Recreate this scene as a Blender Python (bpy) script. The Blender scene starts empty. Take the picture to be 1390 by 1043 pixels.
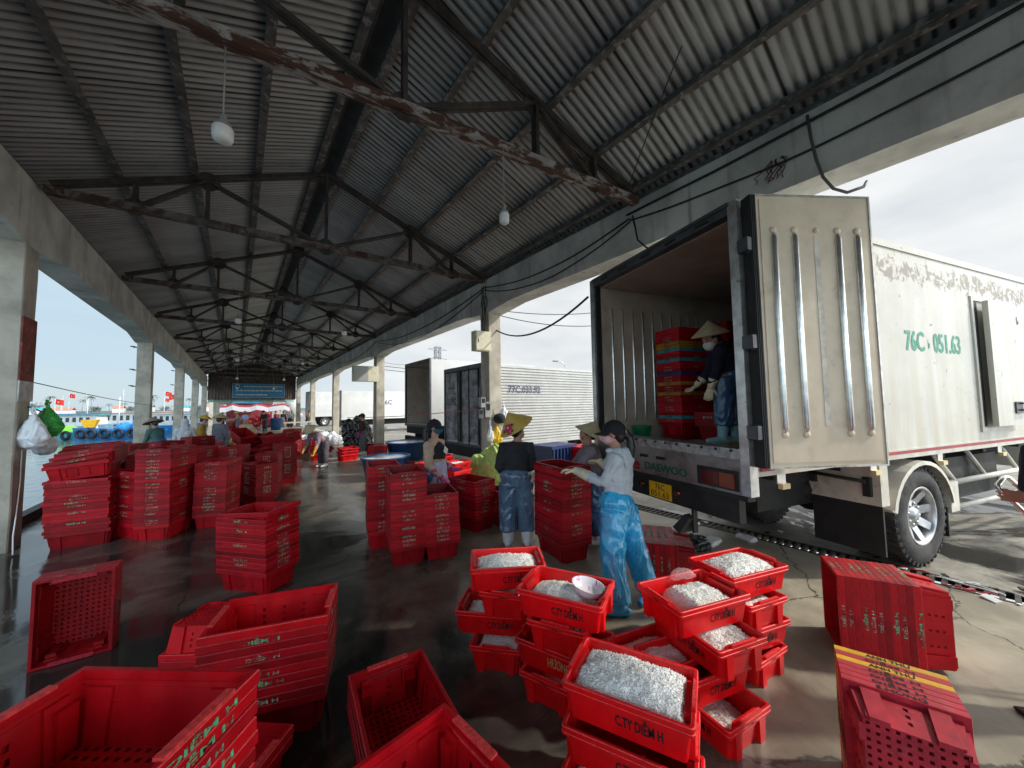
import bpy, bmesh, math, random
from mathutils import Vector, Matrix, noise, Euler
random.seed(7)
R_ = math.radians
sin, cos, PI = math.sin, math.cos, math.pi
scene = bpy.context.scene
COL = scene.collection

# ------------------------------------------------------------------ helpers
def V(*a): return Vector(a if len(a) > 1 else a[0])

class MB:
    """collects shapes that become ONE mesh object"""
    def __init__(self):
        self.v = []; self.f = []; self.m = []; self.s = []
    def add(self, vs, fs, m=0, smooth=False):
        n = len(self.v)
        self.v += [tuple(p) for p in vs]
        for f in fs:
            self.f.append([i + n for i in f]); self.m.append(m); self.s.append(smooth)
        return self
    def box(self, x0, x1, y0, y1, z0, z1, m=0, M=None):
        vs = [V(x, y, z) for z in (z0, z1) for y in (y0, y1) for x in (x0, x1)]
        if M is not None: vs = [M @ p for p in vs]
        return self.add(vs, [(0, 2, 3, 1), (4, 5, 7, 6), (0, 1, 5, 4), (2, 6, 7, 3), (0, 4, 6, 2), (1, 3, 7, 5)], m)
    def frustum(self, a0, b0, z0, a1, b1, z1, m=0, M=None):
        vs = [V(-a0, -b0, z0), V(a0, -b0, z0), V(a0, b0, z0), V(-a0, b0, z0), V(-a1, -b1, z1), V(a1, -b1, z1), V(a1, b1, z1), V(-a1, b1, z1)]
        if M is not None: vs = [M @ p for p in vs]
        return self.add(vs, [(0, 3, 2, 1), (4, 5, 6, 7), (0, 1, 5, 4), (1, 2, 6, 5), (2, 3, 7, 6), (3, 0, 4, 7)], m)
    def bar(self, p, q, w, h=None, m=0, up=(0, 0, 1)):
        p = V(p); q = V(q); h = h or w
        d = (q - p); L = d.length; d.normalize()
        u = V(up); sd = d.cross(u)
        if sd.length < 1e-4: sd = d.cross(V(1, 0, 0))
        sd.normalize(); u = sd.cross(d)
        vs = []
        for t in (p, q):
            for a, b in ((-1, -1), (1, -1), (1, 1), (-1, 1)):
                vs.append(t + sd * (a * w / 2) + u * (b * h / 2))
        return self.add(vs, [(0, 1, 2, 3), (7, 6, 5, 4), (0, 4, 5, 1), (1, 5, 6, 2), (2, 6, 7, 3), (3, 7, 4, 0)], m)
    def tube(self, pts, r, seg=8, m=0, smooth=True, side=None, cap=True, round_=False):
        pts = [V(p) for p in pts]; n = len(pts)
        if not isinstance(r, (list, tuple)): r = [r] * n
        rr = [x if isinstance(x, (list, tuple)) else (x, x) for x in r]
        if round_:
            d0 = (pts[0] - pts[1]).normalized(); d1 = (pts[-1] - pts[-2]).normalized()
            a = min(rr[0]); b = min(rr[-1])
            pts = [pts[0] + d0 * a * .9, pts[0] + d0 * a * .55] + pts + [pts[-1] + d1 * b * .55, pts[-1] + d1 * b * .9]
            sc = lambda t, k: (t[0] * k, t[1] * k)
            rr = [sc(rr[0], .4), sc(rr[0], .82)] + rr + [sc(rr[-1], .82), sc(rr[-1], .4)]
            n = len(pts)
        vs = []; ref = V(side) if side is not None else None; prev = None
        for i in range(n):
            d = (pts[min(i + 1, n - 1)] - pts[max(i - 1, 0)])
            d = d.normalized() if d.length > 1e-9 else V(0, 0, 1)
            s = ref if ref is not None else (prev if prev is not None else (V(1, 0, 0) if abs(d.x) < .8 else V(0, 1, 0)))
            s = s - d * s.dot(d)
            if s.length < 1e-5: s = d.orthogonal()
            s.normalize(); prev = s; t = d.cross(s)
            for k in range(seg):
                a = 2 * PI * k / seg
                vs.append(pts[i] + s * (cos(a) * rr[i][0]) + t * (sin(a) * rr[i][1]))
        fs = [(i * seg + k, i * seg + (k + 1) % seg, (i + 1) * seg + (k + 1) % seg, (i + 1) * seg + k) for i in range(n - 1) for k in range(seg)]
        self.add(vs, fs, m, smooth)
        if cap:
            b = len(self.v) - len(vs)
            self.f += [[b + k for k in range(seg)][::-1], [b + (n - 1) * seg + k for k in range(seg)]]
            self.m += [m, m]; self.s += [False, False]
        return self
    def lathe(self, prof, seg=24, m=0, M=None, smooth=True, ms=None):
        vs = []
        for (r, z) in prof:
            for k in range(seg):
                a = 2 * PI * k / seg; vs.append(V(r * cos(a), r * sin(a), z))
        if M is not None: vs = [M @ p for p in vs]
        for i in range(len(prof) - 1):
            pass
        n0 = len(self.v); self.v += [tuple(p) for p in vs]
        for i in range(len(prof) - 1):
            for k in range(seg):
                self.f.append([n0 + i * seg + k, n0 + i * seg + (k + 1) % seg, n0 + (i + 1) * seg + (k + 1) % seg, n0 + (i + 1) * seg + k])
                self.m.append(ms[i] if ms else m); self.s.append(smooth)
        return self
    def ball(self, c, r, seg=12, m=0, M=None):
        rx, ry, rz = r if isinstance(r, (tuple, list)) else (r, r, r)
        n = max(6, seg // 2 + 1); vs = []
        c = V(c)
        for i in range(n + 1):
            th = PI * i / n; th = min(max(th, .02), PI - .02)
            for k in range(seg):
                a = 2 * PI * k / seg
                p = V(rx * sin(th) * cos(a), ry * sin(th) * sin(a), rz * cos(th))
                if M is not None: p = M @ p
                vs.append(c + p)
        fs = [(i * seg + k, (i + 1) * seg + k, (i + 1) * seg + (k + 1) % seg, i * seg + (k + 1) % seg) for i in range(n) for k in range(seg)]
        fs += [tuple(range(seg)), tuple(n * seg + k for k in range(seg))[::-1]]
        return self.add(vs, fs, m, True)
    def panel(self, o, u, w, us, ws, holes, m=0, mh=None):
        """flat sheet o + u*a + w*b on an uneven grid; cells where holes(i,j) are left open"""
        o, u, w = V(o), V(u), V(w)
        n0 = len(self.v); nu, nw = len(us), len(ws)
        for b in ws:
            for a in us: self.v.append(tuple(o + u * a + w * b))
        for j in range(nw - 1):
            for i in range(nu - 1):
                if holes(i, j): continue
                self.f.append([n0 + j * nu + i, n0 + j * nu + i + 1, n0 + (j + 1) * nu + i + 1, n0 + (j + 1) * nu + i]); self.m.append(m); self.s.append(False)
        return self
    def text(self, s, o, xd, yd, w, h, m=0, shear=0, bold=0):
        """flat lettering; bold > .015 lays a few shifted strokes over each other for a heavy painted look"""
        tv, tf = text_geo(s, min(bold, .008))
        o, xd, yd = V(o), V(xd).normalized(), V(yd).normalized(); nn = xd.cross(yd)
        e = bold * .55 / max(1, len(s)) * 3.2
        sh = [(0, 0)] if bold < .015 else [(-e, 0), (e, 0), (0, .010), (0, -.010)]
        for i, (a, b) in enumerate(sh):
            self.add([o + xd * ((x + a) * w + shear * y * h) + yd * ((y + b) * h) + nn * (.00025 * i) for x, y in tv], tf, m)
        return self
    def mesh(self, name, mats):
        me = bpy.data.meshes.new(name)
        me.from_pydata(self.v, [], self.f)
        for mt in mats: me.materials.append(mt)
        me.polygons.foreach_set('material_index', self.m)
        me.polygons.foreach_set('use_smooth', self.s)
        me.update()
        return me
    def build(self, name, mats, parent=None):
        if not isinstance(mats, (list, tuple)): mats = [mats]
        return link(name, self.mesh(name, mats), parent)

def link(name, me, parent=None):
    o = bpy.data.objects.new(name, me); COL.objects.link(o)
    if parent is not None: o.parent = parent
    return o

_tc = {}
def text_geo(s, bold=0):
    """letters as flat polygons scaled to the unit square"""
    if (s, bold) in _tc: return _tc[(s, bold)]
    cu = bpy.data.curves.new('lettering', 'FONT'); cu.body = s; cu.resolution_u = 2
    cu.offset = bold; cu.align_x = 'LEFT'
    ob = bpy.data.objects.new('lettering', cu); COL.objects.link(ob)
    dg = bpy.context.evaluated_depsgraph_get(); dg.update()
    me = bpy.data.meshes.new_from_object(ob.evaluated_get(dg))
    vs = [(v.co.x, v.co.y) for v in me.vertices]; fs = [tuple(p.vertices) for p in me.polygons]
    bpy.data.objects.remove(ob); bpy.data.meshes.remove(me); bpy.data.curves.remove(cu)
    x0 = min(v[0] for v in vs); x1 = max(v[0] for v in vs); y0 = min(v[1] for v in vs); y1 = max(v[1] for v in vs)
    r = ([((x - x0) / (x1 - x0), (y - y0) / (y1 - y0)) for x, y in vs], fs)
    _tc[(s, bold)] = r
    return r

def tag(o, label=None, cat=None, group=None, kind=None):
    if label: o['label'] = label
    if cat: o['category'] = cat
    if group: o['group'] = group
    if kind: o['kind'] = kind
    return o
def thing(name, label, cat, loc=(0, 0, 0), rz=0, group=None):
    o = bpy.data.objects.new(name, None); COL.objects.link(o)
    o.location = loc; o.rotation_euler = (0, 0, rz); o.empty_display_size = .1
    return tag(o, label, cat, group)
def copy_tree(o, parent=None):
    c = o.copy(); COL.objects.link(c)
    if parent is not None: c.parent = parent
    for ch in list(o.children): copy_tree(ch, c)
    return c
def remeshed(name, mb, mats, parent, voxel=.01, smooth=4, fold=0, fscale=(14, 14, 5), keep=None):
    """fuse the collected shapes into one continuous surface"""
    me = mb.mesh(name + '_base', [])
    ob = bpy.data.objects.new(name, me); COL.objects.link(ob)
    md = ob.modifiers.new('r', 'REMESH'); md.mode = 'VOXEL'; md.voxel_size = voxel; md.use_smooth_shade = True
    if smooth:
        sm = ob.modifiers.new('s', 'SMOOTH'); sm.factor = .5; sm.iterations = smooth
    dg = bpy.context.evaluated_depsgraph_get(); dg.update()
    new = bpy.data.meshes.new_from_object(ob.evaluated_get(dg)); new.name = name
    bpy.data.objects.remove(ob); bpy.data.meshes.remove(me)
    if fold:
        ns = [v.normal.copy() for v in new.vertices]
        for v, nn in zip(new.vertices, ns):
            p = v.co
            q = V(p.x * fscale[0], p.y * fscale[1], p.z * fscale[2])
            w = noise.noise(q * .35) * 2.5
            k = noise.noise(q + V(w, -w, w * .7)); k2 = noise.noise(q * 2.3 + V(3, w, 5))
            v.co = p + nn * (fold * ((1 - abs(k) * 2.4) * .75 + k2 * .45))
    if not isinstance(mats, (list, tuple)): mats = [mats]
    for mt in mats: new.materials.append(mt)
    for p in new.polygons: p.use_smooth = True
    new.update()
    return link(name, new, parent)

# ------------------------------------------------------------------ materials
def mat(name, col, rough=.6, metal=0., var=0., vs=4., col2=None, c2=(.45, .6), c2s=3., bump=0., bs=40., spec=.5, rr=0., obvar=0., stretch=None, trans=0., alpha=1., extra=None, coat=0.):
    m = bpy.data.materials.new(name); m.use_nodes = True
    nt = m.node_tree; N = nt.nodes; L = nt.links; b = N['Principled BSDF']
    def nd(t, **k):
        n = N.new(t)
        for a, x in k.items(): setattr(n, a, x)
        return n
    tc = nd('ShaderNodeTexCoord'); mp = nd('ShaderNodeMapping'); L.new(tc.outputs['Object'], mp.inputs[0])
    if stretch: mp.inputs['Scale'].default_value = stretch
    def noi(s, d=6, r=.6, dist=0):
        n = nd('ShaderNodeTexNoise'); n.inputs['Scale'].default_value = s; n.inputs['Detail'].default_value = d; n.inputs['Roughness'].default_value = r; n.inputs['Distortion'].default_value = dist
        L.new(mp.outputs[0], n.inputs['Vector']); return n
    def mix(fac, a, c, mode='MIX'):
        x = nd('ShaderNodeMix', data_type='RGBA', blend_type=mode)
        for sk, v in ((0, fac), (6, a), (7, c)):
            if hasattr(v, 'node'): L.new(v, x.inputs[sk])
            elif sk == 0: x.inputs[0].default_value = v
            else: x.inputs[sk].default_value = (*v, 1) if len(v) == 3 else v
        return x.outputs[2]
    def ramp(src, a, c):
        n = nd('ShaderNodeMapRange'); n.inputs[1].default_value = a; n.inputs[2].default_value = c; L.new(src, n.inputs[0]); n.interpolation_type = 'SMOOTHSTEP'; return n.outputs[0]
    out = None
    c = col
    if var:
        n = noi(vs); c = mix(ramp(n.outputs[0], .3, .7), [x * (1 - var) for x in col], [min(1, x * (1 + var)) for x in col])
    if col2:
        n = noi(c2s, 8, .68, .4); c = mix(ramp(n.outputs[0], *c2), c if hasattr(c, 'node') else col, col2)
    if obvar:
        oi = nd('ShaderNodeObjectInfo'); mr = nd('ShaderNodeMapRange'); mr.inputs[3].default_value = 1 - obvar; mr.inputs[4].default_value = 1 + obvar
        L.new(oi.outputs['Random'], mr.inputs[0])
        vm = nd('ShaderNodeMix', data_type='RGBA', blend_type='MULTIPLY'); vm.inputs[0].default_value = 1
        cb = nd('ShaderNodeCombineColor')
        for i in range(3): L.new(mr.outputs[0], cb.inputs[i])
        if hasattr(c, 'node'): L.new(c, vm.inputs[6])
        else: vm.inputs[6].default_value = (*c, 1)
        L.new(cb.outputs[0], vm.inputs[7]); c = vm.outputs[2]
    if extra: c = extra(nt, nd, noi, mix, ramp, c, tc, mp, b)
    if hasattr(c, 'node'): L.new(c, b.inputs['Base Color'])
    else: b.inputs['Base Color'].default_value = (*c, 1)
    b.inputs['Metallic'].default_value = metal
    b.inputs['Roughness'].default_value = rough
    b.inputs['Specular IOR Level'].default_value = spec
    if coat: b.inputs['Coat Weight'].default_value = coat; b.inputs['Coat Roughness'].default_value = .15
    if trans: b.inputs['Transmission Weight'].default_value = trans
    if alpha < 1: b.inputs['Alpha'].default_value = alpha
    if rr:
        n = noi(vs * 2.3 if vs else 9, 5); mr = nd('ShaderNodeMapRange'); mr.inputs[1].default_value = .3; mr.inputs[2].default_value = .7
        mr.inputs[3].default_value = max(.02, rough - rr); mr.inputs[4].default_value = min(1, rough + rr)
        L.new(n.outputs[0], mr.inputs[0]); L.new(mr.outputs[0], b.inputs['Roughness'])
    if bump:
        n = noi(bs, 5); bm = nd('ShaderNodeBump'); bm.inputs['Strength'].default_value = min(1, bump); bm.inputs['Distance'].default_value = .01
        L.new(n.outputs[0], bm.inputs['Height']); L.new(bm.outputs[0], b.inputs['Normal'])
    return m

M = {}
RED = (.34, .0025, .007)
def scuff(nt, nd, noi, mix, ramp, c, tc, mp, b):
    # long pale scratches and grey slime, different on every crate
    oi = nd('ShaderNodeObjectInfo'); mu = nd('ShaderNodeMath', operation='MULTIPLY'); mu.inputs[1].default_value = 37.; nt.links.new(oi.outputs['Random'], mu.inputs[0])
    st = nd('ShaderNodeMapping'); st.inputs['Scale'].default_value = (5, 5, 60); nt.links.new(tc.outputs['Object'], st.inputs[0]); nt.links.new(mu.outputs[0], st.inputs['Location'])
    n = nd('ShaderNodeTexNoise'); n.inputs['Scale'].default_value = 3.2; n.inputs['Detail'].default_value = 5; n.inputs['Roughness'].default_value = .7; nt.links.new(st.outputs[0], n.inputs['Vector'])
    c = mix(ramp(n.outputs[0], .66, .76), c, [.42, .035, .045])
    s2 = nd('ShaderNodeMapping'); nt.links.new(tc.outputs['Object'], s2.inputs[0]); nt.links.new(mu.outputs[0], s2.inputs['Location'])
    n2 = nd('ShaderNodeTexNoise'); n2.inputs['Scale'].default_value = 5.; n2.inputs['Detail'].default_value = 8; n2.inputs['Roughness'].default_value = .7; nt.links.new(s2.outputs[0], n2.inputs['Vector'])
    return mix(ramp(n2.outputs[0], .58, .8), c, (.10, .012, .014))
def wornmark(nt, nd, noi, mix, ramp, c, tc, mp, b):
    oi = nd('ShaderNodeObjectInfo'); mu = nd('ShaderNodeMath', operation='MULTIPLY'); mu.inputs[1].default_value = 53.; nt.links.new(oi.outputs['Random'], mu.inputs[0])
    s2 = nd('ShaderNodeMapping'); nt.links.new(tc.outputs['Object'], s2.inputs[0]); nt.links.new(mu.outputs[0], s2.inputs['Location'])
    n2 = nd('ShaderNodeTexNoise'); n2.inputs['Scale'].default_value = 22.; n2.inputs['Detail'].default_value = 5; n2.inputs['Roughness'].default_value = .75; nt.links.new(s2.outputs[0], n2.inputs['Vector'])
    return mix(ramp(n2.outputs[0], .44, .58), c, (.26, .012, .016))
M['crate'] = mat('crate_red_plastic', RED, .5, var=.25, vs=6, obvar=.38, rr=.12, bump=.06, bs=90, spec=.3, extra=scuff)
M['worn'] = mat('crate_worn_edge', (.42, .016, .030), .55, var=.4, vs=60, obvar=.25, spec=.35)
M['crate_b'] = mat('crate_bright_red_plastic', (.55, .004, .010), .4, var=.2, vs=5, obvar=.2, rr=.12, bump=.05, bs=80, spec=.35, extra=scuff)
M['tray'] = mat('tray_red_plastic', (.66, .0035, .006), .36, var=.13, vs=7, col2=(.46, .008, .010), c2=(.55, .8), c2s=11, obvar=.16, rr=.1, bump=.05, bs=120, spec=.4, extra=scuff)
M['tray_edge'] = mat('tray_worn_edge', (.74, .05, .05), .5, var=.3, vs=70, spec=.4)
M['pale'] = mat('mark_pale_green', (.24, .40, .27), .7, var=.5, vs=90, extra=wornmark)
M['green'] = mat('mark_green', (.07, .55, .28), .7, var=.4, vs=90, extra=wornmark)
M['grey'] = mat('mark_grey', (.33, .28, .24), .7, var=.5, vs=90, extra=wornmark)
M['orange'] = mat('mark_orange', (.7, .25, .03), .7, var=.4, vs=90)
M['ink'] = mat('mark_black', (.012, .008, .010), .6, var=.5, vs=60)
M['violet'] = mat('mark_violet', (.07, .03, .22), .7, var=.5, vs=60)
M['gold'] = mat('mark_gold', (.55, .25, .10), .6, var=.3, vs=60)
M['yellow_p'] = mat('crate_yellow_plastic', (.75, .40, .015), .45, var=.2, vs=9, obvar=.1)
M['teal_p'] = mat('crate_teal_plastic', (.03, .22, .26), .45, var=.2, vs=9)
M['blue_p'] = mat('crate_blue_plastic', (.012, .03, .12), .45, var=.2, vs=9)
M['pinkred'] = mat('crate_faded_red_plastic', (.43, .018, .034), .5, var=.25, vs=12, col2=(.50, .10, .12), c2=(.55, .8), c2s=18, bump=.08, bs=70)

def stain(nt, nd, noi, mix, ramp, c, tc, mp, b):
    st = nd('ShaderNodeMapping'); st.inputs['Scale'].default_value = (3.2, 3.2, .25); nt.links.new(tc.outputs['Object'], st.inputs[0])
    n = nd('ShaderNodeTexNoise'); n.inputs['Scale'].default_value = 2.4; n.inputs['Detail'].default_value = 7; nt.links.new(st.outputs[0], n.inputs['Vector'])
    c = mix(ramp(n.outputs[0], .55, .85), c, (.20, .19, .17))
    n2 = noi(9, 8, .7); return mix(ramp(n2.outputs[0], .56, .74), c, (.48, .47, .43))
M['column'] = mat('column_concrete', (.42, .38, .31), .85, var=.25, vs=2.5, bump=.25, bs=22, extra=stain)
M['beam'] = mat('beam_concrete', (.56, .55, .515), .85, var=.25, vs=1.6, bump=.22, bs=20, extra=stain)

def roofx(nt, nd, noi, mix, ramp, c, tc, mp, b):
    # side laps of the sheets every metre or so, and shade painted into the valleys
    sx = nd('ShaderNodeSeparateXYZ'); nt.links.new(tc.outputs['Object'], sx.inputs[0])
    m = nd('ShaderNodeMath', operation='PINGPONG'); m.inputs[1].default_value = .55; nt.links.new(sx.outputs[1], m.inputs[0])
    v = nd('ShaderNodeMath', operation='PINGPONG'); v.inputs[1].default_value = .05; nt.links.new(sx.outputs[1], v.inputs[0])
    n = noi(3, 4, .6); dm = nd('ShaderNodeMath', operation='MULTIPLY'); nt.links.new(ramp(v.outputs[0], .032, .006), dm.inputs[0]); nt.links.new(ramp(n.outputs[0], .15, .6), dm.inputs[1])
    c = mix(dm.outputs[0], c, (.12, .118, .112))     # corrugation shade painted in patches along the valleys
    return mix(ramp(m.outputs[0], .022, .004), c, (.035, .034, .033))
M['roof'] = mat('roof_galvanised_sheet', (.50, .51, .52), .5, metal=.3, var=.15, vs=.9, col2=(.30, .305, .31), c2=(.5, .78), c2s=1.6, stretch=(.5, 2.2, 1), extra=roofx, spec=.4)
M['gable'] = mat('gable_sheet', (.10, .075, .06), .6, metal=.1, var=.4, vs=1.2)
M['steel'] = mat('truss_dark_steel', (.055, .045, .040), .7, var=.5, vs=5, col2=(.17, .09, .055), c2=(.55, .72), c2s=8, bump=.2, bs=40)
M['flaky'] = mat('truss_flaking_paint', (.34, .31, .29), .8, var=.3, vs=9, col2=(.085, .035, .022), c2=(.43, .52), c2s=7, bump=.4, bs=30, stretch=(.5, 2, 1))
M['purlin'] = mat('purlin_steel', (.11, .10, .095), .65, var=.5, vs=4, col2=(.30, .28, .26), c2=(.5, .65), c2s=9, bump=.2, bs=40)
M['cable'] = mat('cable_black_rubber', (.012, .012, .013), .6, var=.3, vs=9)
M['white_pl'] = mat('lamp_white_plastic', (.85, .85, .82), .35, var=.05, vs=9)
M['rubber'] = mat('black_rubber', (.012, .012, .013), .65, var=.4, vs=7)
M['black'] = mat('dark_chassis', (.016, .015, .014), .7, var=.5, vs=5, bump=.2, bs=20)

def floorx(nt, nd, noi, mix, ramp, c, tc, mp, b):
    L = nt.links
    sx = nd('ShaderNodeSeparateXYZ'); L.new(tc.outputs['Object'], sx.inputs[0])
    n1 = noi(.55, 7, .6, .6); n2 = noi(2.2, 7, .62, .3); n3 = noi(26, 6, .7)
    # wet and dark under the roof, paler and drier toward the open right side
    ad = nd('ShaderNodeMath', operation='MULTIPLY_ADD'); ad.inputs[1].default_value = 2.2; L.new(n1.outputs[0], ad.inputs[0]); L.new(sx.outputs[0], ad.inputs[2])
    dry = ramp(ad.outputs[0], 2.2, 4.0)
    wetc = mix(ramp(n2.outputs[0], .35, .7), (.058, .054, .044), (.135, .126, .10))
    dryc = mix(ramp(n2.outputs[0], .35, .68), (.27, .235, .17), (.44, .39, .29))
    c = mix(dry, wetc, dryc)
    c = mix(ramp(n3.outputs[0], .62, .75), c, (.05, .045, .04))
    vo = nd('ShaderNodeTexVoronoi', feature='DISTANCE_TO_EDGE'); vo.inputs['Scale'].default_value = .42; wq = nd('ShaderNodeVectorMath', operation='MULTIPLY_ADD'); wq.inputs[1].default_value = (.35, .35, 0); L.new(n2.outputs[1], wq.inputs[0]); L.new(tc.outputs['Object'], wq.inputs[2]); L.new(wq.outputs[0], vo.inputs['Vector'])
    c = mix(ramp(vo.outputs[0], .004, .0005), c, (.05, .045, .038))
    n5 = noi(60, 3, .6); c = mix(ramp(n5.outputs[0], .70, .74), c, (.40, .38, .34))
    # pools of standing water
    pool0 = ramp(n1.outputs[0], .45, .53)
    pd = nd('ShaderNodeMath', operation='MULTIPLY_ADD'); pd.inputs[1].default_value = -.8; pd.inputs[2].default_value = 1; L.new(dry, pd.inputs[0])
    pm = nd('ShaderNodeMath', operation='MULTIPLY'); L.new(pool0, pm.inputs[0]); L.new(pd.outputs[0], pm.inputs[1]); pool = pm.outputs[0]
    c = mix(pool, c, (.030, .029, .026))
    mr = nd('ShaderNodeMapRange'); mr.inputs[3].default_value = .15; mr.inputs[4].default_value = .02; L.new(pool, mr.inputs[0])
    ra = nd('ShaderNodeMath', operation='MULTIPLY_ADD'); ra.inputs[1].default_value = .30; L.new(dry, ra.inputs[0]); L.new(mr.outputs[0], ra.inputs[2])
    rb = nd('ShaderNodeMath', operation='MULTIPLY_ADD'); rb.inputs[1].default_value = .13; L.new(n2.outputs[0], rb.inputs[0]); L.new(ra.outputs[0], rb.inputs[2])
    L.new(rb.outputs[0], b.inputs['Roughness'])
    n4 = noi(14, 6, .6); inv = nd('ShaderNodeMath', operation='SUBTRACT'); inv.inputs[0].default_value = 1; L.new(pool, inv.inputs[1])
    h = nd('ShaderNodeMath', operation='MULTIPLY'); L.new(n4.outputs[0], h.inputs[0]); L.new(inv.outputs[0], h.inputs[1])
    bm = nd('ShaderNodeBump'); bm.inputs['Strength'].default_value = .28; bm.inputs['Distance'].default_value = .008; L.new(h.outputs[0], bm.inputs['Height']); L.new(bm.outputs[0], b.inputs['Normal'])
    return c
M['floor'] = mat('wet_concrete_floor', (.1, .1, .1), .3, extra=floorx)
def yardx(nt, nd, noi, mix, ramp, c, tc, mp, b):
    L = nt.links
    n1 = noi(.5, 7, .62, .8); n2 = noi(3, 8, .7); n3 = noi(45, 4, .7)
    c = mix(ramp(n2.outputs[0], .35, .7), (.20, .18, .145), (.36, .33, .27))
    c = mix(ramp(n3.outputs[0], .6, .72), c, (.42, .38, .31))
    pool = ramp(n1.outputs[0], .52, .58)
    c = mix(pool, c, (.05, .047, .042))
    mr = nd('ShaderNodeMapRange'); mr.inputs[3].default_value = .62; mr.inputs[4].default_value = .08; L.new(pool, mr.inputs[0]); L.new(mr.outputs[0], b.inputs['Roughness'])
    bm = nd('ShaderNodeBump'); bm.inputs['Strength'].default_value = .5; bm.inputs['Distance'].default_value = .012
    h = nd('ShaderNodeMath', operation='MULTIPLY'); inv = nd('ShaderNodeMath', operation='SUBTRACT'); inv.inputs[0].default_value = 1; L.new(pool, inv.inputs[1]); L.new(n3.outputs[0], h.inputs[0]); L.new(inv.outputs[0], h.inputs[1])
    L.new(h.outputs[0], bm.inputs['Height']); L.new(bm.outputs[0], b.inputs['Normal'])
    return c
M['yard'] = mat('yard_concrete', (.3, .3, .3), .6, extra=yardx)
def waterx(nt, nd, noi, mix, ramp, c, tc, mp, b):
    L = nt.links; st = nd('ShaderNodeMapping'); st.inputs['Scale'].default_value = (1.6, .8, 1); L.new(tc.outputs['Object'], st.inputs[0])
    n = nd('ShaderNodeTexNoise'); n.inputs['Scale'].default_value = 1.1; n.inputs['Detail'].default_value = 5; L.new(st.outputs[0], n.inputs['Vector'])
    bm = nd('ShaderNodeBump'); bm.inputs['Strength'].default_value = .55; bm.inputs['Distance'].default_value = .08; L.new(n.outputs[0], bm.inputs['Height']); L.new(bm.outputs[0], b.inputs['Normal'])
    return c
M['water'] = mat('harbour_water', (.10, .15, .155), .10, extra=waterx, spec=.8)
# ------------------------------------------------------------------ camera, sky, sun
F_PX, YAW, PIT, ROLL, EYE = 490.3, .6502, .05937, -.016, 1.65
cam_d = bpy.data.cameras.new('camera'); cam = bpy.data.objects.new('camera', cam_d); COL.objects.link(cam)
cam_d.sensor_width = 36; cam_d.sensor_fit = 'HORIZONTAL'; cam_d.lens = 36 * F_PX / 1390; cam_d.clip_start = .05; cam_d.clip_end = 3000
fw = V(sin(YAW) * cos(PIT), cos(YAW) * cos(PIT), sin(PIT)); r0 = V(cos(YAW), -sin(YAW), 0); u0 = r0.cross(fw)
c_, s_ = cos(ROLL), sin(ROLL)
rt = r0 * c_ + u0 * s_; up = u0 * c_ - r0 * s_
mx = Matrix((rt, up, -fw)).transposed().to_4x4(); mx.translation = V(0, 0, EYE)
cam.matrix_world = mx
scene.camera = cam

SUN = V(1.07, -.93, 1.0).normalized()
sd = bpy.data.lights.new('sun', 'SUN'); sd.energy = 3.4; sd.angle = R_(2.5); sd.color = (1, .95, .87)
so = bpy.data.objects.new('sun', sd); COL.objects.link(so); so.rotation_euler = SUN.to_track_quat('Z', 'Y').to_euler(); so.location = SUN * 40
w = bpy.data.worlds.new('World'); scene.world = w; w.use_nodes = True
nt = w.node_tree; N = nt.nodes; L = nt.links
bg = N['Background']
sky = N.new('ShaderNodeTexSky'); sky.sky_type = 'NISHITA'; sky.sun_disc = False
sky.sun_elevation = math.asin(SUN.z); sky.sun_rotation = math.atan2(SUN.x, SUN.y); sky.dust_density = .6
tc = N.new('ShaderNodeTexCoord'); mp = N.new('ShaderNodeMapping'); mp.inputs['Scale'].default_value = (1, 1, 3.2); L.new(tc.outputs['Generated'], mp.inputs[0])
n1 = N.new('ShaderNodeTexNoise'); n1.inputs['Scale'].default_value = 2.3; n1.inputs['Detail'].default_value = 8; n1.inputs['Roughness'].default_value = .55; n1.inputs['Distortion'].default_value = .5; L.new(mp.outputs[0], n1.inputs['Vector'])
# thick bright cloud toward +X (the right side), thin veil of cloud over the harbour
sx = N.new('ShaderNodeSeparateXYZ'); L.new(tc.outputs['Generated'], sx.inputs[0])
ma = N.new('ShaderNodeMath'); ma.operation = 'MULTIPLY_ADD'; ma.inputs[1].default_value = .32; L.new(sx.outputs[0], ma.inputs[0]); L.new(n1.outputs[0], ma.inputs[2])
mr = N.new('ShaderNodeMapRange'); mr.interpolation_type = 'SMOOTHSTEP'; mr.inputs[1].default_value = .15; mr.inputs[2].default_value = .60; mr.inputs[3].default_value = .62; mr.inputs[4].default_value = .98; L.new(ma.outputs[0], mr.inputs[0])
n2 = N.new('ShaderNodeTexNoise'); n2.inputs['Scale'].default_value = 4; n2.inputs['Detail'].default_value = 6; L.new(mp.outputs[0], n2.inputs['Vector'])
cr = N.new('ShaderNodeMix'); cr.data_type = 'RGBA'; mr2 = N.new('ShaderNodeMapRange'); mr2.inputs[1].default_value = .3; mr2.inputs[2].default_value = .68; L.new(n2.outputs[0], mr2.inputs[0]); L.new(mr2.outputs[0], cr.inputs[0])
cr.inputs[6].default_value = (6.9, 7.3, 7.6, 1); cr.inputs[7].default_value = (9.0, 9.1, 9.1, 1)
lf = N.new('ShaderNodeMapRange'); lf.interpolation_type = 'SMOOTHSTEP'; lf.inputs[1].default_value = .55; lf.inputs[2].default_value = -.25; L.new(sx.outputs[0], lf.inputs[0])
cl = N.new('ShaderNodeMix'); cl.data_type = 'RGBA'; L.new(lf.outputs[0], cl.inputs[0]); L.new(cr.outputs[2], cl.inputs[6]); cl.inputs[7].default_value = (5.5, 7.0, 8.1, 1)
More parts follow.
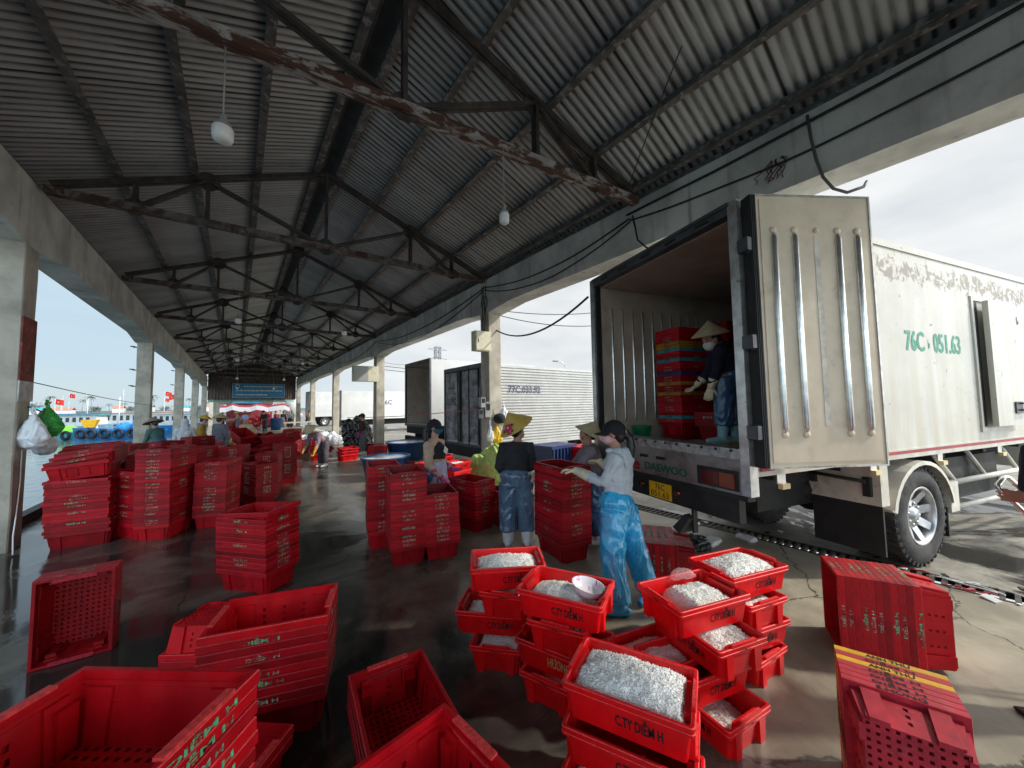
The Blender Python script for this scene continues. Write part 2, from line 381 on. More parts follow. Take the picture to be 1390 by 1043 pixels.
mxn = N.new('ShaderNodeMix'); mxn.data_type = 'RGBA'; L.new(mr.outputs[0], mxn.inputs[0]); L.new(sky.outputs[0], mxn.inputs[6]); L.new(cl.outputs[2], mxn.inputs[7])
# sky brightened behind the viewer, out of view: added fill for the dark shed
mr3 = N.new('ShaderNodeMapRange'); mr3.interpolation_type = 'SMOOTHSTEP'; mr3.inputs[1].default_value = -.06; mr3.inputs[2].default_value = -.6; mr3.inputs[3].default_value = 1; mr3.inputs[4].default_value = 3.3; L.new(sx.outputs[1], mr3.inputs[0])
vm = N.new('ShaderNodeVectorMath'); vm.operation = 'SCALE'; L.new(mxn.outputs[2], vm.inputs[0]); L.new(mr3.outputs[0], vm.inputs['Scale'])
L.new(vm.outputs[0], bg.inputs[0]); bg.inputs[1].default_value = .108
scene.view_settings.view_transform = 'Standard'; scene.view_settings.look = 'None'; scene.view_settings.exposure = 0
scene.render.engine = 'CYCLES'
try:
    scene.cycles.use_denoising = True; scene.cycles.max_bounces = 9; scene.cycles.diffuse_bounces = 5; scene.cycles.transparent_max_bounces = 8
    scene.cycles.sample_clamp_indirect = 6
except Exception: pass

# ------------------------------------------------------------------ ground, water
XL, XR, Y0, SP = -2.135, 4.58, 6.88, 8.44
mb = MB(); mb.box(-2.62, 5.0, -14, 60, -.6, 0); o = mb.build('floor', M['floor']); tag(o, kind='structure')
mb = MB(); mb.add([(5.26, -60, -.012), (400, -60, -.012), (400, 500, -.012), (5.26, 500, -.012)], [(0, 1, 2, 3)]); o = mb.build('yard', M['yard']); tag(o, kind='structure')
mb = MB(); mb.add([(-2.62, 60, -.02), (5.26, 60, -.02), (5.26, 500, -.02), (-2.62, 500, -.02)], [(0, 1, 2, 3)]); o = mb.build('quay_ground', M['yard']); tag(o, kind='structure')
mb = MB(); mb.add([(-2000, -400, -1.25), (-2.62, -400, -1.25), (-2.62, 2500, -1.25), (-2000, 2500, -1.25)], [(0, 1, 2, 3)]); o = mb.build('water', M['water']); tag(o, kind='structure')
mb = MB(); mb.box(-2.74, -2.62, -14, 500, -2.2, -.03); o = mb.build('quay_wall', M['column']); tag(o, 'concrete quay wall along the harbour side of the market floor', 'quay wall')
mb = MB(); mb.box(-2.62, -2.48, -14, 60, 0, .13); o = mb.build('quay_kerb', mat('kerb_dark_concrete', (.05, .045, .04), .7, var=.4, vs=3, bump=.3)); tag(o, 'low dark concrete kerb along the water edge of the floor', 'kerb')
# drain channel and its grating between the floor and the yard
mb = MB(); mb.box(5.0, 5.26, -14, 60, -.3, -.12); o = mb.build('drain_channel', mat('drain_mud', (.02, .019, .016), .85, var=.5, vs=4)); tag(o, kind='structure')
dg_ = thing('drain_grate', 'long iron drain grating between the shed floor and the yard', 'drain grate', (5.13, 0, 0))
gi = mat('grate_iron', (.08, .068, .058), .75, metal=.2, var=.4, vs=9, col2=(.20, .165, .13), c2=(.55, .7), c2s=12)
mb = MB(); mb.box(-.13, -.105, -6, 30, -.05, .004); mb.box(.105, .13, -6, 30, -.05, .004); mb.build('frame', M['black'], dg_)
mb = MB()
y = -6.
while y < 14:
    mb.box(-.11, .11, y, y + .032, -.04, .002)
    y += .078
mb.build('bars', gi, dg_)

# ------------------------------------------------------------------ the market shed
shed = thing('market_shed', 'long open market shed with concrete columns and a dark corrugated iron roof on steel trusses', 'market shed')
RX, RZ, EZ, EVL, EVR = 1.22, 6.12, 4.74, -2.75, 5.05
sl = (RZ - EZ) / (XR - RX + .1)
zr = lambda x: RZ - abs(x - RX) * sl
YA, YB = -9.5, 41.2
def roof_sheet(x0, x1):
    mb = MB(); vs = []; n = int((YB - YA) / .1) * 4; xs = [x0 + (x1 - x0) * k / 6 for k in range(7)]
    for j in range(n + 1):
        y = YA + .025 * j; dz = .020 * cos(2 * PI * (y - YA) / .1)
        for x in xs: vs.append(V(x, y, zr(x) + dz + .03))
    fs = [(j * 7 + i, j * 7 + i + 1, (j + 1) * 7 + i + 1, (j + 1) * 7 + i) for j in range(n) for i in range(6)]
    mb.add(vs, fs, 0, True); return mb
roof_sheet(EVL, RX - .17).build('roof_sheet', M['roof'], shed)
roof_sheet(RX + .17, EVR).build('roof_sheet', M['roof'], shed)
mb = MB(); mb.add([(RX - .3, YA, zr(RX - .3) + .09), (RX, YA, RZ + .14), (RX + .3, YA, zr(RX + .3) + .09), (RX - .3, YB, zr(RX - .3) + .09), (RX, YB, RZ + .14), (RX + .3, YB, zr(RX + .3) + .09)], [(0, 1, 4, 3), (1, 2, 5, 4)])
mb.build('ridge_cap', mat('ridge_dark_sheet', (.05, .05, .05), .7, var=.3), shed)
for x in (-1.42, -.62, .17, 1.03, 1.43, 2.12, 3.0, 3.8, 4.5):
    mb = MB(); z = zr(x)
    if x < RX: mb.bar((x, YA, z - .05), (x, YB, z - .05), .05, .11, 0, up=(0, 0, 1)); mb.box(x, x + .07, YA, YB, z - .108, z - .096)
    else: mb.bar((x, YA, z - .05), (x, YB, z - .05), .05, .11); mb.box(x - .07, x, YA, YB, z - .108, z - .096)
    mb.build('purlin', M['purlin'], shed)
# columns and haunched beams
for side, xi, sgn in (('L', XL, -1), ('R', XR, 1)):
    for k in range(-2, 5):
        yy = Y0 + SP * k + (.26 if side == 'L' else 0)
        if side == 'R' and k == -1: yy -= 2.2
        mb = MB(); xa, xb = sorted((xi, xi + sgn * .34)); ya, yb = yy, yy + .36
        b = .012
        prof = [(xa + b, ya), (xb - b, ya), (xb, ya + b), (xb, yb - b), (xb - b, yb), (xa + b, yb), (xa, yb - b), (xa, ya + b)]
        zs = [0, .5, 1., 1.6, 2.2, 2.8, 3.4, 3.9]; vs = []
        for z in zs:
            for (px, py) in prof:
                q = V(px, py, z); dn = noise.noise_vector(q * 2.7) * .012 if 0 < z < 3.9 else V(0, 0, 0); vs.append((px + dn.x, py + dn.y, z))
        fs = [(i * 8 + j, i * 8 + (j + 1) % 8, (i + 1) * 8 + (j + 1) % 8, (i + 1) * 8 + j) for i in range(len(zs) - 1) for j in range(8)]
        mb.add(vs, fs, 0); mb.build('column', M['column'], shed)
    # one long beam, its soffit dropping in haunches at the columns
    mb = MB(); ys = []; y = YA
    while y < YB: ys.append(y); y += .33
    ys.append(YB); vs = []
    for y in ys:
        yo = (y - (Y0 + .18 + (.26 if side == 'L' else 0))) / SP; dd = abs(yo - round(yo)) * SP
        zb = 3.80 + .10 * min(1, max(0, (dd - .15) / .9)) if side == 'R' else 3.76 + .14 * min(1, max(0, (dd - .15) / 1.0))
        wv = noise.noise(V(y * .6, 3, xi)) * .012
        for x, z in ((xi + wv, zb), (xi + sgn * .40, zb), (xi + sgn * .40, 4.60), (xi + wv, 4.60)): vs.append((x, y, z))
    fs = [(j * 4 + i, j * 4 + (i + 1) % 4, (j + 1) * 4 + (i + 1) % 4, (j + 1) * 4 + i) for j in range(len(ys) - 1) for i in range(4)]
    mb.add(vs, fs, 0); mb.add(vs[:4], [(0, 1, 2, 3)]); mb.add(vs[-4:], [(3, 2, 1, 0)])
    mb.build('beam', M['beam'], shed)
    mb = MB(); mb.box(min(xi + sgn * .06, xi + sgn * .16), max(xi + sgn * .06, xi + sgn * .16), YA, YB, 4.60, 4.70); mb.build('wall_plate', M['purlin'], shed)
# trusses (the nearest one is out of square)
def truss(y, skew, near):
    mb = MB(); a, bb = XL - .1, XR + .1
    L_ = lambda x: (x, 0, zr(x) - .17)
    zc = 4.58
    for dy in (-.035, .035):
        mb.bar((a + .2, dy, zr(a + .2) - .16), (RX, dy, RZ - .16), .05, .07); mb.bar((RX, dy, RZ - .16), (bb - .2, dy, zr(bb - .2) - .16), .05, .07)
    def plate(x, z, r=.12): mb.tube([(x, -.008, z), (x, .008, z)], r, 10, 0, False)
    q = [XL, XL + .85, -.35, RX, 2.8, 3.75, XR]
    for x in (-.45, 2.79): plate(x, zr(x) - .2, .15)
    plate(RX, RZ - .2, .17)
    for x in (-1.25, 3.72): plate(x, zc + .02, .13)
    plate(RX, zc + .02, .15)
    top = mb.build('truss', M['steel'], shed); top.location = (0, y, 0)
    mb = MB(); mb.box(a + .15, bb - .15, -.06, -.045, zc - .04, zc + .05); mb.box(a + .15, bb - .15, -.06, -.002, zc - .052, zc - .04)
    mb.box(a + .15, bb - .15, .045, .06, zc - .04, zc + .05); mb.box(a + .15, bb - .15, .002, .06, zc - .052, zc - .04)
    mb.build('bottom_chord', M['flaky'] if near else M['flaky2'], top)
    for (x0, z0, x1, z1) in ((RX, zc, RX, RZ - .2), (-.45, zc, -.45, zr(-.45) - .2), (2.79, zc, 2.79, zr(2.79) - .2), (-1.25, zc, -1.25, zr(-1.25) - .18), (3.72, zc, 3.72, zr(3.72) - .18), (RX, zc, -.45, zr(-.45) - .2), (RX, zc, 2.79, zr(2.79) - .2), (-1.25, zc, -.45, zr(-.45) - .2), (3.72, zc, 2.79, zr(2.79) - .2)):
        m2 = MB()
        for dy in (-.03, .03): m2.bar((x0, dy, z0), (x1, dy, z1), .045, .05, 0, up=(0, 1, 0))
        m2.build('strut', M['steel'], top)
    c = cos(skew); top.rotation_euler = (0, 0, skew)
    # rotate about the right hand end
    top.location = V(XR, y, 0) - Matrix.Rotation(skew, 3, 'Z') @ V(XR, 0, 0)
    return top
M['flaky2'] = mat('truss_paint_dark', (.15, .13, .12), .8, var=.4, vs=7, col2=(.06, .03, .02), c2=(.42, .58), c2s=6, bump=.3, bs=30)
ty = [-5.4, -1.25, 2.93, 7.0, 11.0] + [11.0 + 4.22 * k for k in range(1, 8)]
for i, y in enumerate(ty): truss(y, -.115 if i < 3 else (-.05 if i < 5 else -.02), i == 2)
# far end: sheet gable with a banner, second roof behind
mb = MB(); z0 = 2.55
n = 120; xs = [XL + .05 + (XR - XL - .1) * k / n for k in range(n + 1)]
vs = []
for i, x in enumerate(xs):
    dy = .03 * (1 if (i // 2) % 2 else -1); vs += [(x, 41.0 + dy, z0), (x, 41.0 + dy, zr(x))]
mb.add(vs, [(2 * i, 2 * i + 2, 2 * i + 3, 2 * i + 1) for i in range(n)], 0)
mb.box(XL, XR, 40.93, 41.07, 3.35, 3.42, 0); mb.box(XL, XR, 40.93, 41.07, 4.2, 4.27, 0)
mb.build('gable_wall', M['gable'], shed)

# hanging lamps
lm = None
for i, (x, y, z, ztop, s, lab) in enumerate([(-.14, 3.5, 3.82, 4.53, 1.0, 'large white bulb lamp hanging on a wire from the nearest rusty truss'), (2.31, 3.13, 3.74, 4.53, .8, 'white bulb lamp on a wire below the right half of the nearest truss'), (-.03, 11.05, 3.85, 4.53, 1, 'white bulb lamp on a long wire left of the ridge, third truss'), (2.38, 11.0, 3.80, 4.53, 1, 'white bulb lamp on a wire right of the ridge, third truss'),
        (-.05, 19.4, 3.8, 4.53, 1, 'small white bulb lamp hanging far down the left of the shed'), (2.4, 19.4, 3.8, 4.53, 1, 'small white bulb lamp hanging far down the right of the shed'), (-.05, 27.9, 3.6, 4.53, 1, 'tiny white bulb lamp in front of the left of the blue banner'), (2.4, 27.9, 3.6, 4.53, 1, 'tiny white bulb lamp near the right beam before the gable'), (-.05, 36.3, 3.4, 4.53, 1, 'last left bulb lamp, over the top corner of the blue banner'), (2.4, 36.3, 3.4, 4.53, 1, 'last right bulb lamp, over the right end of the blue banner')]):
    if i == 0:
        lm = thing('hanging_lamp', lab, 'lamp', (x, y, z), 0, 'bulb lamps hanging from the trusses')
        mb = MB(); mb.lathe([(.001, -.085), (.035, -.082), (.062, -.068), (.07, -.045), (.071, .02), (.062, .035)], 24); mb.build('bulb', M['white_pl'], lm)
        mb = MB(); mb.lathe([(.062, .035), (.058, .06), (.03, .075), (.027, .078), (.025, .13), (.012, .145), (.001, .146)], 20)
        for k in range(20):
            a = 2 * PI * k / 20; mb.bar((.05 * cos(a), .05 * sin(a), .036), (.045 * cos(a), .045 * sin(a), .07), .006, .014, 0)
        mb.build('socket', mat('lamp_grey_socket', (.34, .34, .33), .45), lm)
        mb = MB(); mb.tube([(0, 0, .14), (0, 0, .8)], .006, 6); mb.build('cord', mat('lamp_cord_grey', (.4, .39, .36), .7), lm)
        t = lm
    else: t = copy_tree(lm)
    t.location = (x, y, z); t['label'] = lab; t.scale = (s, s, 1)
    for ch in t.children:
        if ch.name.startswith('cord'): ch.scale = (1, 1, 1); ch.location = (0, 0, 0)
    f = (ztop - z) / .8
    for ch in t.children:
        if ch.name.startswith('cord'): ch.scale.z = f

# cables along the right hand beam
def sagged(p, q, sag, n=14, wob=.02, seed=0):
    p, q = V(p), V(q); out = []
    for i in range(n + 1):
        t = i / n; r = p.lerp(q, t); r.z -= sag * 4 * t * (1 - t); r += noise.noise_vector(V(t * 4 + seed, seed, 1)) * wob * (4 * t * (1 - t)); out.append(r)
    return out
def cable(name, pts, r, label, mt=None, cat='cable', group=None):
    mb = MB(); mb.tube(pts, r, 6); o = mb.build(name, mt or M['cable']); return tag(o, label, cat, group)
xb = XR - .03
cable('cable', sagged((xb, 3.1, 4.45), (xb, -1.2, 4.62), .06, seed=1), .016, 'thick black cable running along the top of the right beam toward the viewer')
cable('cable', sagged((xb, 3.05, 4.35), (xb, -1.2, 4.38), .18, 20, seed=2), .012, 'black cable sagging across the face of the right beam')
cable('cable', sagged((xb, 7.0, 4.42), (xb, 3.05, 4.38), .22, seed=3), .011, 'upper black cable sagging between right column and nearest truss')
cable('cable', sagged((xb, 7.0, 4.36), (xb, 3.05, 4.33), .34, seed=4), .010, 'lower black cable sagging between right column and nearest truss')
cable('cable', sagged((xb, 15.2, 4.4), (xb, 7.0, 4.42), .3, seed=5), .012, 'black cable sagging along the beam beyond the meter column')
cable('cable', sagged((xb, 15.2, 4.35), (xb, 7.05, 4.35), .5, seed=6), .010, 'lowest black cable looping along the beam beyond the meter column')
cable('cable', sagged((xb, 23.6, 4.4), (xb, 15.3, 4.4), .35, seed=7), .012, 'black cable sagging along the far stretch of right beam')
lp = [(xb, .95, 4.55), (xb - .01, .93, 4.3), (xb - .01, .9, 4.05), (xb, .86, 3.85), (xb + .05, .8, 3.72), (xb + .16, .72, 3.68), (xb + .3, .62, 3.74), (xb + .34, .6, 3.8)]
cable('hose', lp, .015, 'dark grey hose hanging off the right beam and curling under it', mat('hose_grey', (.09, .09, .095), .6), 'hose')
cable('cable', [(xb, 3.0, 4.4), (xb - .02, 2.95, 4.2), (xb - .02, 2.92, 4.0), (xb, 2.8, 3.85), (xb + .06, 2.62, 3.72)], .012, 'short black cable end dangling off the beam above the truck')
for k in range(3):
    dxx = .05 + .06 * k
    cable('cable', sagged((xb - .01 - .012 * k, Y0 + dxx, 4.45), (xb - .03, Y0 + .12 + .05 * k, 2.95), .0, 10, .06, 20 + k), .010, 'black cable running down the meter column to the electric box', group='cables down the meter column')
cable('cable', [(xb - .02, Y0 + .1 + .12 * sin(a), 4.05 + .16 * cos(a)) for a in [k * .35 for k in range(19)]], .009, 'coil of black cable hanging at the top of the meter column')
cable('chain', sagged((XR - .2, 3.0, 4.62), (3.35, 1.6, 5.1), -.03, 10, 0), .008, 'thin rusty chain slanting from truss end up to a roof purlin', M['steel'], 'chain')
mb = MB()
for k in range(9):
    random.seed(k + 50); a = V(xb - .02, 1.22 + random.uniform(-.05, .05), 4.24)
    pts = [a]
    for j in range(6): a = a + V(random.uniform(-.02, .02), random.uniform(-.05, .05), -.035); pts.append(a)
    mb.tube(pts, .005, 5)
o = mb.build('string_bundle', mat('string_maroon', (.07, .02, .03), .8)); tag(o, 'tangle of maroon string tied to the cable on the right beam', 'string')
# ------------------------------------------------------------------ crates
CA, CB, CH = .56, .375, .195
def lin(a, b, n): return [a + (b - a) * i / n for i in range(n + 1)]
def slots(L, n, w, h0):
    """uneven grid: n openings of width w spread over length L"""
    out = [0.]; p = L / n
    for i in range(n): c = p * (i + .5); out += [c - w / 2, c + w / 2]
    return out + [L]
def crate_mesh(name, full, mark=None, mtext='DIỄM H', mats=None, wide=.15, off=0., A=CA, B=CB, H=CH, both=True):
    mb = MB(); t = .004; sk = .040
    a, b = A / 2, B / 2
    # rim skirt with a worn chamfer top and bottom
    def ring(r0, z0, r1, z1, m):
        P = lambda r, z: [V(-a + r, -b + r, z), V(a - r, -b + r, z), V(a - r, b - r, z), V(-a + r, b - r, z)]
        mb.add(P(r0, z0) + P(r1, z1), [(i, (i + 1) % 4, 4 + (i + 1) % 4, 4 + i) for i in range(4)], m)
    ring(.002, H - sk, 0, H - sk + .003, 1); ring(0, H - sk + .003, 0, H - .004, 0); ring(0, H - .004, .003, H, 1); ring(.003, H, .018, H, 0)
    ring(.018, H, .020, H - .03, 0); ring(.0025, H - sk, .026, H - sk + .002, 0)
    ai, bi = a - .022, b - .022; ab, b2 = a - .045, b - .045
    top = H - .025
    cs = [((-ai, -bi), (ai, -bi), (-ab, -b2), (ab, -b2)), ((ai, -bi), (ai, bi), (ab, -b2), (ab, b2)), ((ai, bi), (-ai, bi), (ab, b2), (-ab, b2)), ((-ai, bi), (-ai, -bi), (-ab, b2), (-ab, -b2))]
    for k, (p0, p1, q0, q1) in enumerate(cs):
        if not full:
            mb.add([(*q0, 0), (*q1, 0), (*p1, top), (*p0, top)], [(0, 1, 2, 3)]); continue
        n = 5 if k % 2 == 0 else 3
        us = slots(1, n, .03 if n == 5 else .045, 0); ws = [0, .24, .34, .44, .54, .64, .74, 1]
        n0 = len(mb.v)
        for wv in ws:
            for u in us:
                lo = V(*q0, 0).lerp(V(*q1, 0), u); hi = V(*p0, top).lerp(V(*p1, top), u); mb.v.append(tuple(lo.lerp(hi, wv)))
        nu = len(us)
        for j in range(len(ws) - 1):
            for i in range(nu - 1):
                if i % 2 == 1 and j % 2 == 1: continue
                mb.f.append([n0 + j * nu + i, n0 + j * nu + i + 1, n0 + (j + 1) * nu + i + 1, n0 + (j + 1) * nu + i]); mb.m.append(0); mb.s.append(False)
    if full:
        us = slots(2 * ab, 15, .013, 0); ws = slots(2 * b2, 10, .012, 0)
        mb.panel((-ab, -b2, .006), (1, 0, 0), (0, 1, 0), us, ws, lambda i, j: i % 2 == 1 and j % 2 == 1)
        # pilasters and feet outside, raised end panels inside, hand holds on the ends
        for sx in (-1, 1):
            for sy in (-1, 1):
                zz = H - sk; f_ = zz / top
                for (hx, hy, x0, y0, x1, y1) in ((.034, .011, ab - .055, b2 + .003, ab - .045, b2 + .003 + (bi - b2) * f_), (.011, .03, ab + .003, b2 - .05, ab + .003 + (ai - ab) * f_, b2 - .042)):
                    vs = [V(sx * x0 + i * hx, sy * y0 + j * hy, 0) for i, j in ((-1, -1), (1, -1), (1, 1), (-1, 1))] + [V(sx * x1 + i * hx * 1.15, sy * y1 + j * hy, zz) for i, j in ((-1, -1), (1, -1), (1, 1), (-1, 1))]
                    mb.add(vs, [(0, 3, 2, 1), (4, 5, 6, 7), (0, 1, 5, 4), (1, 2, 6, 5), (2, 3, 7, 6), (3, 0, 4, 7)], 0)
            x = sx * (ab - .002)
            for sy in (-1, 1):
                x0, x1 = sorted((sx * (ab - .012), sx * (ab + .012))); y0, y1 = sorted((sy * .085, sy * (b2 - .01)))
                mb.box(x0, x1, y0, y1, .008, H - .06)
            x0, x1 = sorted((sx * (a - .03), sx * (a - .004))); mb.box(x0, x1, -.10, .10, H - .002, H + .007, 1)
    else:
        mb.add([(-ab, -b2, .006), (ab, -b2, .006), (ab, b2, .006), (-ab, b2, .006)], [(0, 1, 2, 3)])
    if mark is not None:
        z0 = H - sk + .006; hh = .028
        for sg in (-1, 1):
            mb.text(mtext, (sg * (a + .0012), -sg * wide * .5 + off * .4, z0), (0, sg, 0), (0, 0, 1), wide, hh, 2, bold=.02)
            if both: mb.text(mtext, (sg * wide * .55 + off, sg * -(b + .0012) * -1, z0), (-sg, 0, 0), (0, 0, 1), wide * 1.1, hh, 2, bold=.02)
    return mb.mesh(name, mats or [M['crate'], M['worn'], M[mark] if mark else M['ink']])
lite = [crate_mesh('crate_nested', False, mk, tx, None, wd, of, both=bt) for mk, tx, wd, of, bt in (('pale', 'DIỄM H', .13, .0, True), ('grey', 'C.TY DH', .12, .01, False), ('green', 'DIỄM H', .14, -.01, True), ('pale', 'S.HÙNG', .12, .02, False), ('grey', 'DIỄM H', .12, 0, True), ('pale', 'HƯƠNG', .13, 0, False))]
lite_n = crate_mesh('crate_nested_plain', False)
full = [crate_mesh('crate_whole', True, mk, tx) for mk, tx in (('pale', 'DIỄM H'), ('green', 'DIỄM H'), ('grey', 'S.HÙNG'))]
full_n = crate_mesh('crate_whole_plain', True)
bright = crate_mesh('crate_bright', True, 'green', 'DIỄM H', [M['crate_b'], M['tray_edge'], M['green']], .20)
bright_l = crate_mesh('crate_bright_nested', False, 'green', 'DIỄM H', [M['crate_b'], M['tray_edge'], M['green']], .20)
bright_n = crate_mesh('crate_bright_plain', True, None, '', [M['crate_b'], M['tray_edge'], M['ink']])
def colour(name, fullc, mt): return crate_mesh(name, fullc, 'ink', 'C.TY', [M[mt], M[mt], M['ink']], .08)

ORD = ['topmost', 'second', 'third', 'fourth', 'fifth', 'sixth', 'seventh', 'eighth', 'ninth', 'tenth', 'eleventh', 'twelfth', 'thirteenth', 'fourteenth', 'fifteenth', 'sixteenth', 'seventeenth', 'eighteenth', 'nineteenth', 'twentieth', 'twenty-first', 'twenty-second', 'twenty-third', 'twenty-fourth', 'twenty-fifth', 'twenty-sixth', 'twenty-seventh', 'twenty-eighth']
def ordlab(i, n, col, where):
    if i == 0: return f'topmost {col} crate of {where}'
    if i == n - 1: return f'bottom {col} crate of {where}'
    return f'{ORD[i]} {col} crate from the top of {where}'
def put(me, name, loc, rot, label, cat='crate', group=None):
    o = link(name, me); o.location = loc; o.rotation_euler = rot
    return tag(o, label, cat, group)
def stack(cx, cy, rot, n, where, pitch=.042, z0=0., group=None, tops=full, meshes=None, top=None, jit=.0035, lean=(0, 0), tilts=None, colname='red'):
    """n nested crates, each an object of its own"""
    n += 1; rnd = random.Random(int(cx * 991 + cy * 77 + n)); out = []
    if lean == (0, 0): lean = (rnd.uniform(-.0022, .0022), rnd.uniform(-.0022, .0022))
    for k in range(n):               # k = 0 is the lowest
        i = n - 1 - k
        me = (meshes[k % len(meshes)] if meshes else rnd.choice(lite + [lite_n, lite_n, lite_n, lite[0]]))
        if k == 0 and not meshes: me = full_n
        if i == 0: me = top or rnd.choice(tops)
        dx, dy = rnd.uniform(-jit, jit), rnd.uniform(-jit, jit); a = R_(rot) + rnd.uniform(-1, 1) * jit * 2
        if rnd.random() < .5: a += PI
        tl = (0, 0)
        if tilts and i in tilts: tl = tilts[i]
        out.append(put(me, 'crate', (cx + dx + lean[0] * k, cy + dy + lean[1] * k, z0 + k * pitch), (tl[0], tl[1], a), ordlab(i, n, colname, where), 'crate', group))
    return out
G1 = 'nested red crates in tall stacks'
stack(-1.50, 7.02, -8, 15, 'the leaning stack nearest the water', group=G1, jit=.012)
# loose tilted crates thrown on top of that stack
for i, (x, y, z, rx, ry, rz, me, lb) in enumerate([(-1.52, 7.0, .84, .05, -.10, -.10, full_n, 'lowest of the tilted red crates piled on the water side stack'), (-1.50, 7.0, .90, .04, -.16, -.16, lite[2], 'second tilted red crate piled on the water side stack'), (-1.46, 7.02, .955, .02, -.17, -.2, lite[0], 'third tilted red crate piled on the water side stack'), (-1.43, 7.05, 1.0, .02, -.17, -.22, lite[4], 'highest tilted red crate piled on the water side stack'),
        (-1.62, 7.75, .95, .0, -.06, .1, full_n, 'red crate lying level behind the tilted crates by the water'), (-1.6, 7.8, 1.0, 0, -.06, .12, full[2], 'upper red crate lying level behind the tilted crates by the water')]):
    put(me, 'crate', (x, y, z), (rx, ry, rz), lb, 'crate', 'loose tilted crates on the water side stack')
stack(-.99, 6.99, 127, 16, 'the shorter stack left of the tallest left stack', group=G1)
stack(-.73, 6.80, 67, 23, 'the tallest stack on the left', group=G1)
stack(-.20, 6.97, 72, 17, 'the stack right of the tallest left stack', group=G1)
stack(.20, 4.28, 130, 11, 'the lone stack in the left foreground aisle', group=G1, top=lite[2])
put(full_n, 'crate', (.215, 4.275, .52), (-.03, .075, R_(130)), 'bright tilted red crate sitting askew on the lone foreground stack', 'crate')
G2 = 'nested red crates in the middle stacks'
stack(1.48, 4.66, 77, 18, 'the half hidden left stack of the middle trio', group=G2)
stack(1.53, 4.02, 77, 18, 'the tall front stack of the middle trio', group=G2)
stack(1.89, 3.92, 74, 12, 'the short right stack of the middle trio', group=G2)
stack(2.62, 4.40, 101, 11, 'the dark stack beside the woman with blue mask', group=G2)
stack(2.92, 2.96, 80, 19, 'the tall stack held by the blue trousered woman', group=G2)
G3 = 'nested red crates in the left foreground'
stack(-.27, 1.40, 140, 16, 'the big open stack at the lower left', group=G3, top=bright, meshes=[bright_l, lite[2], bright_l, bright_l, lite[0]], jit=.004, colname='bright red')
stack(-.10, 2.02, 138, 1, 'the low pair right of the lower left stack', group=G3, tops=[bright_n], meshes=[bright_n])
stack(.19, 2.42, 161, 9, 'the stack with open top beside the inverted crate', group=G3, top=bright_n, meshes=[full_n, lite[0], lite_n, lite[2], lite[4]])
G4 = 'nested red crates in the centre foreground'
stack(.625, 1.71, 84, 3, 'the empty stack at the bottom centre', group=G4, top=bright_n, meshes=[full_n, lite_n])
stack(.385, 1.06, 8, 9, 'the stack nearest the viewer at bottom centre', group=G4, top=bright_n, meshes=[bright_n, bright_l])
# upside down pair
for k, (z, lb) in enumerate(((.292, 'upper of two upside-down red crates between the left stacks'), (.25, 'lower of two upside-down red crates between the left stacks'))):
    put(bright_n if k == 0 else lite_n, 'crate', (-.03, 3.30, z - .25 + CH + .002), (PI, 0, R_(144)), lb, 'crate')
# crates standing on their short ends; local z of a crate points along the opening
def standing(p, rz, n, where, step, meshes, group, short=True, sc=1.):
    """p = ground point under the centre of the first rim, rz = heading of the openings"""
    d = V(cos(rz), sin(rz), 0); out = []
    for k in range(n):
        # z -> d ; the long side (x) stands up when short=True
        X = V(0, 0, 1) if short else V(0, 0, 1).cross(d); Z = d; Y = Z.cross(X)
        Mx = Matrix((X, Y, Z)).transposed()
        if random.Random(k).random() < .4 and k not in (0, n - 1): Mx = Mx @ Matrix.Rotation(PI, 3, 'Z')
        h = (CA if short else CB) / 2 * sc; step_ = step
        o = link('crate', meshes[k if k < len(meshes) else -1]); c = V(*p, h + .001) - d * (CH * sc + step * k) 
        mw = (Mx * sc).to_4x4(); mw.translation = c + V(0, 0, 0); o.matrix_world = mw
        if n == 1: lb = f'{where}'
        else: lb = (f'front crate of {where}' if k == 0 else f'rearmost crate of {where}' if k == n - 1 else f'{ORD[k]} crate from the front of {where}')
        tag(o, lb, 'crate', group); out.append(o)
    return out
standing((-.84, 3.78), R_(-92), 4, 'the stood-up crates with opening facing the viewer', .042, [full[0], lite[4], lite[0], lite[4]], 'crates stood on end at the left')
standing((3.30, .74), R_(116.5), 11, 'the row of stood-up crates by the truck wheel', .036, [lite[0], lite[4], lite_n, lite[2], lite[0], lite[4], lite_n, lite[2], lite[0], lite_n, bright], 'crates stood on end by the truck wheel', sc=.91)
yr, pr = [M['yellow_p'], M['yellow_p'], M['ink']], [M['pinkred'], M['pinkred'], M['ink']]
cy1 = crate_mesh('crate_yellow', False, 'ink', 'ANH THƯ', yr, .15); cp1 = crate_mesh('crate_faded', False, 'ink', 'DIỄM H', pr, .16); cpf = crate_mesh('crate_faded_whole', True, 'ink', 'S.HÙNG', pr, .15)
standing((2.29, .335), R_(16.5), 7, 'the red and yellow crates stood up at lower right', .036, [cy1, cp1, cy1, cp1, cp1, cp1, cpf], 'red and yellow crates stood on end', sc=.92)
standing((3.22, 2.22), R_(125), 11, 'the row of crates on edge behind the blue trousers', .032, [lite_n, lite[0], lite[4], lite_n, lite[2], lite_n, lite[0], lite_n, lite[4], lite_n, full_n], 'crates on edge behind the blue trousered woman', short=False, sc=.95)
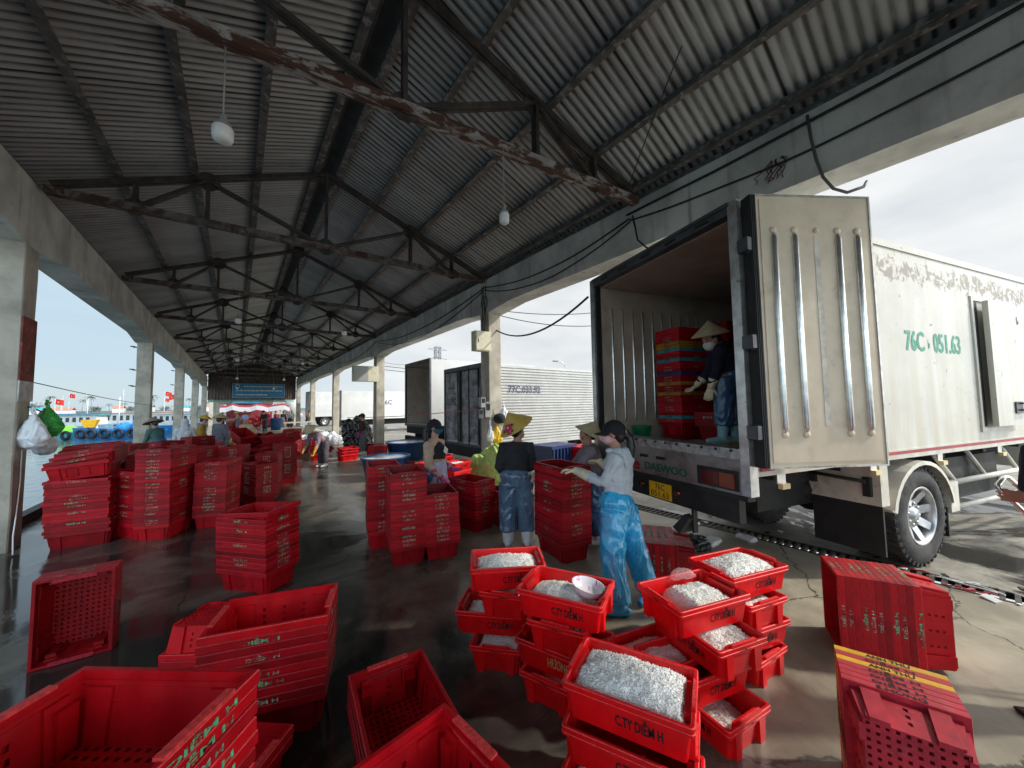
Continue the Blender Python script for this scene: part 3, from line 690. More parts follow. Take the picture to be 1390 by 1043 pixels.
# far piles: more crates than one can follow, one object
def merged(name, specs, mats, label, cat):
    mb = MB()
    for me, mw in specs:
        vs = [mw @ v.co for v in me.vertices]
        ms = [p.material_index for p in me.polygons]
        n = len(mb.v); mb.v += [tuple(v) for v in vs]
        for p in me.polygons: mb.f.append([i + n for i in p.vertices]); mb.m.append(p.material_index); mb.s.append(False)
    o = mb.build(name, mats); return tag(o, label, cat, kind='stuff')
def spec_stack(cx, cy, rot, n, z0=0., tilt=None):
    rnd = random.Random(int(cx * 53 + cy * 91)); out = []
    for k in range(n):
        me = full_s if k == n - 1 or k == 0 else rnd.choice([lite_s, lite_s2, lite_s])
        out.append((me, Matrix.Translation((cx + rnd.uniform(-.006, .006), cy + rnd.uniform(-.006, .006), z0 + k * .042)) @ Matrix.Rotation(R_(rot) + rnd.uniform(-.01, .01), 4, 'Z') @ (Euler(tilt).to_matrix().to_4x4() if tilt else Matrix())))
    return out
SM = [M['crate'], M['worn'], M['pale']]
lite_s = crate_mesh('crate_far', False, 'pale', 'DH', SM, .11); lite_s2 = crate_mesh('crate_far_plain', False, None, '', SM); full_s = lite_s2
far = spec_stack(-1.6, 7.78, 2, 18) + spec_stack(.33, 7.95, 115, 13) + spec_stack(3.02, 4.12, 80, 8) + spec_stack(-.55, 8.6, 65, 20) + spec_stack(.0, 9.0, 80, 19) + spec_stack(-1.05, 7.75, 90, 21) + spec_stack(.55, 8.9, 75, 15) + spec_stack(-1.75, 10.6, 70, 20) + spec_stack(-1.3, 11.6, 50, 19) + spec_stack(.88, 9.67, 96, 17) + spec_stack(-.77, 12.2, 40, 20) + spec_stack(-.19, 9.94, 35, 16) + spec_stack(1.48, 14.0, 64, 20) + spec_stack(-1.22, 8.5, 75, 20) + spec_stack(-1.75, 9.2, 70, 18) + spec_stack(-.2, 13.4, 60, 14) + spec_stack(-1.1, 10.4, 80, 18)
for i in range(16):
    rnd = random.Random(i + 300)
    far.append((lite_s2, Matrix.Translation((.45 + rnd.uniform(-.5, .75), 11.0 + rnd.uniform(-.8, 1.2), .45 + rnd.uniform(0, .55))) @ Euler((rnd.uniform(-.7, .7), rnd.uniform(-.7, .7), rnd.uniform(0, 3))).to_matrix().to_4x4()))
for x, y, r, n in ((.1, 10.9, 20, 9), (.75, 10.9, 60, 11), (.3, 11.7, 100, 12), (1.0, 12.0, 30, 11), (1.9, 15.4, 50, 8), (2.4, 16.8, 80, 6)): far += spec_stack(x, y, r, n)
merged('crate_pile', far, SM, 'dark red crates heaped and stacked far down the left of the shed', 'crates')

# red tubs and crates scattered in the sunlit middle distance
G5 = 'red crates in the aisle before the far workers'
for i, (x, y, z, rx, ry, rz, me, lb) in enumerate([
        (2.83, 12.4, 0, 0, 0, 10, bright_n, 'red crate on the floor in front of the bending woman, bottom'), (2.83, 12.4, .1, 0, 0, 14, bright_n, 'red crate nested on another in front of the bending woman'), (2.84, 12.42, .2, .1, 0, 14, bright_n, 'topmost red crate in front of the bending woman'),
        (2.3, 14.0, 0, 0, .1, 50, bright_n, 'red crate in the sunlit heap left of the bending woman'), (2.1, 13.2, 0, 0, 0, 80, bright_n, 'red crate in the sunlit heap nearest the tall left stacks'), (2.5, 14.6, .15, .2, .3, 20, bright_n, 'tipped red crate on the sunlit heap left of the bending woman'), (2.2, 13.6, .2, -.2, .2, 100, bright_n, 'upper tipped red crate on the heap beside the far stacks')]):
    put(me, 'crate', (x, y, z), (rx, ry, R_(rz)), lb, 'crate', G5)
standing((3.25, 11.4), R_(200), 5, 'the dark red crates on edge in the aisle', .05, [lite_n, lite_n, lite_n, lite_n, full_n], G5, short=True)
standing((3.5, 10.7), R_(-25), 6, 'the red crates on edge with sunlit opening', .06, [bright_n, lite_n, lite_n, lite_n, lite_n, full_n], G5, short=True)
o = put(bright_n, 'crate', (2.95, 9.0, .19), (R_(92), 0, R_(-60)), 'bright red crate lying on its side on the wet aisle', 'crate', G5)
o = put(full_n, 'crate', (3.2, 8.55, .19), (R_(90), 0, R_(-25)), 'dark red crate on its side beside the blue tub', 'crate', G5)

# ------------------------------------------------------------------ fish trays
TA, TB, TH = .50, .34, .15
def tray_mesh(txt='C.TY DIỄM H', ink='ink', font_w=.175, flip=False, rimtext=True):
    mb = MB(); a, b, H = TA / 2, TB / 2, TH
    rc = .016
    def loop(r, z):
        out = []
        for sx, sy, a0 in ((1, 1, 0), (-1, 1, 90), (-1, -1, 180), (1, -1, 270)):
            cx, cy = sx * (a - r - rc), sy * (b - r - rc)
            for k in range(4):
                an = R_(a0 + 30 * k); out.append(V(cx + rc * cos(an), cy + rc * sin(an), z))
        return out
    prof = [(.012, H - .034, 1), (0, H - .032, 0), (0, H - .024, 1), (.002, H - .022, 0), (.002, H - .014, 1), (0, H - .012, 0), (0, H - .003, 1), (.003, H, 0), (.013, H, 1), (.016, H - .004, 0), (.020, H - .03, 0), (.034, .012, 0)]
    rows = [loop(r, z) for r, z, m in prof]; vs = [p for r in rows for p in r]; n = 16
    for i in range(len(rows) - 1):
        mb.add([], [], 0)
    n0 = len(mb.v); mb.v += [tuple(p) for p in vs]
    for i in range(len(rows) - 1):
        for k in range(n):
            mb.f.append([n0 + i * n + k, n0 + i * n + (k + 1) % n, n0 + (i + 1) * n + (k + 1) % n, n0 + (i + 1) * n + k]); mb.m.append(prof[i][2]); mb.s.append(False)
    mb.f.append([n0 + (len(rows) - 1) * n + k for k in range(n)][::-1]); mb.m.append(0); mb.s.append(False)
    rows2 = [loop(.014, H - .033), loop(.030, .0)]; n0 = len(mb.v); mb.v += [tuple(p) for r in rows2 for p in r]
    for k in range(n):
        mb.f.append([n0 + n + k, n0 + n + (k + 1) % n, n0 + (k + 1) % n, n0 + k]); mb.m.append(0); mb.s.append(False)
    mb.f.append([n0 + n + k for k in range(n)][::-1]); mb.m.append(0); mb.s.append(False)
    for sx in (-1, 1):
        for sy in (-1, 1):   # legs on the ends
            mb.frustum(.011, .02, 0, .014, .026, H - .034, 0, Matrix.Translation((sx * (a - .018), sy * (b - .075), 0)))
        x0, x1 = sorted((sx * (a - .017), sx * (a - .001))); mb.box(x0, x1, -.085, .085, H - .002, H + .011, 0); mb.box(x0 + .002, x1 - .002, -.078, .078, H + .010, H + .0125, 1)
        x0, x1 = sorted((sx * (a - .040), sx * (a - .018))); mb.frustum(.013, .10, H - .06, .011, .09, H - .008, 0, Matrix.Translation((sx * (a - .029), 0, 0)))
        if rimtext: mb.text('DIỄM H', (sx * (a + .0015), -sx * .035, H - .026), (0, sx, 0), (0, 0, 1), .07, .016, 2, bold=.01)
    fl = (b - .0145 - (b - .030)) / (H - .033)
    for sy in (-1, 1):
        xs = .02 if not flip else -.2
        y = sy * (b - .021 + .0); tw = font_w
        yd = V(0, sy * .016, H - .033).normalized()
        zb = .045; yy = sy * (b - .030 + .016 * zb / (H - .033) + .0018)
        mb.text(txt, (-sy * -1 * (-.04) if False else (-.035 if sy < 0 else .035), yy, zb), (-sy, 0, 0), yd, tw, .066, 2, bold=.03)
    return mb.mesh('tray', [M['tray'], M['tray_edge'], M[ink]])
tr = tray_mesh(); tr_h = tray_mesh('HƯƠNG - TÂM', 'gold', .24); tr_p = tray_mesh('DIỄM H', 'ink', .12)
fish_m = mat('tiny_white_fish', (.93, .915, .87), .5, var=.08, vs=60, bump=.04, bs=260, spec=.3, obvar=.04)
fish_g = mat('tiny_grey_fish', (.92, .92, .90), .5, var=.10, vs=60, bump=.05, bs=260, spec=.3)
def heap_mesh(seed, base=.085, peak=.045, fx0=-1, fx1=1, grains=2600, mt=None, dent=None):
    rnd = random.Random(seed); mb = MB(); a, b = TA / 2 - .034, TB / 2 - .034; n, m = 44, 30
    def hgt(u, v):
        e = max(abs(u), abs(v)); z = base + peak * (1 - abs(u) ** 2.6) * (1 - abs(v) ** 2.6) - .02 * max(0, e - .9) * 10
        z += .010 * noise.noise(V(u * 2.3 + seed, v * 1.7, seed)) + .006 * noise.noise(V(u * 6, v * 5, seed + 4)) + .003 * noise.noise(V(u * 15, v * 12, seed))
        if fx0 > -1 and u < fx0 + .25: z -= .07 * min(1, max(0, (fx0 + .25 - u) / .4))
        if fx1 < 1 and u > fx1 - .25: z -= .07 * min(1, max(0, (u - fx1 + .25) / .4))
        if dent: 
            q = math.hypot((u - dent[0]) * a, (v - dent[1]) * b); z -= .006 * max(0, 1 - abs(q - .035) / .006)
        return max(.02, z)
    vs = [V(a * (-1 + 2 * i / n), b * (-1 + 2 * j / m), hgt(-1 + 2 * i / n, -1 + 2 * j / m)) for j in range(m + 1) for i in range(n + 1)]
    mb.add(vs, [(j * (n + 1) + i, j * (n + 1) + i + 1, (j + 1) * (n + 1) + i + 1, (j + 1) * (n + 1) + i) for j in range(m) for i in range(n)], 0, True)
    for k in range(grains):
        u, v = rnd.uniform(-.98, .98), rnd.uniform(-.98, .98); z = hgt(u, v)
        if z < .03: continue
        an = rnd.uniform(0, PI * 2); L_ = rnd.uniform(.007, .014); w_ = rnd.uniform(.0013, .0024); el = rnd.uniform(-.35, .7)
        d = V(cos(an) * cos(el), sin(an) * cos(el), sin(el)); s = V(-sin(an), cos(an), 0); t = d.cross(s); c = V(a * u, b * v, z + rnd.uniform(-.001, .003))
        mb.add([c - d * L_, c + s * w_, c + t * w_, c - s * w_, c + d * L_, c - t * w_], [(0, 1, 2), (0, 2, 3), (0, 3, 5), (0, 5, 1), (4, 2, 1), (4, 3, 2), (4, 5, 3), (4, 1, 5)], 0, True)
    return mb.mesh('fish_heap', [mt or fish_m])
def tray(x, y, rot, z, label, me=None, heap=None, hlabel=None, tilt=(0, 0), group='fish trays stacked in the sun'):
    o = put(me or tr, 'fish_tray', (x, y, z), (tilt[0], tilt[1], R_(rot)), label, 'tray', group)
    if heap is not None:
        h = put(heap, 'fish_heap', (x, y, z), (tilt[0], tilt[1], R_(rot)), hlabel, 'fish', 'heaps of tiny white fish')
    return o
# stack at the back left of the group
tray(1.49, 2.10, 42, .0, 'bottom red tray of the back left pile, end toward viewer', heap=heap_mesh(1, .10, .02, grains=900), hlabel='white fish showing in the bottom tray of the back left pile')
tray(1.47, 2.15, 134, .15, 'lettered third tray down in the back left pile', heap=heap_mesh(2, .07, .03, grains=900), hlabel='white fish in the third tray down, back left pile')
tray(1.57, 2.09, 38, .30, 'tray with end handle just under the back left top tray', heap=heap_mesh(3, .10, .02, grains=900), hlabel='white fish squeezed under the back left top tray')
tray(1.515, 2.085, 148, .45, 'lettered top tray of the back left pile, full of fish', heap=heap_mesh(4, .105, .045), hlabel='full white fish heap in the back left top tray')
# stack with the bowl
tray(1.60, 1.63, 20, .0, 'bottom tray of the pile under the bowl, end toward viewer')
tray(1.565, 1.585, 110, .15, 'tray with gold lettering low in the pile under the bowl', me=tr_h)
tray(1.62, 1.605, 27, .30, 'end-on tray with fish right under the bowl tray', heap=heap_mesh(5, .105, .02, grains=1200, mt=fish_g), hlabel='greyish white fish in the tray under the bowl tray')
tray(1.56, 1.56, 116, .45, 'lettered top tray holding fish and a patterned bowl', heap=heap_mesh(6, .075, .055, -.55), hlabel='white fish heap with a bowl sunk into it')
# big near pile
tray(1.31, .95, 113, .05, 'lowest tray of the big front pile, edge at bottom', heap=heap_mesh(7, .11, .02, grains=1200), hlabel='line of white fish under the second front tray')
tray(1.335, .97, 114.5, .20, 'second lettered tray down in the big front pile', me=tr)
tray(1.36, .985, 114, .35, 'lettered top tray nearest the viewer, heaped with fish', heap=heap_mesh(8, .125, .045, grains=5200, mt=fish_g, dent=(.62, -.45)), hlabel='largest white fish heap, in the nearest top tray')
# right pile with the water bag
tray(2.02, 1.01, 80, .0, 'tray on the floor at the foot of the bag pile, end forward', heap=heap_mesh(9, .10, .03, .0), hlabel='white fish half filling the floor tray of the bag pile')
tray(1.98, 1.05, 163, .15, 'lettered third tray down in the pile with the bag')
tray(2.10, 1.035, 73, .30, 'second tray of the bag pile with fish and end handle', heap=heap_mesh(10, .115, .03, grains=3600), hlabel='white fish in the second tray below the plastic bag')
tray(2.08, 1.08, 163, .45, 'lettered top tray holding fish and a clear plastic bag', heap=heap_mesh(11, .085, .05, -1, .55, grains=3600), hlabel='white fish heap beside a clear plastic bag')
tray(1.83, 1.23, 165, .14, 'half hidden tray with fish peeping between two piles', heap=heap_mesh(12, .11, .02, grains=900), hlabel='sliver of white fish between the front and bag piles')
# back right pile
tray(2.60, 1.10, 82, .0, 'tray on the floor at the foot of the back right pile')
tray(2.58, 1.05, 163, .15, 'third tray down in the back right pile, mostly hidden')
tray(2.64, 1.10, 74, .30, 'end-on second tray of the back right pile', heap=heap_mesh(13, .105, .02, grains=900), hlabel='white fish showing in the back right second tray')
tray(2.65, 1.065, 163, .45, 'lettered top tray of the back right pile, heaped full', heap=heap_mesh(14, .115, .06, grains=3600), hlabel='pointed white fish heap in the back right top tray')
# small tray end behind the bowl pile
# sunlit trays in the middle distance beside the green cloth
hm = heap_mesh(20, .10, .04, grains=700)
for i, (x, y, rot, z, lb) in enumerate([(3.35, 6.2, 20, 0, 'bottom tray of the sunlit pile left of the green cloth'), (3.35, 6.2, 22, .15, 'second tray of the sunlit pile left of the green cloth'), (3.36, 6.2, 18, .30, 'third tray of the sunlit pile left of the green cloth'), (3.36, 6.2, 22, .45, 'top fish tray of the sunlit pile left of the green cloth'),
        (2.95, 6.5, 20, 0, 'bottom tray behind the woman with the blue mask'), (2.95, 6.5, 24, .15, 'second tray behind the woman with the blue mask'), (2.95, 6.5, 20, .30, 'third tray behind the woman with the blue mask'), (2.95, 6.5, 24, .45, 'top fish tray behind the woman with the blue mask'),
        (3.6, 7.35, 20, .42, 'long red tray edge seen above the sunlit fish pile'), (3.6, 7.35, 20, .27, 'lower red tray under the one above the fish pile'), (2.5, 6.9, 110, .35, 'red tray left of the woman with the blue mask'), (2.5, 6.9, 108, .2, 'lower red tray left of the woman with the blue mask')]):
    top = z > .44
    tray(x, y, rot, z, lb, heap=hm if top else None, hlabel='white fish in the sunlit tray ' + ('beside the green cloth' if x > 3.2 else 'behind the blue-masked woman'), group='red trays in the sunny middle distance')
# bowl and bag
bw = thing('bowl', 'white plastic bowl with pink flowers sunk in the fish', 'bowl', (1.63, 1.465, .548), R_(20)); bw.rotation_euler = (R_(10), R_(4), R_(20)); bw.scale = (1.1, 1.1, 1.1)
mb = MB(); mb.lathe([(.001, 0), (.035, .001), (.055, .012), (.075, .035), (.085, .058), (.088, .06), (.084, .057), (.072, .035), (.052, .014), (.001, .006)], 40)
def bowlx(nt, nd, noi, mix, ramp, c, tc, mp, b):
    n = noi(13, 3, .6, 1.5); n2 = noi(40, 2, .5); c = mix(ramp(n.outputs[0], .60, .66), c, (.60, .16, .40)); return mix(ramp(n2.outputs[0], .62, .68), c, (.55, .42, .55))
mb.build('shell', mat('bowl_white_pink', (.78, .74, .78), .25, extra=bowlx), bw)
M['clear'] = mat('clear_plastic', (.86, .88, .88), .12, trans=.75, alpha=.55, spec=.8)
mb = MB(); mb.tube([(-.07, 0, .01), (-.05, .0, .018), (0, .01, .025), (.05, .0, .02), (.075, -.01, .012)], [.008, .026, .030, .026, .012], 14, round_=True)
bag = remeshed('water_bag', mb, M['clear'], None, .006, 2, .006, (40, 40, 40)); bag.location = (2.18, 1.19, .585); bag.rotation_euler = (0, 0, R_(-25)); tag(bag, 'clear crumpled plastic bag lying on the fish in a tray', 'bag')
# ------------------------------------------------------------------ vehicles
def peel(nt, nd, noi, mix, ramp, c, tc, mp, b):
    L = nt.links
    sx = nd('ShaderNodeSeparateXYZ'); L.new(tc.outputs['Object'], sx.inputs[0])
    n = noi(9.5, 10, .70, .8); nb = noi(.9, 3, .5)
    # flaking is worst in a band under the roof edge
    d = nd('ShaderNodeMath', operation='SUBTRACT'); d.inputs[1].default_value = 2.98; L.new(sx.outputs[2], d.inputs[0])
    a = nd('ShaderNodeMath', operation='ABSOLUTE'); L.new(d.outputs[0], a.inputs[0])
    band = ramp(a.outputs[0], .22, .02)
    ad = nd('ShaderNodeMath', operation='MULTIPLY_ADD'); ad.inputs[1].default_value = .15; L.new(band, ad.inputs[0]); L.new(n.outputs[0], ad.inputs[2])
    ad2 = nd('ShaderNodeMath', operation='MULTIPLY_ADD'); ad2.inputs[1].default_value = .14; L.new(nb.outputs[0], ad2.inputs[0]); L.new(ad.outputs[0], ad2.inputs[2])
    st = nd('ShaderNodeMapping'); st.inputs['Scale'].default_value = (3.0, 3.0, .3); L.new(tc.outputs['Object'], st.inputs[0])
    n2 = nd('ShaderNodeTexNoise'); n2.inputs['Scale'].default_value = 2.2; n2.inputs['Detail'].default_value = 6; L.new(st.outputs[0], n2.inputs['Vector'])
    low = nd('ShaderNodeMapRange'); low.inputs[1].default_value = 2.4; low.inputs[2].default_value = 1.1; low.inputs[3].default_value = .28; low.inputs[4].default_value = .75; L.new(sx.outputs[2], low.inputs[0])
    mu = nd('ShaderNodeMath', operation='MULTIPLY'); L.new(ramp(n2.outputs[0], .30, .66), mu.inputs[0]); L.new(low.outputs[0], mu.inputs[1])
    c = mix(mu.outputs[0], c, (.50, .44, .33))
    return mix(ramp(ad2.outputs[0], .705, .735), c, (.26, .22, .17))
M['body'] = mat('truck_white_paint', (.60, .585, .53), .5, var=.10, vs=1.4, extra=peel, bump=.06, bs=30)
M['inner'] = mat('truck_inner_panel', (.46, .38, .30), .5, var=.18, vs=2, col2=(.32, .25, .19), c2=(.5, .75), c2s=3)
M['door_in'] = mat('door_inner_panel', (.74, .61, .45), .45, var=.12, vs=2.2, col2=(.56, .44, .30), c2=(.5, .78), c2s=3.5, bump=.05, bs=20)
M['alu'] = mat('aluminium_trim', (.60, .59, .57), .35, metal=.85, var=.25, vs=9, col2=(.22, .17, .12), c2=(.6, .75), c2s=14)
M['chrome'] = mat('bright_rib_metal', (.78, .77, .75), .25, metal=.9, var=.15, vs=14)
M['sill'] = mat('sill_worn_metal', (.42, .40, .38), .4, metal=.7, var=.35, vs=14, col2=(.14, .11, .09), c2=(.52, .68), c2s=11, bump=.4, bs=60)
M['rearp'] = mat('rear_panel_metal', (.30, .27, .25), .38, metal=.55, var=.25, vs=4, col2=(.13, .10, .085), c2=(.5, .75), c2s=5)
M['frame'] = mat('rear_frame_dark', (.10, .105, .115), .45, metal=.5, var=.3, vs=6)
M['fender'] = mat('fender_dirty_white', (.62, .58, .50), .5, var=.15, vs=3, col2=(.35, .29, .21), c2=(.52, .75), c2s=5)
M['tgreen'] = mat('lettering_green', (.02, .27, .17), .5, var=.35, vs=25)
M['tgreen2'] = mat('lettering_dark_green', (.012, .11, .075), .5, var=.3, vs=25)
M['tred'] = mat('logo_red', (.38, .012, .018), .5, var=.2, vs=25)
M['stripe'] = mat('stripe_red', (.30, .02, .03), .5, var=.3, vs=5)
M['plate'] = mat('plate_yellow', (.80, .42, .01), .45, var=.1, vs=20)
M['lampr'] = mat('lamp_red', (.10, .006, .006), .15, spec=.7)
M['lampo'] = mat('lamp_orange', (.22, .035, .006), .15, spec=.7)
M['amber'] = mat('amber_plastic', (.75, .36, .01), .3)
M['cream'] = mat('cream_plastic', (.72, .58, .30), .4)
M['tyre'] = mat('tyre_rubber', (.030, .029, .028), .8, var=.4, vs=9, col2=(.085, .078, .068), c2=(.45, .7), c2s=6, bump=.2, bs=60)
M['wheelm'] = mat('wheel_silver', (.50, .50, .50), .38, metal=.75, var=.25, vs=9, col2=(.2, .17, .14), c2=(.58, .75), c2s=9)
M['glass'] = mat('windscreen_glass', (.02, .025, .03), .05, spec=.9)

def wheel(parent, s, y, r, wd, outer=-1, name='wheel'):
    """axis along y, face toward outer*y"""
    wo = bpy.data.objects.new(name, None); COL.objects.link(wo); wo.parent = parent; wo.location = (s, y, r)
    Mx = Matrix.Rotation(PI / 2 * (1 if outer < 0 else -1), 4, 'X')   # z -> -y for outer=-1
    mb = MB(); ri = r * .60
    prof = [(ri, wd * .40), (ri * 1.05, wd * .47), (r * .80, wd * .50), (r * .90, wd * .46), (r * .975, wd * .40), (r, wd * .33), (r, -wd * .33), (r * .975, -wd * .40), (r * .9, -wd * .47), (ri, -wd * .45)]
    mb.lathe(prof, 56, 0, Mx)
    for k in range(40):
        a = 2 * PI * k / 40
        for q, (za, zb) in enumerate(((.10, .42), (-.42, -.10))):
            aa = a + (PI / 40 if q else 0)
            mm = Mx @ Matrix.Rotation(aa, 4, 'Z'); mb.box(r - .004, r + .012, -.022, .018, wd * za, wd * zb, 0, mm)
            if q == 0: mb.box(r * .955, r * .99, -.016, .012, wd * .40, wd * .435, 0, mm)
    mb.build('tyre', M['tyre'], wo)
    mb = MB(); z = wd * .36
    mb.lathe([(ri, wd * .44), (ri * .97, wd * .455), (ri * .91, wd * .42), (ri * .88, wd * .25), (ri * .86, -wd * .3)], 48, 0, Mx)
    mb.lathe([(.001, z * .75), (ri * .20, z * .75), (ri * .22, z * .45), (ri * .46, z * .42), (ri * .50, z * .30)], 32, 0, Mx)
    for k in range(8):
        mm = Mx @ Matrix.Rotation(2 * PI * k / 8 + .2, 4, 'Z')
        mb.add([mm @ V(ri * .46, -ri * .15, z * .36), mm @ V(ri * .46, ri * .15, z * .36), mm @ V(ri * .90, ri * .13, z * .95), mm @ V(ri * .90, -ri * .13, z * .95), mm @ V(ri * .46, -ri * .15, z * .1), mm @ V(ri * .46, ri * .15, z * .1), mm @ V(ri * .90, ri * .13, z * .55), mm @ V(ri * .90, -ri * .13, z * .55)], [(0, 1, 2, 3), (4, 7, 6, 5), (0, 4, 5, 1), (2, 6, 7, 3), (1, 5, 6, 2), (3, 7, 4, 0)], 0)
        q = Mx @ Matrix.Rotation(2 * PI * (k + .5) / 8 + .2, 4, 'Z')
        mb.lathe([(.001, z * .62), (.014, z * .60), (.017, z * .4), (.017, z * .3)], 10, 0, q @ Matrix.Translation((ri * .36, 0, 0)))
    mb.build('rim', M['wheelm'], wo)
    mb = MB(); mb.lathe([(.001, -wd * .1), (ri * .87, -wd * .1)], 32, 0, Mx); mb.build('brake_drum', M['black'], wo)
    return wo

TR = V(3.118, 1.115, 0); TD = math.atan2(-.27078, .96264)
trk = thing('box_truck', 'large white refrigerated box truck with open rear door backed up to the shed', 'truck', TR, TD)
LX, WY, ZF, ZT = 6.3, 2.0, 1.20, 3.235
mb = MB(); t = .075
mb.box(.02, LX, 0, t, 1.15, ZT); mb.box(.02, LX, WY - t, WY, 1.15, ZT); mb.box(LX - t, LX, t, WY - t, 1.15, ZT - t); mb.box(.02, LX - t, t, WY - t, ZT - t, ZT - .002); mb.box(.02, LX - t, t, WY - t, 1.12, ZF)
mb.build('cargo_box', M['body'], trk)
mb = MB()   # roof edge moulding
mb.box(.0, LX + .01, -.012, .02, ZT - .055, ZT + .012); mb.box(.0, LX + .01, WY - .02, WY + .012, ZT - .055, ZT + .012); mb.box(.02, LX, .02, WY - .02, ZT, ZT + .01)
mb.build('roof_moulding', M['body'], trk)
mb = MB(); a = t + .004
mb.box(.06, LX - .09, a, a + .012, ZF + .003, ZT - t - .004); mb.box(.06, LX - .09, WY - a - .012, WY - a, ZF + .003, ZT - t - .004)
mb.box(LX - .10, LX - .088, a, WY - a, ZF + .003, ZT - t - .004); mb.box(.06, LX - .1, a + .012, WY - a - .012, ZT - t - .018, ZT - t - .005)
mb.build('inner_lining', M['inner'], trk)
x = .22; i = 0
while x < LX - .2:
    for yy, sg in ((WY - a - .012, -1), (a + .012, 1)):
        mb = MB(); mb.tube([(x, yy, 1.42), (x, yy, 1.46), (x, yy, 2.86), (x, yy, 2.90)], [.004, .016, .016, .004], 10); mb.build('wall_rib', M['chrome'] if sg < 0 else M['alu'], trk)
    x += .165
mb = MB(); mb.lathe([(.001, 0), (.05, 0), (.055, -.012), (.03, -.02), (.001, -.02)], 20, 0, Matrix.Translation((1.15, .75, ZT - t - .02))); mb.build('ceiling_lamp', M['alu'], trk)
mb = MB()   # rear frame
mb.box(-.035, .055, -.012, .062, .93, ZT + .015); mb.build('frame_post', M['alu'], trk); mb = MB(); mb.box(-.035, .055, WY - .062, WY + .012, .93, ZT + .015); mb.build('frame_post', M['alu'], trk)
mb = MB(); mb.box(-.035, .055, .062, WY - .062, ZT - .085, ZT + .014); mb.box(-.05, -.035, .05, WY - .05, ZT - .02, ZT + .012); mb.build('frame_header', M['frame'], trk)
for k in range(5):
    mb = MB(); yy = .3 + k * .35; mb.box(-.048, -.036, yy - .06, yy + .06, ZT - .06, ZT - .04); mb.build('header_lamp', M['black'], trk)
mb = MB(); mb.box(-.01, .055, WY - .09, WY - .062, ZF, ZT - .085, 0); mb.build('door_seal', M['rubber'], trk); mb = MB(); mb.box(-.012, .055, .062, .072, ZF, ZT - .085, 0); mb.build('door_seal', M['rubber'], trk)
mb = MB(); mb.box(-.05, .16, .063, WY - .063, 1.205, 1.285); 
mb.box(-.056, -.05, .07, WY - .07, 1.225, 1.26); mb.build('sill', M['sill'], trk)
for k in range(14):
    mb = MB(); mb.ball((-.056, .12 + k * .136, 1.268), (.006, .014, .012), 8); mb.build('sill_bolt', M['black'], trk)
mb = MB(); mb.box(-.04, .05, .063, WY - .063, .93, 1.203); mb.box(-.046, -.04, .063, WY - .063, 1.165, 1.185); mb.build('rear_panel', M['rearp'], trk)
mb = MB(); mb.box(-.055, .03, .0, WY, .895, .928); mb.box(-.02, .05, .1, WY - .1, .70, .893); mb.build('rear_bumper', M['black'], trk)
mb = MB(); mb.text('DAEWOO', (-.0425, 1.10, .975), (0, -1, 0), (0, 0, 1), .53, .078, 0, bold=.03); mb.build('maker_lettering', M['tgreen2'], trk)
mb = MB()
for k in range(7):
    an = R_(-66 + 22 * k); c0 = V(-.0425, 1.225, .985)
    d = V(0, -sin(an), cos(an)); s = V(0, -cos(an), -sin(an))
    mb.add([c0 - s * .004 + d * .012, c0 + s * .004 + d * .012, c0 + d * .05 + s * .011, c0 + d * .062, c0 + d * .05 - s * .011], [(0, 1, 2, 3, 4)])
n = 14; mb.add([V(-.0424, 1.225, .985) + V(0, -.05 * cos(PI + PI * k / n), .035 * sin(PI + PI * k / n)) for k in range(n + 1)], [tuple(range(n + 1))])
mb.build('emblem', M['tred'], trk)
for yy in (1.10, .87):
    mb = MB(); mb.box(-.06, -.04, yy - .045, yy + .045, 1.10, 1.125); mb.box(-.072, -.06, yy - .04, yy - .02, 1.10, 1.13); mb.box(-.072, -.06, yy + .02, yy + .04, 1.10, 1.13); mb.build('latch', M['black'], trk)
mb = MB(); mb.box(-.03, -.024, .775, 1.065, .715, .865); pl = mb.build('licence_plate', M['plate'], trk)
mb = MB(); mb.text('76C', (-.0315, .98, .795), (0, -1, 0), (0, 0, 1), .12, .056, 0, bold=.012); mb.text('051.63', (-.0315, 1.04, .726), (0, -1, 0), (0, 0, 1), .235, .056, 0, bold=.012); mb.build('plate_number', M['ink'], pl)
for yy, r_ in ((.70, .035), (1.17, .03)):
    mb = MB(); mb.lathe([(.001, 0), (r_, 0), (r_, .02), (.001, .026)], 20, 0, Matrix.Translation((-.02, yy, .81)) @ Matrix.Rotation(-PI / 2, 4, 'Y')); mb.build('reflector', M['lampr'], trk)
tl = MB(); tl.box(-.052, -.038, .075, .45, .955, 1.11); tlo = tl.build('tail_lamp', M['black'], trk)
mb = MB(); mb.box(-.06, -.052, .24, .40, .97, 1.085); mb.build('red_lens', M['lampr'], tlo)
mb = MB(); mb.box(-.06, -.052, .105, .235, .97, 1.085); mb.build('orange_lens', M['lampo'], tlo)
mb = MB(); mb.box(-.03, .02, .53, .55, .5, .72); mb.frustum(.09, .04, -.1, .03, .03, .05, 0, Matrix.Translation((-.05, .58, .60)) @ Matrix.Rotation(.5, 4, 'X')); mb.build('tow_bracket', M['black'], trk)
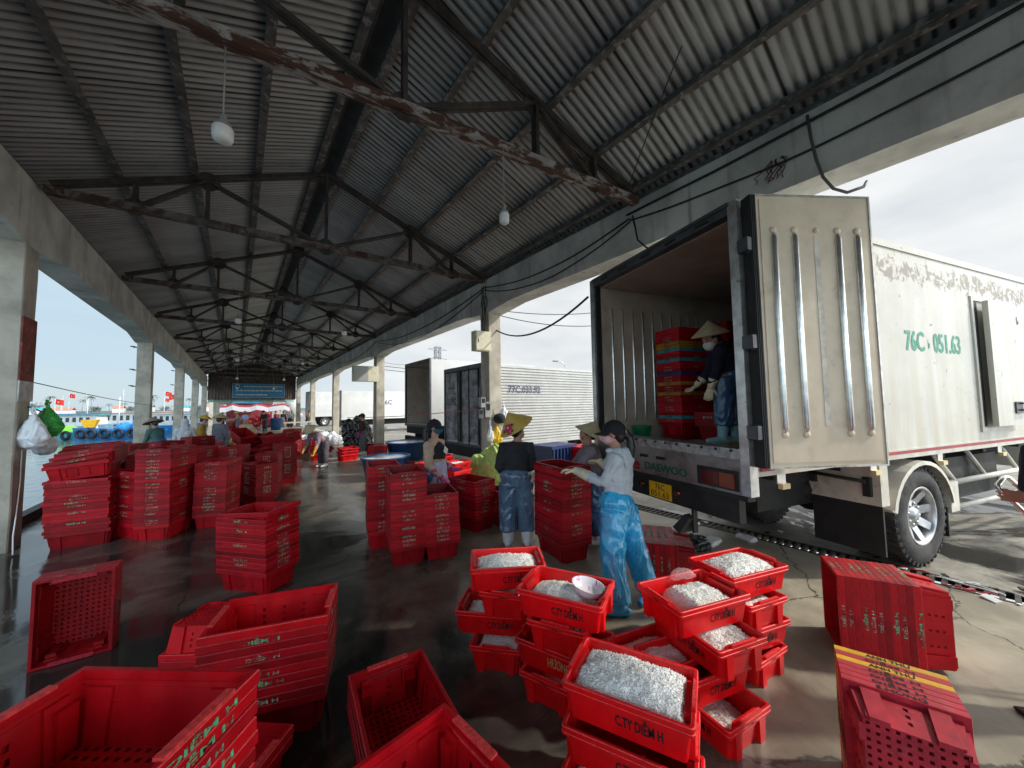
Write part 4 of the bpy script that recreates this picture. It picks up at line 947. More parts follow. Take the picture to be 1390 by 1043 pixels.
# open right hand door, swung back along the side
dm = MB(); DL, dz0, dz1 = .99, 1.165, 3.235
dm.box(.05, DL, .0, .075, dz0, dz1)
hd = dm.build('rear_door', M['door_in'], trk); hd.location = (.0, -.085, 0); hd.rotation_euler = (0, 0, R_(-17.5))
mb = MB(); mb.box(.0, .052, -.012, .085, dz0 - .01, dz1 + .004)
for k in range(3): mb.box(.006 + .014 * k, .014 + .014 * k, -.02, -.012, dz0, dz1)
mb.build('gasket', M['rubber'], hd)
mb = MB(); mb.box(.052, DL + .012, -.008, .08, dz0 - .014, dz0); mb.box(.052, DL + .012, -.008, .08, dz1, dz1 + .014); mb.box(DL, DL + .012, -.008, .08, dz0, dz1)
mb.build('door_edge', M['alu'], hd)
mb = MB(); mb.box(.085, DL - .03, -.006, .0, dz0 + .03, dz1 - .03); mb.build('door_liner', M['door_in'], hd)
for k, fx in enumerate((.185, .355, .535, .71, .875)):
    if k == 2:
        mb = MB(); mb.box(fx - .022, fx + .022, -.0085, -.006, 1.46, 2.92); mb.build('rib_scar', mat('rib_scar_pale', (.66, .60, .51), .6, var=.2, vs=9), hd)
        mb = MB(); mb.ball((fx, -.008, 2.965), (.026, .018, .022), 12); mb.build('rib_end', M['door_in'], hd)
    else:
        mb = MB(); mb.tube([(fx, -.008, 1.40), (fx, -.010, 1.45), (fx, -.010, 2.90), (fx, -.008, 2.95)], [(.01, .006), (.024, .022), (.024, .022), (.01, .006)], 14, side=(1, 0, 0)); rb = mb.build('door_rib', M['chrome'], hd)
        for zz in (1.40, 2.965):
            mb = MB(); mb.ball((fx, -.007, zz), (.030, .014, .028), 12); mb.build('rib_end', M['cream2'] if 'cream2' in M else M['door_in'], rb)
for zz in (1.42, 2.1, 2.85):
    mb = MB(); mb.box(-.05, .03, -.10, -.014, zz - .05, zz + .05); mb.tube([(.0, -.07, zz - .06), (.0, -.07, zz + .06)], .02, 10); mb.build('hinge', M['frame'], trk)
# the other door, swung right round on the far side
mb = MB(); mb.box(.05, DL, -.075, 0, dz0, dz1); d2 = mb.build('rear_door', M['body'], trk); d2.location = (0, WY + .09, 0); d2.rotation_euler = (0, 0, R_(6))
# side markings
sy = -.0016
mb = MB(); mb.text('76C', (2.36, sy, 2.145), (1, 0, 0), (0, 0, 1), .37, .21, 0, bold=.05); mb.text('051.63', (2.93, sy, 2.145), (1, 0, 0), (0, 0, 1), .60, .21, 0, bold=.06); mb.text('ь', (2.81, sy, 2.17), (1, 0, 0), (0, 0, 1), .05, .11, 0); mb.build('side_number', M['tgreen'], trk)
mb = MB(); mb.box(.055, LX, -.008, .0, 1.075, 1.165, 0); mb.build('skirt_rail', M['body'], trk)
mb = MB(); mb.box(.12, LX, -.0105, -.008, 1.118, 1.148); mb.build('side_stripe', M['stripe'], trk)
mb = MB(); mb.box(.075, .24, -.0125, -.0105, 1.112, 1.15); mb.box(.09, .11, -.0165, -.0125, 1.12, 1.142); mb.build('side_reflector', M['tred'], trk)
# side door
mb = MB(); x0, x1, z0, z1 = 3.90, 4.76, 1.31, 2.80
mb.box(x0 - .05, x0, -.018, 0, z0 - .05, z1 + .05); mb.box(x1, x1 + .05, -.018, 0, z0 - .05, z1 + .05); mb.box(x0, x1, -.018, 0, z1, z1 + .05); mb.box(x0, x1, -.018, 0, z0 - .05, z0); fr = mb.build('side_door', M['body'], trk)
mb = MB(); mb.box(x0 + .01, x0 + .10, -.012, -.002, z0 + .01, z1 - .01); mb.build('door_gap', M['rubber'], fr)
mb = MB(); mb.box(.0, .86 - .02, -.05, -.004, z0 + .012, z1 - .012); lf = mb.build('door_leaf', M['body'], fr); lf.location = (x1, -.012, 0); lf.rotation_euler = (0, 0, PI + R_(7.5))
lf.rotation_euler = (0, 0, 0); lf.location = (x0 + .09, -.05, 0); lf.scale = (.9, 1, 1)
mb = MB(); mb.box(x0 + .55, x0 + .74, -.115, -.105, 1.46, 1.60); mb.build('latch_plate', M['frame'], fr)
mb = MB(); mb.tube([(x0 + .62, -.12, 1.50), (x0 + .62, -.155, 1.50), (x0 + .86, -.155, 1.50), (x0 + .88, -.155, 1.52), (x0 + .88, -.155, 1.56), (x0 + .86, -.155, 1.58), (x0 + .62, -.155, 1.58), (x0 + .62, -.12, 1.58)], .010, 8); mb.build('handle', M['frame'], fr)
mb = MB()
for zz in (1.5, 2.55): mb.tube([(x1 - .005, -.10, zz), (x1 - .005, -.10, zz + .1)], .012, 8)
mb.build('leaf_hinge', M['alu'], fr)
# underneath
mb = MB(); mb.box(.05, LX + 1.6, .55, .65, .80, 1.02); mb.box(.05, LX + 1.6, 1.35, 1.45, .80, 1.02)
for x in (.3, 1.2, 2.0, 3.0, 4.0, 5.0, 6.0): mb.box(x, x + .08, .04, 1.96, 1.02, 1.119)
mb.box(3.3, 4.6, .12, .52, .52, .98); mb.box(3.4, 4.4, 1.5, 1.9, .5, .95); mb.tube([(2.45, .3, .49), (2.45, 1.7, .49)], .09, 12); mb.ball((2.45, 1.0, .49), (.2, .2, .2), 14); mb.tube([(.6, .9, .62), (2.3, .95, .55)], .05, 8); mb.tube([(1.0, 1.0, .6), (1.9, .62, .72)], .14, 10); mb.box(.9, 1.9, .6, .9, .55, .8)
mb.build('chassis', M['black'], trk)
R0 = .48
wheel(trk, 2.46, .125, R0, .25); wheel(trk, 2.46, .42, R0, .25); wheel(trk, 2.46, WY - .125, R0, .25, 1); wheel(trk, 2.46, WY - .42, R0, .25, 1)
wheel(trk, 7.1, .14, R0, .25); wheel(trk, 7.1, WY - .14, R0, .25, 1)
# mudguards: arch strip with lip, rear flap
for sgn, yb in ((0, 0), (1, WY)):
    fy = (lambda y: y) if sgn == 0 else (lambda y: WY - y)
    mb = MB(); pts = []
    for k in range(15):
        an = R_(168 - 160 * k / 14); pts.append((2.46 + .60 * cos(an), .47 + .56 * sin(an)))
    pts = [(1.82, .62)] + pts
    for (xa, za), (xb_, zb_) in zip(pts[:-1], pts[1:]):
        mb.add([(xa, fy(-.02), za), (xb_, fy(-.02), zb_), (xb_, fy(.56), zb_), (xa, fy(.56), za)], [(0, 1, 2, 3)], 0)
        k = .93; xa2, za2, xb2, zb2 = 2.46 + (xa - 2.46) * k, .47 + (za - .47) * k, 2.46 + (xb_ - 2.46) * k, .47 + (zb_ - .47) * k
        mb.add([(xa, fy(-.022), za), (xb_, fy(-.022), zb_), (xb2, fy(-.026), zb2), (xa2, fy(-.026), za2)], [(0, 1, 2, 3)], 0)
    mb.box(1.70, 1.83, min(fy(-.01), fy(.58)), max(fy(-.01), fy(.58)), .66, 1.04, 0); mb.frustum(.07, .29, 1.04, .03, .29, 1.07, 0, Matrix.Translation((1.78, fy(.285), 0)))
    mb.build('mudguard', M['fender'], trk)
    mb = MB(); mb.box(1.725, 1.75, min(fy(.0), fy(.57)), max(fy(.0), fy(.57)), .2, .66); mb.build('mudflap', M['rubber'], trk)
    mb = MB(); mb.box(2.98, 3.0, min(fy(.02), fy(.4)), max(fy(.02), fy(.4)), .2, .5); mb.build('mudflap', M['rubber'], trk)
mb = MB(); mb.box(1.66, 1.70, .05, .11, .74, .92); mb.tube([(1.65, .08, .88), (1.65, .55, .90)], .018, 8); mb.box(1.66, 1.70, .5, .56, .80, .98); mb.build('mudguard_bracket', M['black'], trk)
for x in (.33, 1.62, 2.86, 4.29, 5.6):
    mb = MB(); mb.box(x - .05, x + .05, -.004, .004, 1.0, 1.074); lp_ = mb.build('marker_lamp', M['alu'], trk)
    mb = MB(); mb.box(x - .045, x + .045, -.04, -.004, .965, 1.005); mb.build('lens', M['cream'], lp_)
mb = MB(); mb.box(3.02, 3.20, .0, .12, .45, .76)
for zz in (.74, .47): mb.tube([(3.15, .04, zz), (6.2, .04, zz)], .030, 10)
for x in (3.2, 4.4, 5.6): mb.tube([(x, .05, .47), (x, .05, .74)], .022, 8)
for x in (3.25, 4.0, 4.9, 5.7): mb.tube([(x + .02, .05, .75), (x - .28, .10, 1.08)], .024, 8)
mb.build('side_guard', M['fender'], trk)
# cab (outside the frame, still there)
mb = MB(); prof = [(6.5, .6), (8.3, .6), (8.35, 1.5), (8.0, 2.55), (6.5, 2.65)]
n = len(prof); vs = [(x, .05, z) for x, z in prof] + [(x, WY - .05, z) for x, z in prof]
mb.add(vs, [tuple(range(n))[::-1], tuple(range(n, 2 * n))] + [(i, (i + 1) % n, n + (i + 1) % n, n + i) for i in range(n)], 0); cab = mb.build('cab', M['body'], trk)
mb = MB(); mb.add([(8.36, .15, 1.55), (8.36, WY - .15, 1.55), (8.06, WY - .15, 2.42), (8.06, .15, 2.42)], [(0, 1, 2, 3)]); mb.add([(7.1, .045, 1.55), (8.2, .045, 1.55), (7.95, .045, 2.35), (7.1, .045, 2.35)], [(0, 1, 2, 3)]); mb.build('window', M['glass'], cab)

# crates and tub inside the truck
def tl2w(s, t_, z): return TR + V(.96264 * s + .27078 * t_, -.27078 * s + .96264 * t_, z)
seqc = ['crate', 'crate', 'teal_p', 'crate', 'crate', 'crate', 'crate', 'crate', 'crate', 'yellow_p', 'crate', 'crate', 'yellow_p', 'crate', 'crate', 'blue_p', 'crate', 'crate', 'crate', 'teal_p', 'crate', 'crate', 'teal_p', 'yellow_p', 'yellow_p', 'crate', 'crate', 'crate', 'crate']
M['yellow_shade'] = mat('crate_shaded_yellow_plastic', (.34, .17, .01), .5, var=.3, vs=9); cm = {k: colour('crate_' + k, False, 'yellow_shade' if k == 'yellow_p' else k) for k in set(seqc)}  # darker copy of the yellow, shade inside the truck put into its colour
nm = {'crate': 'red', 'teal_p': 'teal', 'yellow_p': 'yellow', 'blue_p': 'blue'}
for k, cc in enumerate(seqc):
    p = tl2w(1.02, 1.52, ZF + .02 + .041 * k); i = len(seqc) - 1 - k; rnd = random.Random(k)
    me = cm[cc] if cc != 'crate' else [lite_n, lite[1], lite[4]][k % 3]
    if k in (0, len(seqc) - 1): me = full_n
    put(me, 'crate', (p.x + rnd.uniform(-.006, .006), p.y + rnd.uniform(-.006, .006), p.z), (0, 0, TD + rnd.uniform(-.015, .015)), ordlab(i, len(seqc) + 1, nm[cc], 'the striped mixed stack inside the truck') if k else 'bottom red crate of the striped mixed stack inside the truck', 'crate', 'mixed crates inside the truck')
sp = []
for (s, t_, n) in ((1.75, 1.45, 31), (1.8, 1.0, 30), (1.85, .55, 30), (1.1, 1.05, 4), (2.4, 1.4, 30), (2.5, .8, 28)):
    p = tl2w(s, t_, ZF + .02); sp += spec_stack(p.x, p.y, math.degrees(TD), n, ZF + .02)
merged('crate_load', sp, SM, 'dark mass of stacked crates filling the depth of the truck box', 'crates')
p = tl2w(.5, 1.75, ZF + .005)
mb = MB(); mb.lathe([(.001, .005), (.09, .005), (.115, .16), (.125, .165), (.12, .155), (.08, .02)], 28)
for k in range(28):
    a = 2 * PI * k / 28; mb.bar((.093 * cos(a), .093 * sin(a), .02), (.118 * cos(a), .118 * sin(a), .155), .006, .006)
o = mb.build('basket', mat('green_plastic', (.01, .17, .07), .45, var=.2)); o.location = p; tag(o, 'green plastic basket at the left of the truck opening', 'basket')

# ------------------------------------------------------------------ other trucks
def plain_truck(x, y, W, L, zb, zt, label, sidemat, ribs=0, rear='closed', rz=0., number=None, num_at=None, wheels=True, roofmark=False, group=None):
    """rear right corner at (x,y), body runs along +X, width along +Y"""
    o = thing('box_truck', label, 'truck', (x, y, 0), rz, group)
    mb = MB()
    if rear == 'open':
        t = .06
        mb.box(0, L, 0, t, zb, zt); mb.box(0, L, W - t, W, zb, zt); mb.box(0, L, t, W - t, zt - t, zt - .001); mb.box(0, L, t, W - t, zb, zb + t); mb.box(L - t, L - .001, t, W - t, zb + t, zt - t)
    else: mb.box(0, L, 0, W, zb, zt)
    if ribs:
        n = int((zt - zb) / ribs)
        for k in range(n):
            z = zb + (k + .5) * (zt - zb) / n
            mb.add([(0.02, 0, z - ribs * .30), (L, 0, z - ribs * .30), (L, -.026, z - ribs * .12), (0.02, -.026, z - ribs * .12), (0.02, -.026, z + ribs * .12), (L, -.026, z + ribs * .12), (L, 0, z + ribs * .30), (0.02, 0, z + ribs * .30)], [(0, 1, 2, 3), (3, 2, 5, 4), (4, 5, 6, 7)])
        mb.box(-.01, L, -.02, .0, zt - .05, zt + .02); mb.box(-.01, L, -.02, .0, zb - .03, zb + .08)
    mb.build('cargo_box', sidemat, o)
    mb = MB()
    for (a0, a1) in ((-.02, .07), (W - .07, W + .02)): mb.box(-.03, .03, a0, a1, zb - .04, zt + .03)
    mb.box(-.03, .03, .07, W - .07, zt - .08, zt + .03); mb.box(-.03, .03, .07, W - .07, zb - .04, zb + .04); mb.build('rear_frame', M['frame'], o)
    if rear == 'open':
        mb = MB(); mb.box(.05, L - .08, W - .075, W - .062, zb + .07, zt - .07); mb.box(.05, L - .08, .062, .075, zb + .07, zt - .07); mb.box(L - .1, L - .07, .08, W - .08, zb + .07, zt - .07); mb.build('inner_lining', M['inner'], o)
    mb = MB(); mb.box(.1, L + 1.8, W * .3, W * .35, .5, zb); mb.box(.1, L + 1.8, W * .65, W * .7, .5, zb); mb.box(-.05, .05, .05, W - .05, .45, .6); mb.box(.0, .06, .1, W - .1, zb - .3, zb - .04); mb.build('chassis', M['black'], o)
    if wheels:
        for s in (1.3, L + 1.0):
            for yy, oo in ((.14, -1), (W - .14, 1)): wheel(o, s, yy, .42, .24, oo)
    mb = MB(); mb.box(L + .15, L + 1.9, .06, W - .06, .55, 2.3); c = mb.build('cab', M['body'], o)
    mb = MB(); mb.box(L + .9, L + 1.7, .05, .06, 1.4, 2.05); mb.build('window', M['glass'], c)
    if number:
        mb = MB(); s, z, w_, h = num_at; mb.text(number, (s, -.0285 if ribs else -.002, z), (1, 0, 0), (0, 0, 1), w_, h, 0, bold=.015); mb.build('side_number', mat('number_blue_grey', (.06, .07, .14), .6, var=.5, vs=30), o)
    return o
M['alusheet'] = mat('ribbed_aluminium_side', (.47, .47, .45), .5, metal=.15, var=.1, vs=2, col2=(.5, .48, .42), c2=(.55, .8), c2s=2)
M['whitebox'] = mat('white_box_side', (.58, .58, .56), .5, var=.08, vs=1.2, col2=(.5, .47, .40), c2=(.58, .8), c2s=1.5)
t2 = plain_truck(4.85, 7.62, 2.0, 4.4, .62, 2.70, 'white truck with ribbed aluminium sides and foil covered rear doors behind the meter column', M['alusheet'], ribs=.075, number='77C.033.92', num_at=(.80, 1.98, 1.12, .19))
def foilx(nt, nd, noi, mix, ramp, c, tc, mp, b):
    v = nd('ShaderNodeTexVoronoi'); v.inputs['Scale'].default_value = 9; n = noi(3.5, 6, .6); nt.links.new(n.outputs[1], v.inputs['Vector'])
    bm = nd('ShaderNodeBump'); bm.inputs['Strength'].default_value = 1; bm.inputs['Distance'].default_value = .06; nt.links.new(v.outputs['Distance'], bm.inputs['Height']); nt.links.new(bm.outputs[0], b.inputs['Normal'])
    return mix(ramp(n.outputs[0], .35, .7), (.62, .63, .67), (.20, .20, .22))
foil = mat('crinkled_foil', (.5, .5, .52), .25, metal=.25, extra=foilx)
for k, (a0, a1) in enumerate(((.08, .97), (1.03, 1.92))):
    mb = MB(); mb.box(-.045, -.031, a0 + .05, a1 - .05, .72, 2.58); mb.build('rear_door', foil, t2)
    mb = MB(); mb.box(-.05, -.031, a0, a0 + .05, .68, 2.62); mb.box(-.05, -.031, a1 - .05, a1, .68, 2.62); mb.box(-.05, -.031, a0 + .05, a1 - .05, 2.58, 2.62); mb.tube([(-.07, a0 + .45, .66), (-.07, a0 + .45, 2.62)], .014, 8) if k == 0 else mb.tube([(-.07, a0 + .08, .66), (-.07, a0 + .08, 2.62)], .014, 8)
    mb.build('door_frame', M['black'], t2)
mb = MB(); mb.text('77C', (-.0465, 1.72, 1.98), (0, -1, 0), (0, 0, 1), .42, .20, 0, bold=.01); mb.text('03392', (-.0465, 1.80, 1.68), (0, -1, 0), (0, 0, 1), .56, .20, 0, bold=.01); mb.build('door_number', M['ink'], t2)
mb = MB(); mb.lathe([(.0, .12), (.20, .11), (.23, .02), (.25, .02), (.25, 0)], 20, 0, Matrix.Translation((.75, .7, 2.72)) @ Matrix.Diagonal((1, .6, 1, 1)))
for k in range(7): mb.box(.53 + k * .07, .545 + k * .07, .55, .57, 2.72, 2.84)
mb.build('beacon', M['amber'], t2)
t3 = plain_truck(5.1, 11.2, 2.2, 4.6, 1.0, 3.25, 'white truck with empty dark open box standing beyond the foil doors', M['whitebox'], rear='open')
t4 = plain_truck(5.25, 24.9, 2.2, 5.0, .9, 2.75, 'white box truck behind the distant concrete columns, blue number near its rear', M['whitebox'], number='76C', num_at=(2.55, 1.85, .7, .3))
t5 = plain_truck(5.25, 37.5, 2.2, 5.6, .9, 3.2, 'farthest white box truck, seen between the last right columns', M['whitebox'], number='76C 0138', num_at=(2.2, 2.1, 1.8, .35))
# ------------------------------------------------------------------ people
M['skin'] = mat('skin', (.48, .26, .18), .5, var=.12, vs=8, spec=.35)
M['hair'] = mat('black_hair', (.010, .008, .008), .45, var=.4, vs=30, stretch=(6, 6, .6), spec=.6)
M['cap'] = mat('black_cap_cloth', (.010, .010, .014), .85, var=.3, vs=40)
M['hood'] = mat('grey_hoodie_cloth', (.52, .57, .60), .9, var=.10, vs=9, col2=(.38, .42, .45), c2=(.5, .8), c2s=22, bump=.15, bs=140)
def plasticx(dark, light):
    def f(nt, nd, noi, mix, ramp, c, tc, mp, b):
        n = noi(16, 6, .62, 1.4); n2 = noi(34, 4, .6, 2); n3 = noi(3, 2, .5)
        c = mix(ramp(n3.outputs[0], .45, .75), c, dark)
        c = mix(ramp(n.outputs[0], .58, .68), c, dark)
        return mix(ramp(n2.outputs[0], .62, .70), c, light)
    return f
M['bluepants'] = mat('blue_plastic_trousers', (.03, .42, .74), .2, extra=plasticx((.02, .20, .42), (.40, .72, .88)), spec=.8, bump=.25, bs=30)
M['clearpants'] = mat('clear_plastic_over_jeans', (.10, .17, .26), .22, extra=plasticx((.035, .055, .10), (.40, .50, .58)), spec=.8, bump=.25, bs=30)
M['navypants'] = mat('navy_plastic_trousers', (.05, .13, .26), .28, extra=plasticx((.015, .035, .09), (.22, .36, .5)), spec=.7, bump=.25, bs=30)
M['black_c'] = mat('charcoal_shirt', (.022, .022, .025), .9, var=.25, vs=9)
M['mauve'] = mat('mauve_shirt', (.22, .17, .19), .9, var=.15, vs=9)
M['navy'] = mat('navy_shirt', (.010, .012, .028), .9, var=.2, vs=9)
M['beige'] = mat('beige_jacket', (.46, .33, .24), .9, var=.12, vs=9)
M['straw'] = None
def strawx(nt, nd, noi, mix, ramp, c, tc, mp, b):
    w_ = nd('ShaderNodeTexWave', wave_type='RINGS', rings_direction='Z'); w_.inputs['Scale'].default_value = 26; w_.inputs['Distortion'].default_value = .4; nt.links.new(tc.outputs['Object'], w_.inputs['Vector'])
    return mix(ramp(w_.outputs[0], .55, .9), c, (.26, .17, .06))
M['straw'] = mat('woven_straw', (.58, .44, .20), .65, var=.15, vs=14, extra=strawx)
M['straw_p'] = mat('pale_woven_straw', (.62, .52, .34), .65, var=.15, vs=14, extra=strawx)
M['straw_d'] = mat('old_dark_straw', (.17, .14, .10), .7, var=.3, vs=14, extra=strawx)
M['straw_y'] = mat('yellow_checked_straw', (.66, .44, .08), .6, var=.1, vs=14, extra=strawx)
M['glove'] = mat('cream_rubber_gloves', (.72, .62, .42), .5, var=.12, vs=12)
M['mag'] = mat('magenta_rubber_gloves', (.42, .03, .18), .5, var=.12, vs=12)
M['yel'] = mat('yellow_rubber_gloves', (.75, .48, .02), .5, var=.12, vs=12)
M['wboot'] = mat('white_rubber_boots', (.74, .76, .76), .35, var=.1, vs=6)
M['lboot'] = mat('pale_blue_boots', (.30, .55, .60), .35, var=.12, vs=6)
M['brown_s'] = mat('brown_shoe', (.22, .12, .05), .6)
M['pinkmask'] = mat('pink_face_mask', (.70, .42, .44), .85, var=.05)
M['bluemask'] = mat('blue_face_mask', (.02, .10, .17), .85, var=.15, vs=20)
M['whitecl'] = mat('white_cloth', (.75, .74, .72), .9, var=.06)
def mcloth(n, c): 
    if n not in M: M[n] = mat('cloth_' + n, c, .9, var=.18, vs=8)
    return M[n]
mcloth('teal', (.05, .11, .10)); mcloth('palegrey', (.50, .52, .54)); mcloth('slate', (.13, .14, .17)); mcloth('mustard', (.35, .20, .03)); mcloth('brown', (.045, .022, .018)); mcloth('lilac', (.36, .25, .30)); mcloth('greytr', (.12, .11, .13)); mcloth('skyb', (.25, .38, .62)); mcloth('redc', (.40, .02, .04)); mcloth('pinkc', (.6, .2, .3)); mcloth('black2', (.012, .012, .014)); mcloth('jeans', (.06, .10, .20)); mcloth('orangec', (.75, .25, .03)); mcloth('whitec', (.65, .65, .65)); mcloth('tan', (.3, .2, .13)); mcloth('apron', (.42, .38, .50))

def hand_mb(mb, w, d, n, r=.0088, curl=.35, spread=.12, L=1., thumb=1):
    """palm, four separate fingers and a thumb; d = pointing direction, n = palm side"""
    d = V(d).normalized(); n = V(n); n = (n - d * n.dot(d)).normalized(); s = d.cross(n); w = V(w)
    mb.tube([w - d * .02, w + d * .02, w + d * .055 * L, w + d * .085 * L], [(.026, .021), (.032, .018), (.040, .015), (.038, .012)], 12, side=s, round_=True)
    for k, (o_, l_) in enumerate(((-.030, .068), (-.010, .078), (.010, .073), (.029, .056))):
        a = o_ / .03 * spread; dd = (d + s * a).normalized(); p = w + d * .080 * L + s * o_; pts = [p]; ang = 0
        for j, f in enumerate((.45, .32, .23)):
            ang += curl * (.7 if j == 0 else 1)
            p = p + (dd * cos(ang) + n * sin(ang)) * (l_ * f * L); pts.append(p)
        mb.tube(pts, [r * 1.08, r, r * .95, r * .85], 8, round_=True)
    th = (d * .55 - s * .75 * thumb + n * .35).normalized(); p = w + d * .03 * L - s * .028 * thumb
    mb.tube([p, p + th * .034 * L, p + th * .034 * L + (th * .6 + d * .5 + n * .25).normalized() * .032 * L], [r * 1.35, r * 1.15, r * .9], 8, round_=True)

def conical_hat(parent, c, axis, R0, Hh, mt, flower=False, ribbon=None):
    axis = V(axis).normalized(); q = V(0, 0, 1).rotation_difference(axis).to_matrix().to_4x4()
    mb = MB(); prof = [(R0, 0), (R0 * .985, .006), (R0 * .66, Hh * .36), (R0 * .33, Hh * .69), (R0 * .05, Hh * .97), (.001, Hh)]
    mb.lathe(prof, 40); mb.lathe([(R0, 0), (R0 * .97, -.002), (R0 * .62, Hh * .33), (.001, Hh * .95)], 40)
    o = mb.build('conical_hat', mt, parent); o.matrix_local = Matrix.Translation(c) @ q
    if flower:
        fm = MB(); nrm = V(0, -Hh, R0).normalized(); nrm = V(0, -Hh, -R0 * -1); pt = lambda a, h: V(sin(a), -cos(a), 0) * (R0 * (1 - h) + .012) + V(0, 0, Hh * h + .006)
        rnd = random.Random(5)
        for (a0, h0, r_, mi) in ((-.1, .36, .030, 0), (-.30, .30, .024, 0), (.10, .30, .024, 0), (-.1, .24, .024, 0), (.06, .43, .020, 0), (-.26, .44, .020, 0), (-.1, .35, .014, 1), (.30, .40, .018, 2), (-.45, .22, .016, 2), (-.1, .13, .018, 0), (.06, .10, .014, 0), (.2, .16, .015, 2)):
            n = 12; a0 -= .45; cen = pt(a0, h0); vs = []
            for k in range(n):
                t = 2 * PI * k / n; rr = r_ * (1 + .25 * cos(5 * t)); vs.append(pt(a0 + rr * cos(t) / (R0 * (1 - h0)), h0 + rr * sin(t) / math.hypot(R0, Hh)) + V(0, -.0006 * mi, .0012 * mi))
            fm.add(vs, [tuple(range(n))], mi)
        fo = fm.build('embroidered_flower', [mat('embroidery_pink', (.55, .02, .10), .8, var=.3, vs=90), mat('embroidery_white', (.8, .5, .55), .8), mat('embroidery_dark', (.09, .02, .03), .8)], o)
        return o, fo
    return o, None

def person(label, loc, rz, J, st, group=None, vox=.0095, s=1.):
    root = thing('person', label, 'person', loc, rz, group); root.scale = (s, s, s)
    g = lambda k: V(J[k]) if k in J else None
    pel, ch, nk, hc = g('pel'), g('chest'), g('neck'), g('head')
    fr = V(J['front']).normalized(); rg = fr.cross(V(0, 0, 1)).normalized(); face = V(J.get('face', J['front'])).normalized()
    arms = [(g('sh' + q), g('el' + q), g('wr' + q), V(J.get('hd' + q, (0, 0, -1))), V(J.get('pn' + q, tuple(fr))), q) for q in 'LR']
    legs = [(g('hip' + q), g('kn' + q), g('an' + q), V(J.get('toe' + q, tuple(fr))).normalized(), q) for q in 'LR']
    # --- body: one continuous surface
    mb = MB()
    mb.tube([pel - V(0, 0, .06), pel, pel.lerp(ch, .5), ch, nk - (nk - ch) * .25], [(.13, .09), (.145, .10), (.115, .085), (.15, .095), (.09, .07)], 14, side=rg, round_=True)
    mb.tube([nk - (hc - nk) * .3, nk, hc], [.058, .048, .05], 12)
    up_ = (hc - nk).normalized(); fu = V(J.get('headup', tuple(up_))).normalized(); fs = face.cross(fu).normalized(); fu = fs.cross(face)
    HM = Matrix((fs, face, fu)).transposed()
    def hp(x, y, z): return hc + HM @ V(x, y, z)
    mb.ball(hp(0, -.012, .022), (.072, .092, .088), 18, 0, HM.to_4x4()); mb.ball(hp(0, .028, -.045), (.055, .058, .062), 16, 0, HM.to_4x4())
    mb.tube([hp(0, .078, .012), hp(0, .096, -.018), hp(0, .088, -.030)], [.011, .015, .012], 8, round_=True)
    mb.tube([hp(-.022, .080, -.055), hp(0, .086, -.055), hp(.022, .080, -.055)], .008, 8, round_=True)
    for q in (-1, 1): mb.ball(hp(q * .074, -.005, -.005), (.010, .020, .030), 10, 0, HM.to_4x4())
    for a, e, w_, hd, pn, q in arms:
        mb.tube([a, a.lerp(e, .45), e, e.lerp(w_, .35), w_], [.050, .043, .035, .036, .025], 12, round_=True)
        hand_mb(mb, w_, hd, pn, curl=J.get('curl', .35), thumb=-1 if q == 'L' else 1)
    for h, k, a, t, q in legs:
        mb.tube([h, h.lerp(k, .4), k, k.lerp(a, .3), a], [.085, .075, .055, .054, .036], 12, round_=True)
        mb.tube([a - t * .03 - V(0, 0, .03), a + t * .06 - V(0, 0, .035), a + t * .15 - V(0, 0, .042)], [.034, .036, .026], 10, round_=True)
    body = remeshed('body', mb, M['skin'], root, vox * .85, 3)
    # --- shirt
    hem = pel.lerp(ch, st.get('hem', .25)); tk = st.get('fat', 1.)
    if st.get('shirt'):
        mb = MB()
        mb.tube([hem, pel.lerp(ch, .45), pel.lerp(ch, .75), ch, ch.lerp(nk, .55), nk], [(.155 * tk, .115 * tk), (.145 * tk, .115 * tk), (.158 * tk, .122 * tk), (.168 * tk, .118 * tk), (.145, .10), (.068, .065)], 18, side=rg)
        for a, e, w_, hd, pn, q in arms:
            c0 = ch.lerp(nk, .45); e2 = w_ + (w_ - e).normalized() * -.02
            mb.tube([c0.lerp(a, .55), a, a.lerp(e, .4), e, e.lerp(e2, .4), e2], [.070, .072, .060 * tk, .052 * tk, .048, .038], 14, round_=True)
        sh = remeshed('shirt', mb, st['shirt'], root, vox, 5, st.get('sfold', .010), (12, 12, 17))
    if st.get('hood'):
        mb = MB(); bk = -fr
        mb.tube([nk + rg * .085 + fr * .03 + V(0, 0, -.0), nk + rg * .06 + bk * .06, nk + bk * .095 + V(0, 0, -.06), nk - rg * .06 + bk * .06, nk - rg * .085 + fr * .03], [.022, .036, .05, .036, .022], 10, round_=True)
        mb.tube([nk + bk * .085, nk + bk * .12 + V(0, 0, -.09), nk + bk * .115 + V(0, 0, -.17)], [(.07, .03), (.085, .032), (.03, .015)], 12, side=rg, round_=True)
        remeshed('hood', mb, st['hood'], root, vox * .8, 4, .006, (14, 14, 14))
    # --- trousers
    if st.get('pants'):
        mb = MB(); pw = st.get('pw', 1.); top = pel.lerp(ch, st.get('waist', .30))
        mb.tube([top, pel + V(0, 0, .05), pel - V(0, 0, .07)], [(.150 * pw, .115 * pw), (.175 * pw, .135 * pw), (.16 * pw, .125 * pw)], 18, side=rg)
        for h, k, a, t, q in legs:
            en = k.lerp(a, st.get('plen', .85))
            mb.tube([h + V(0, 0, .02), h.lerp(k, .45), k, k.lerp(en, .5), en], [.108 * pw, .104 * pw, .092 * pw, .088 * pw, st.get('pend', .078) * pw], 16, round_=False)
        remeshed('trousers', mb, st['pants'], root, vox, 4, st.get('pfold', .013), (12, 12, 5))
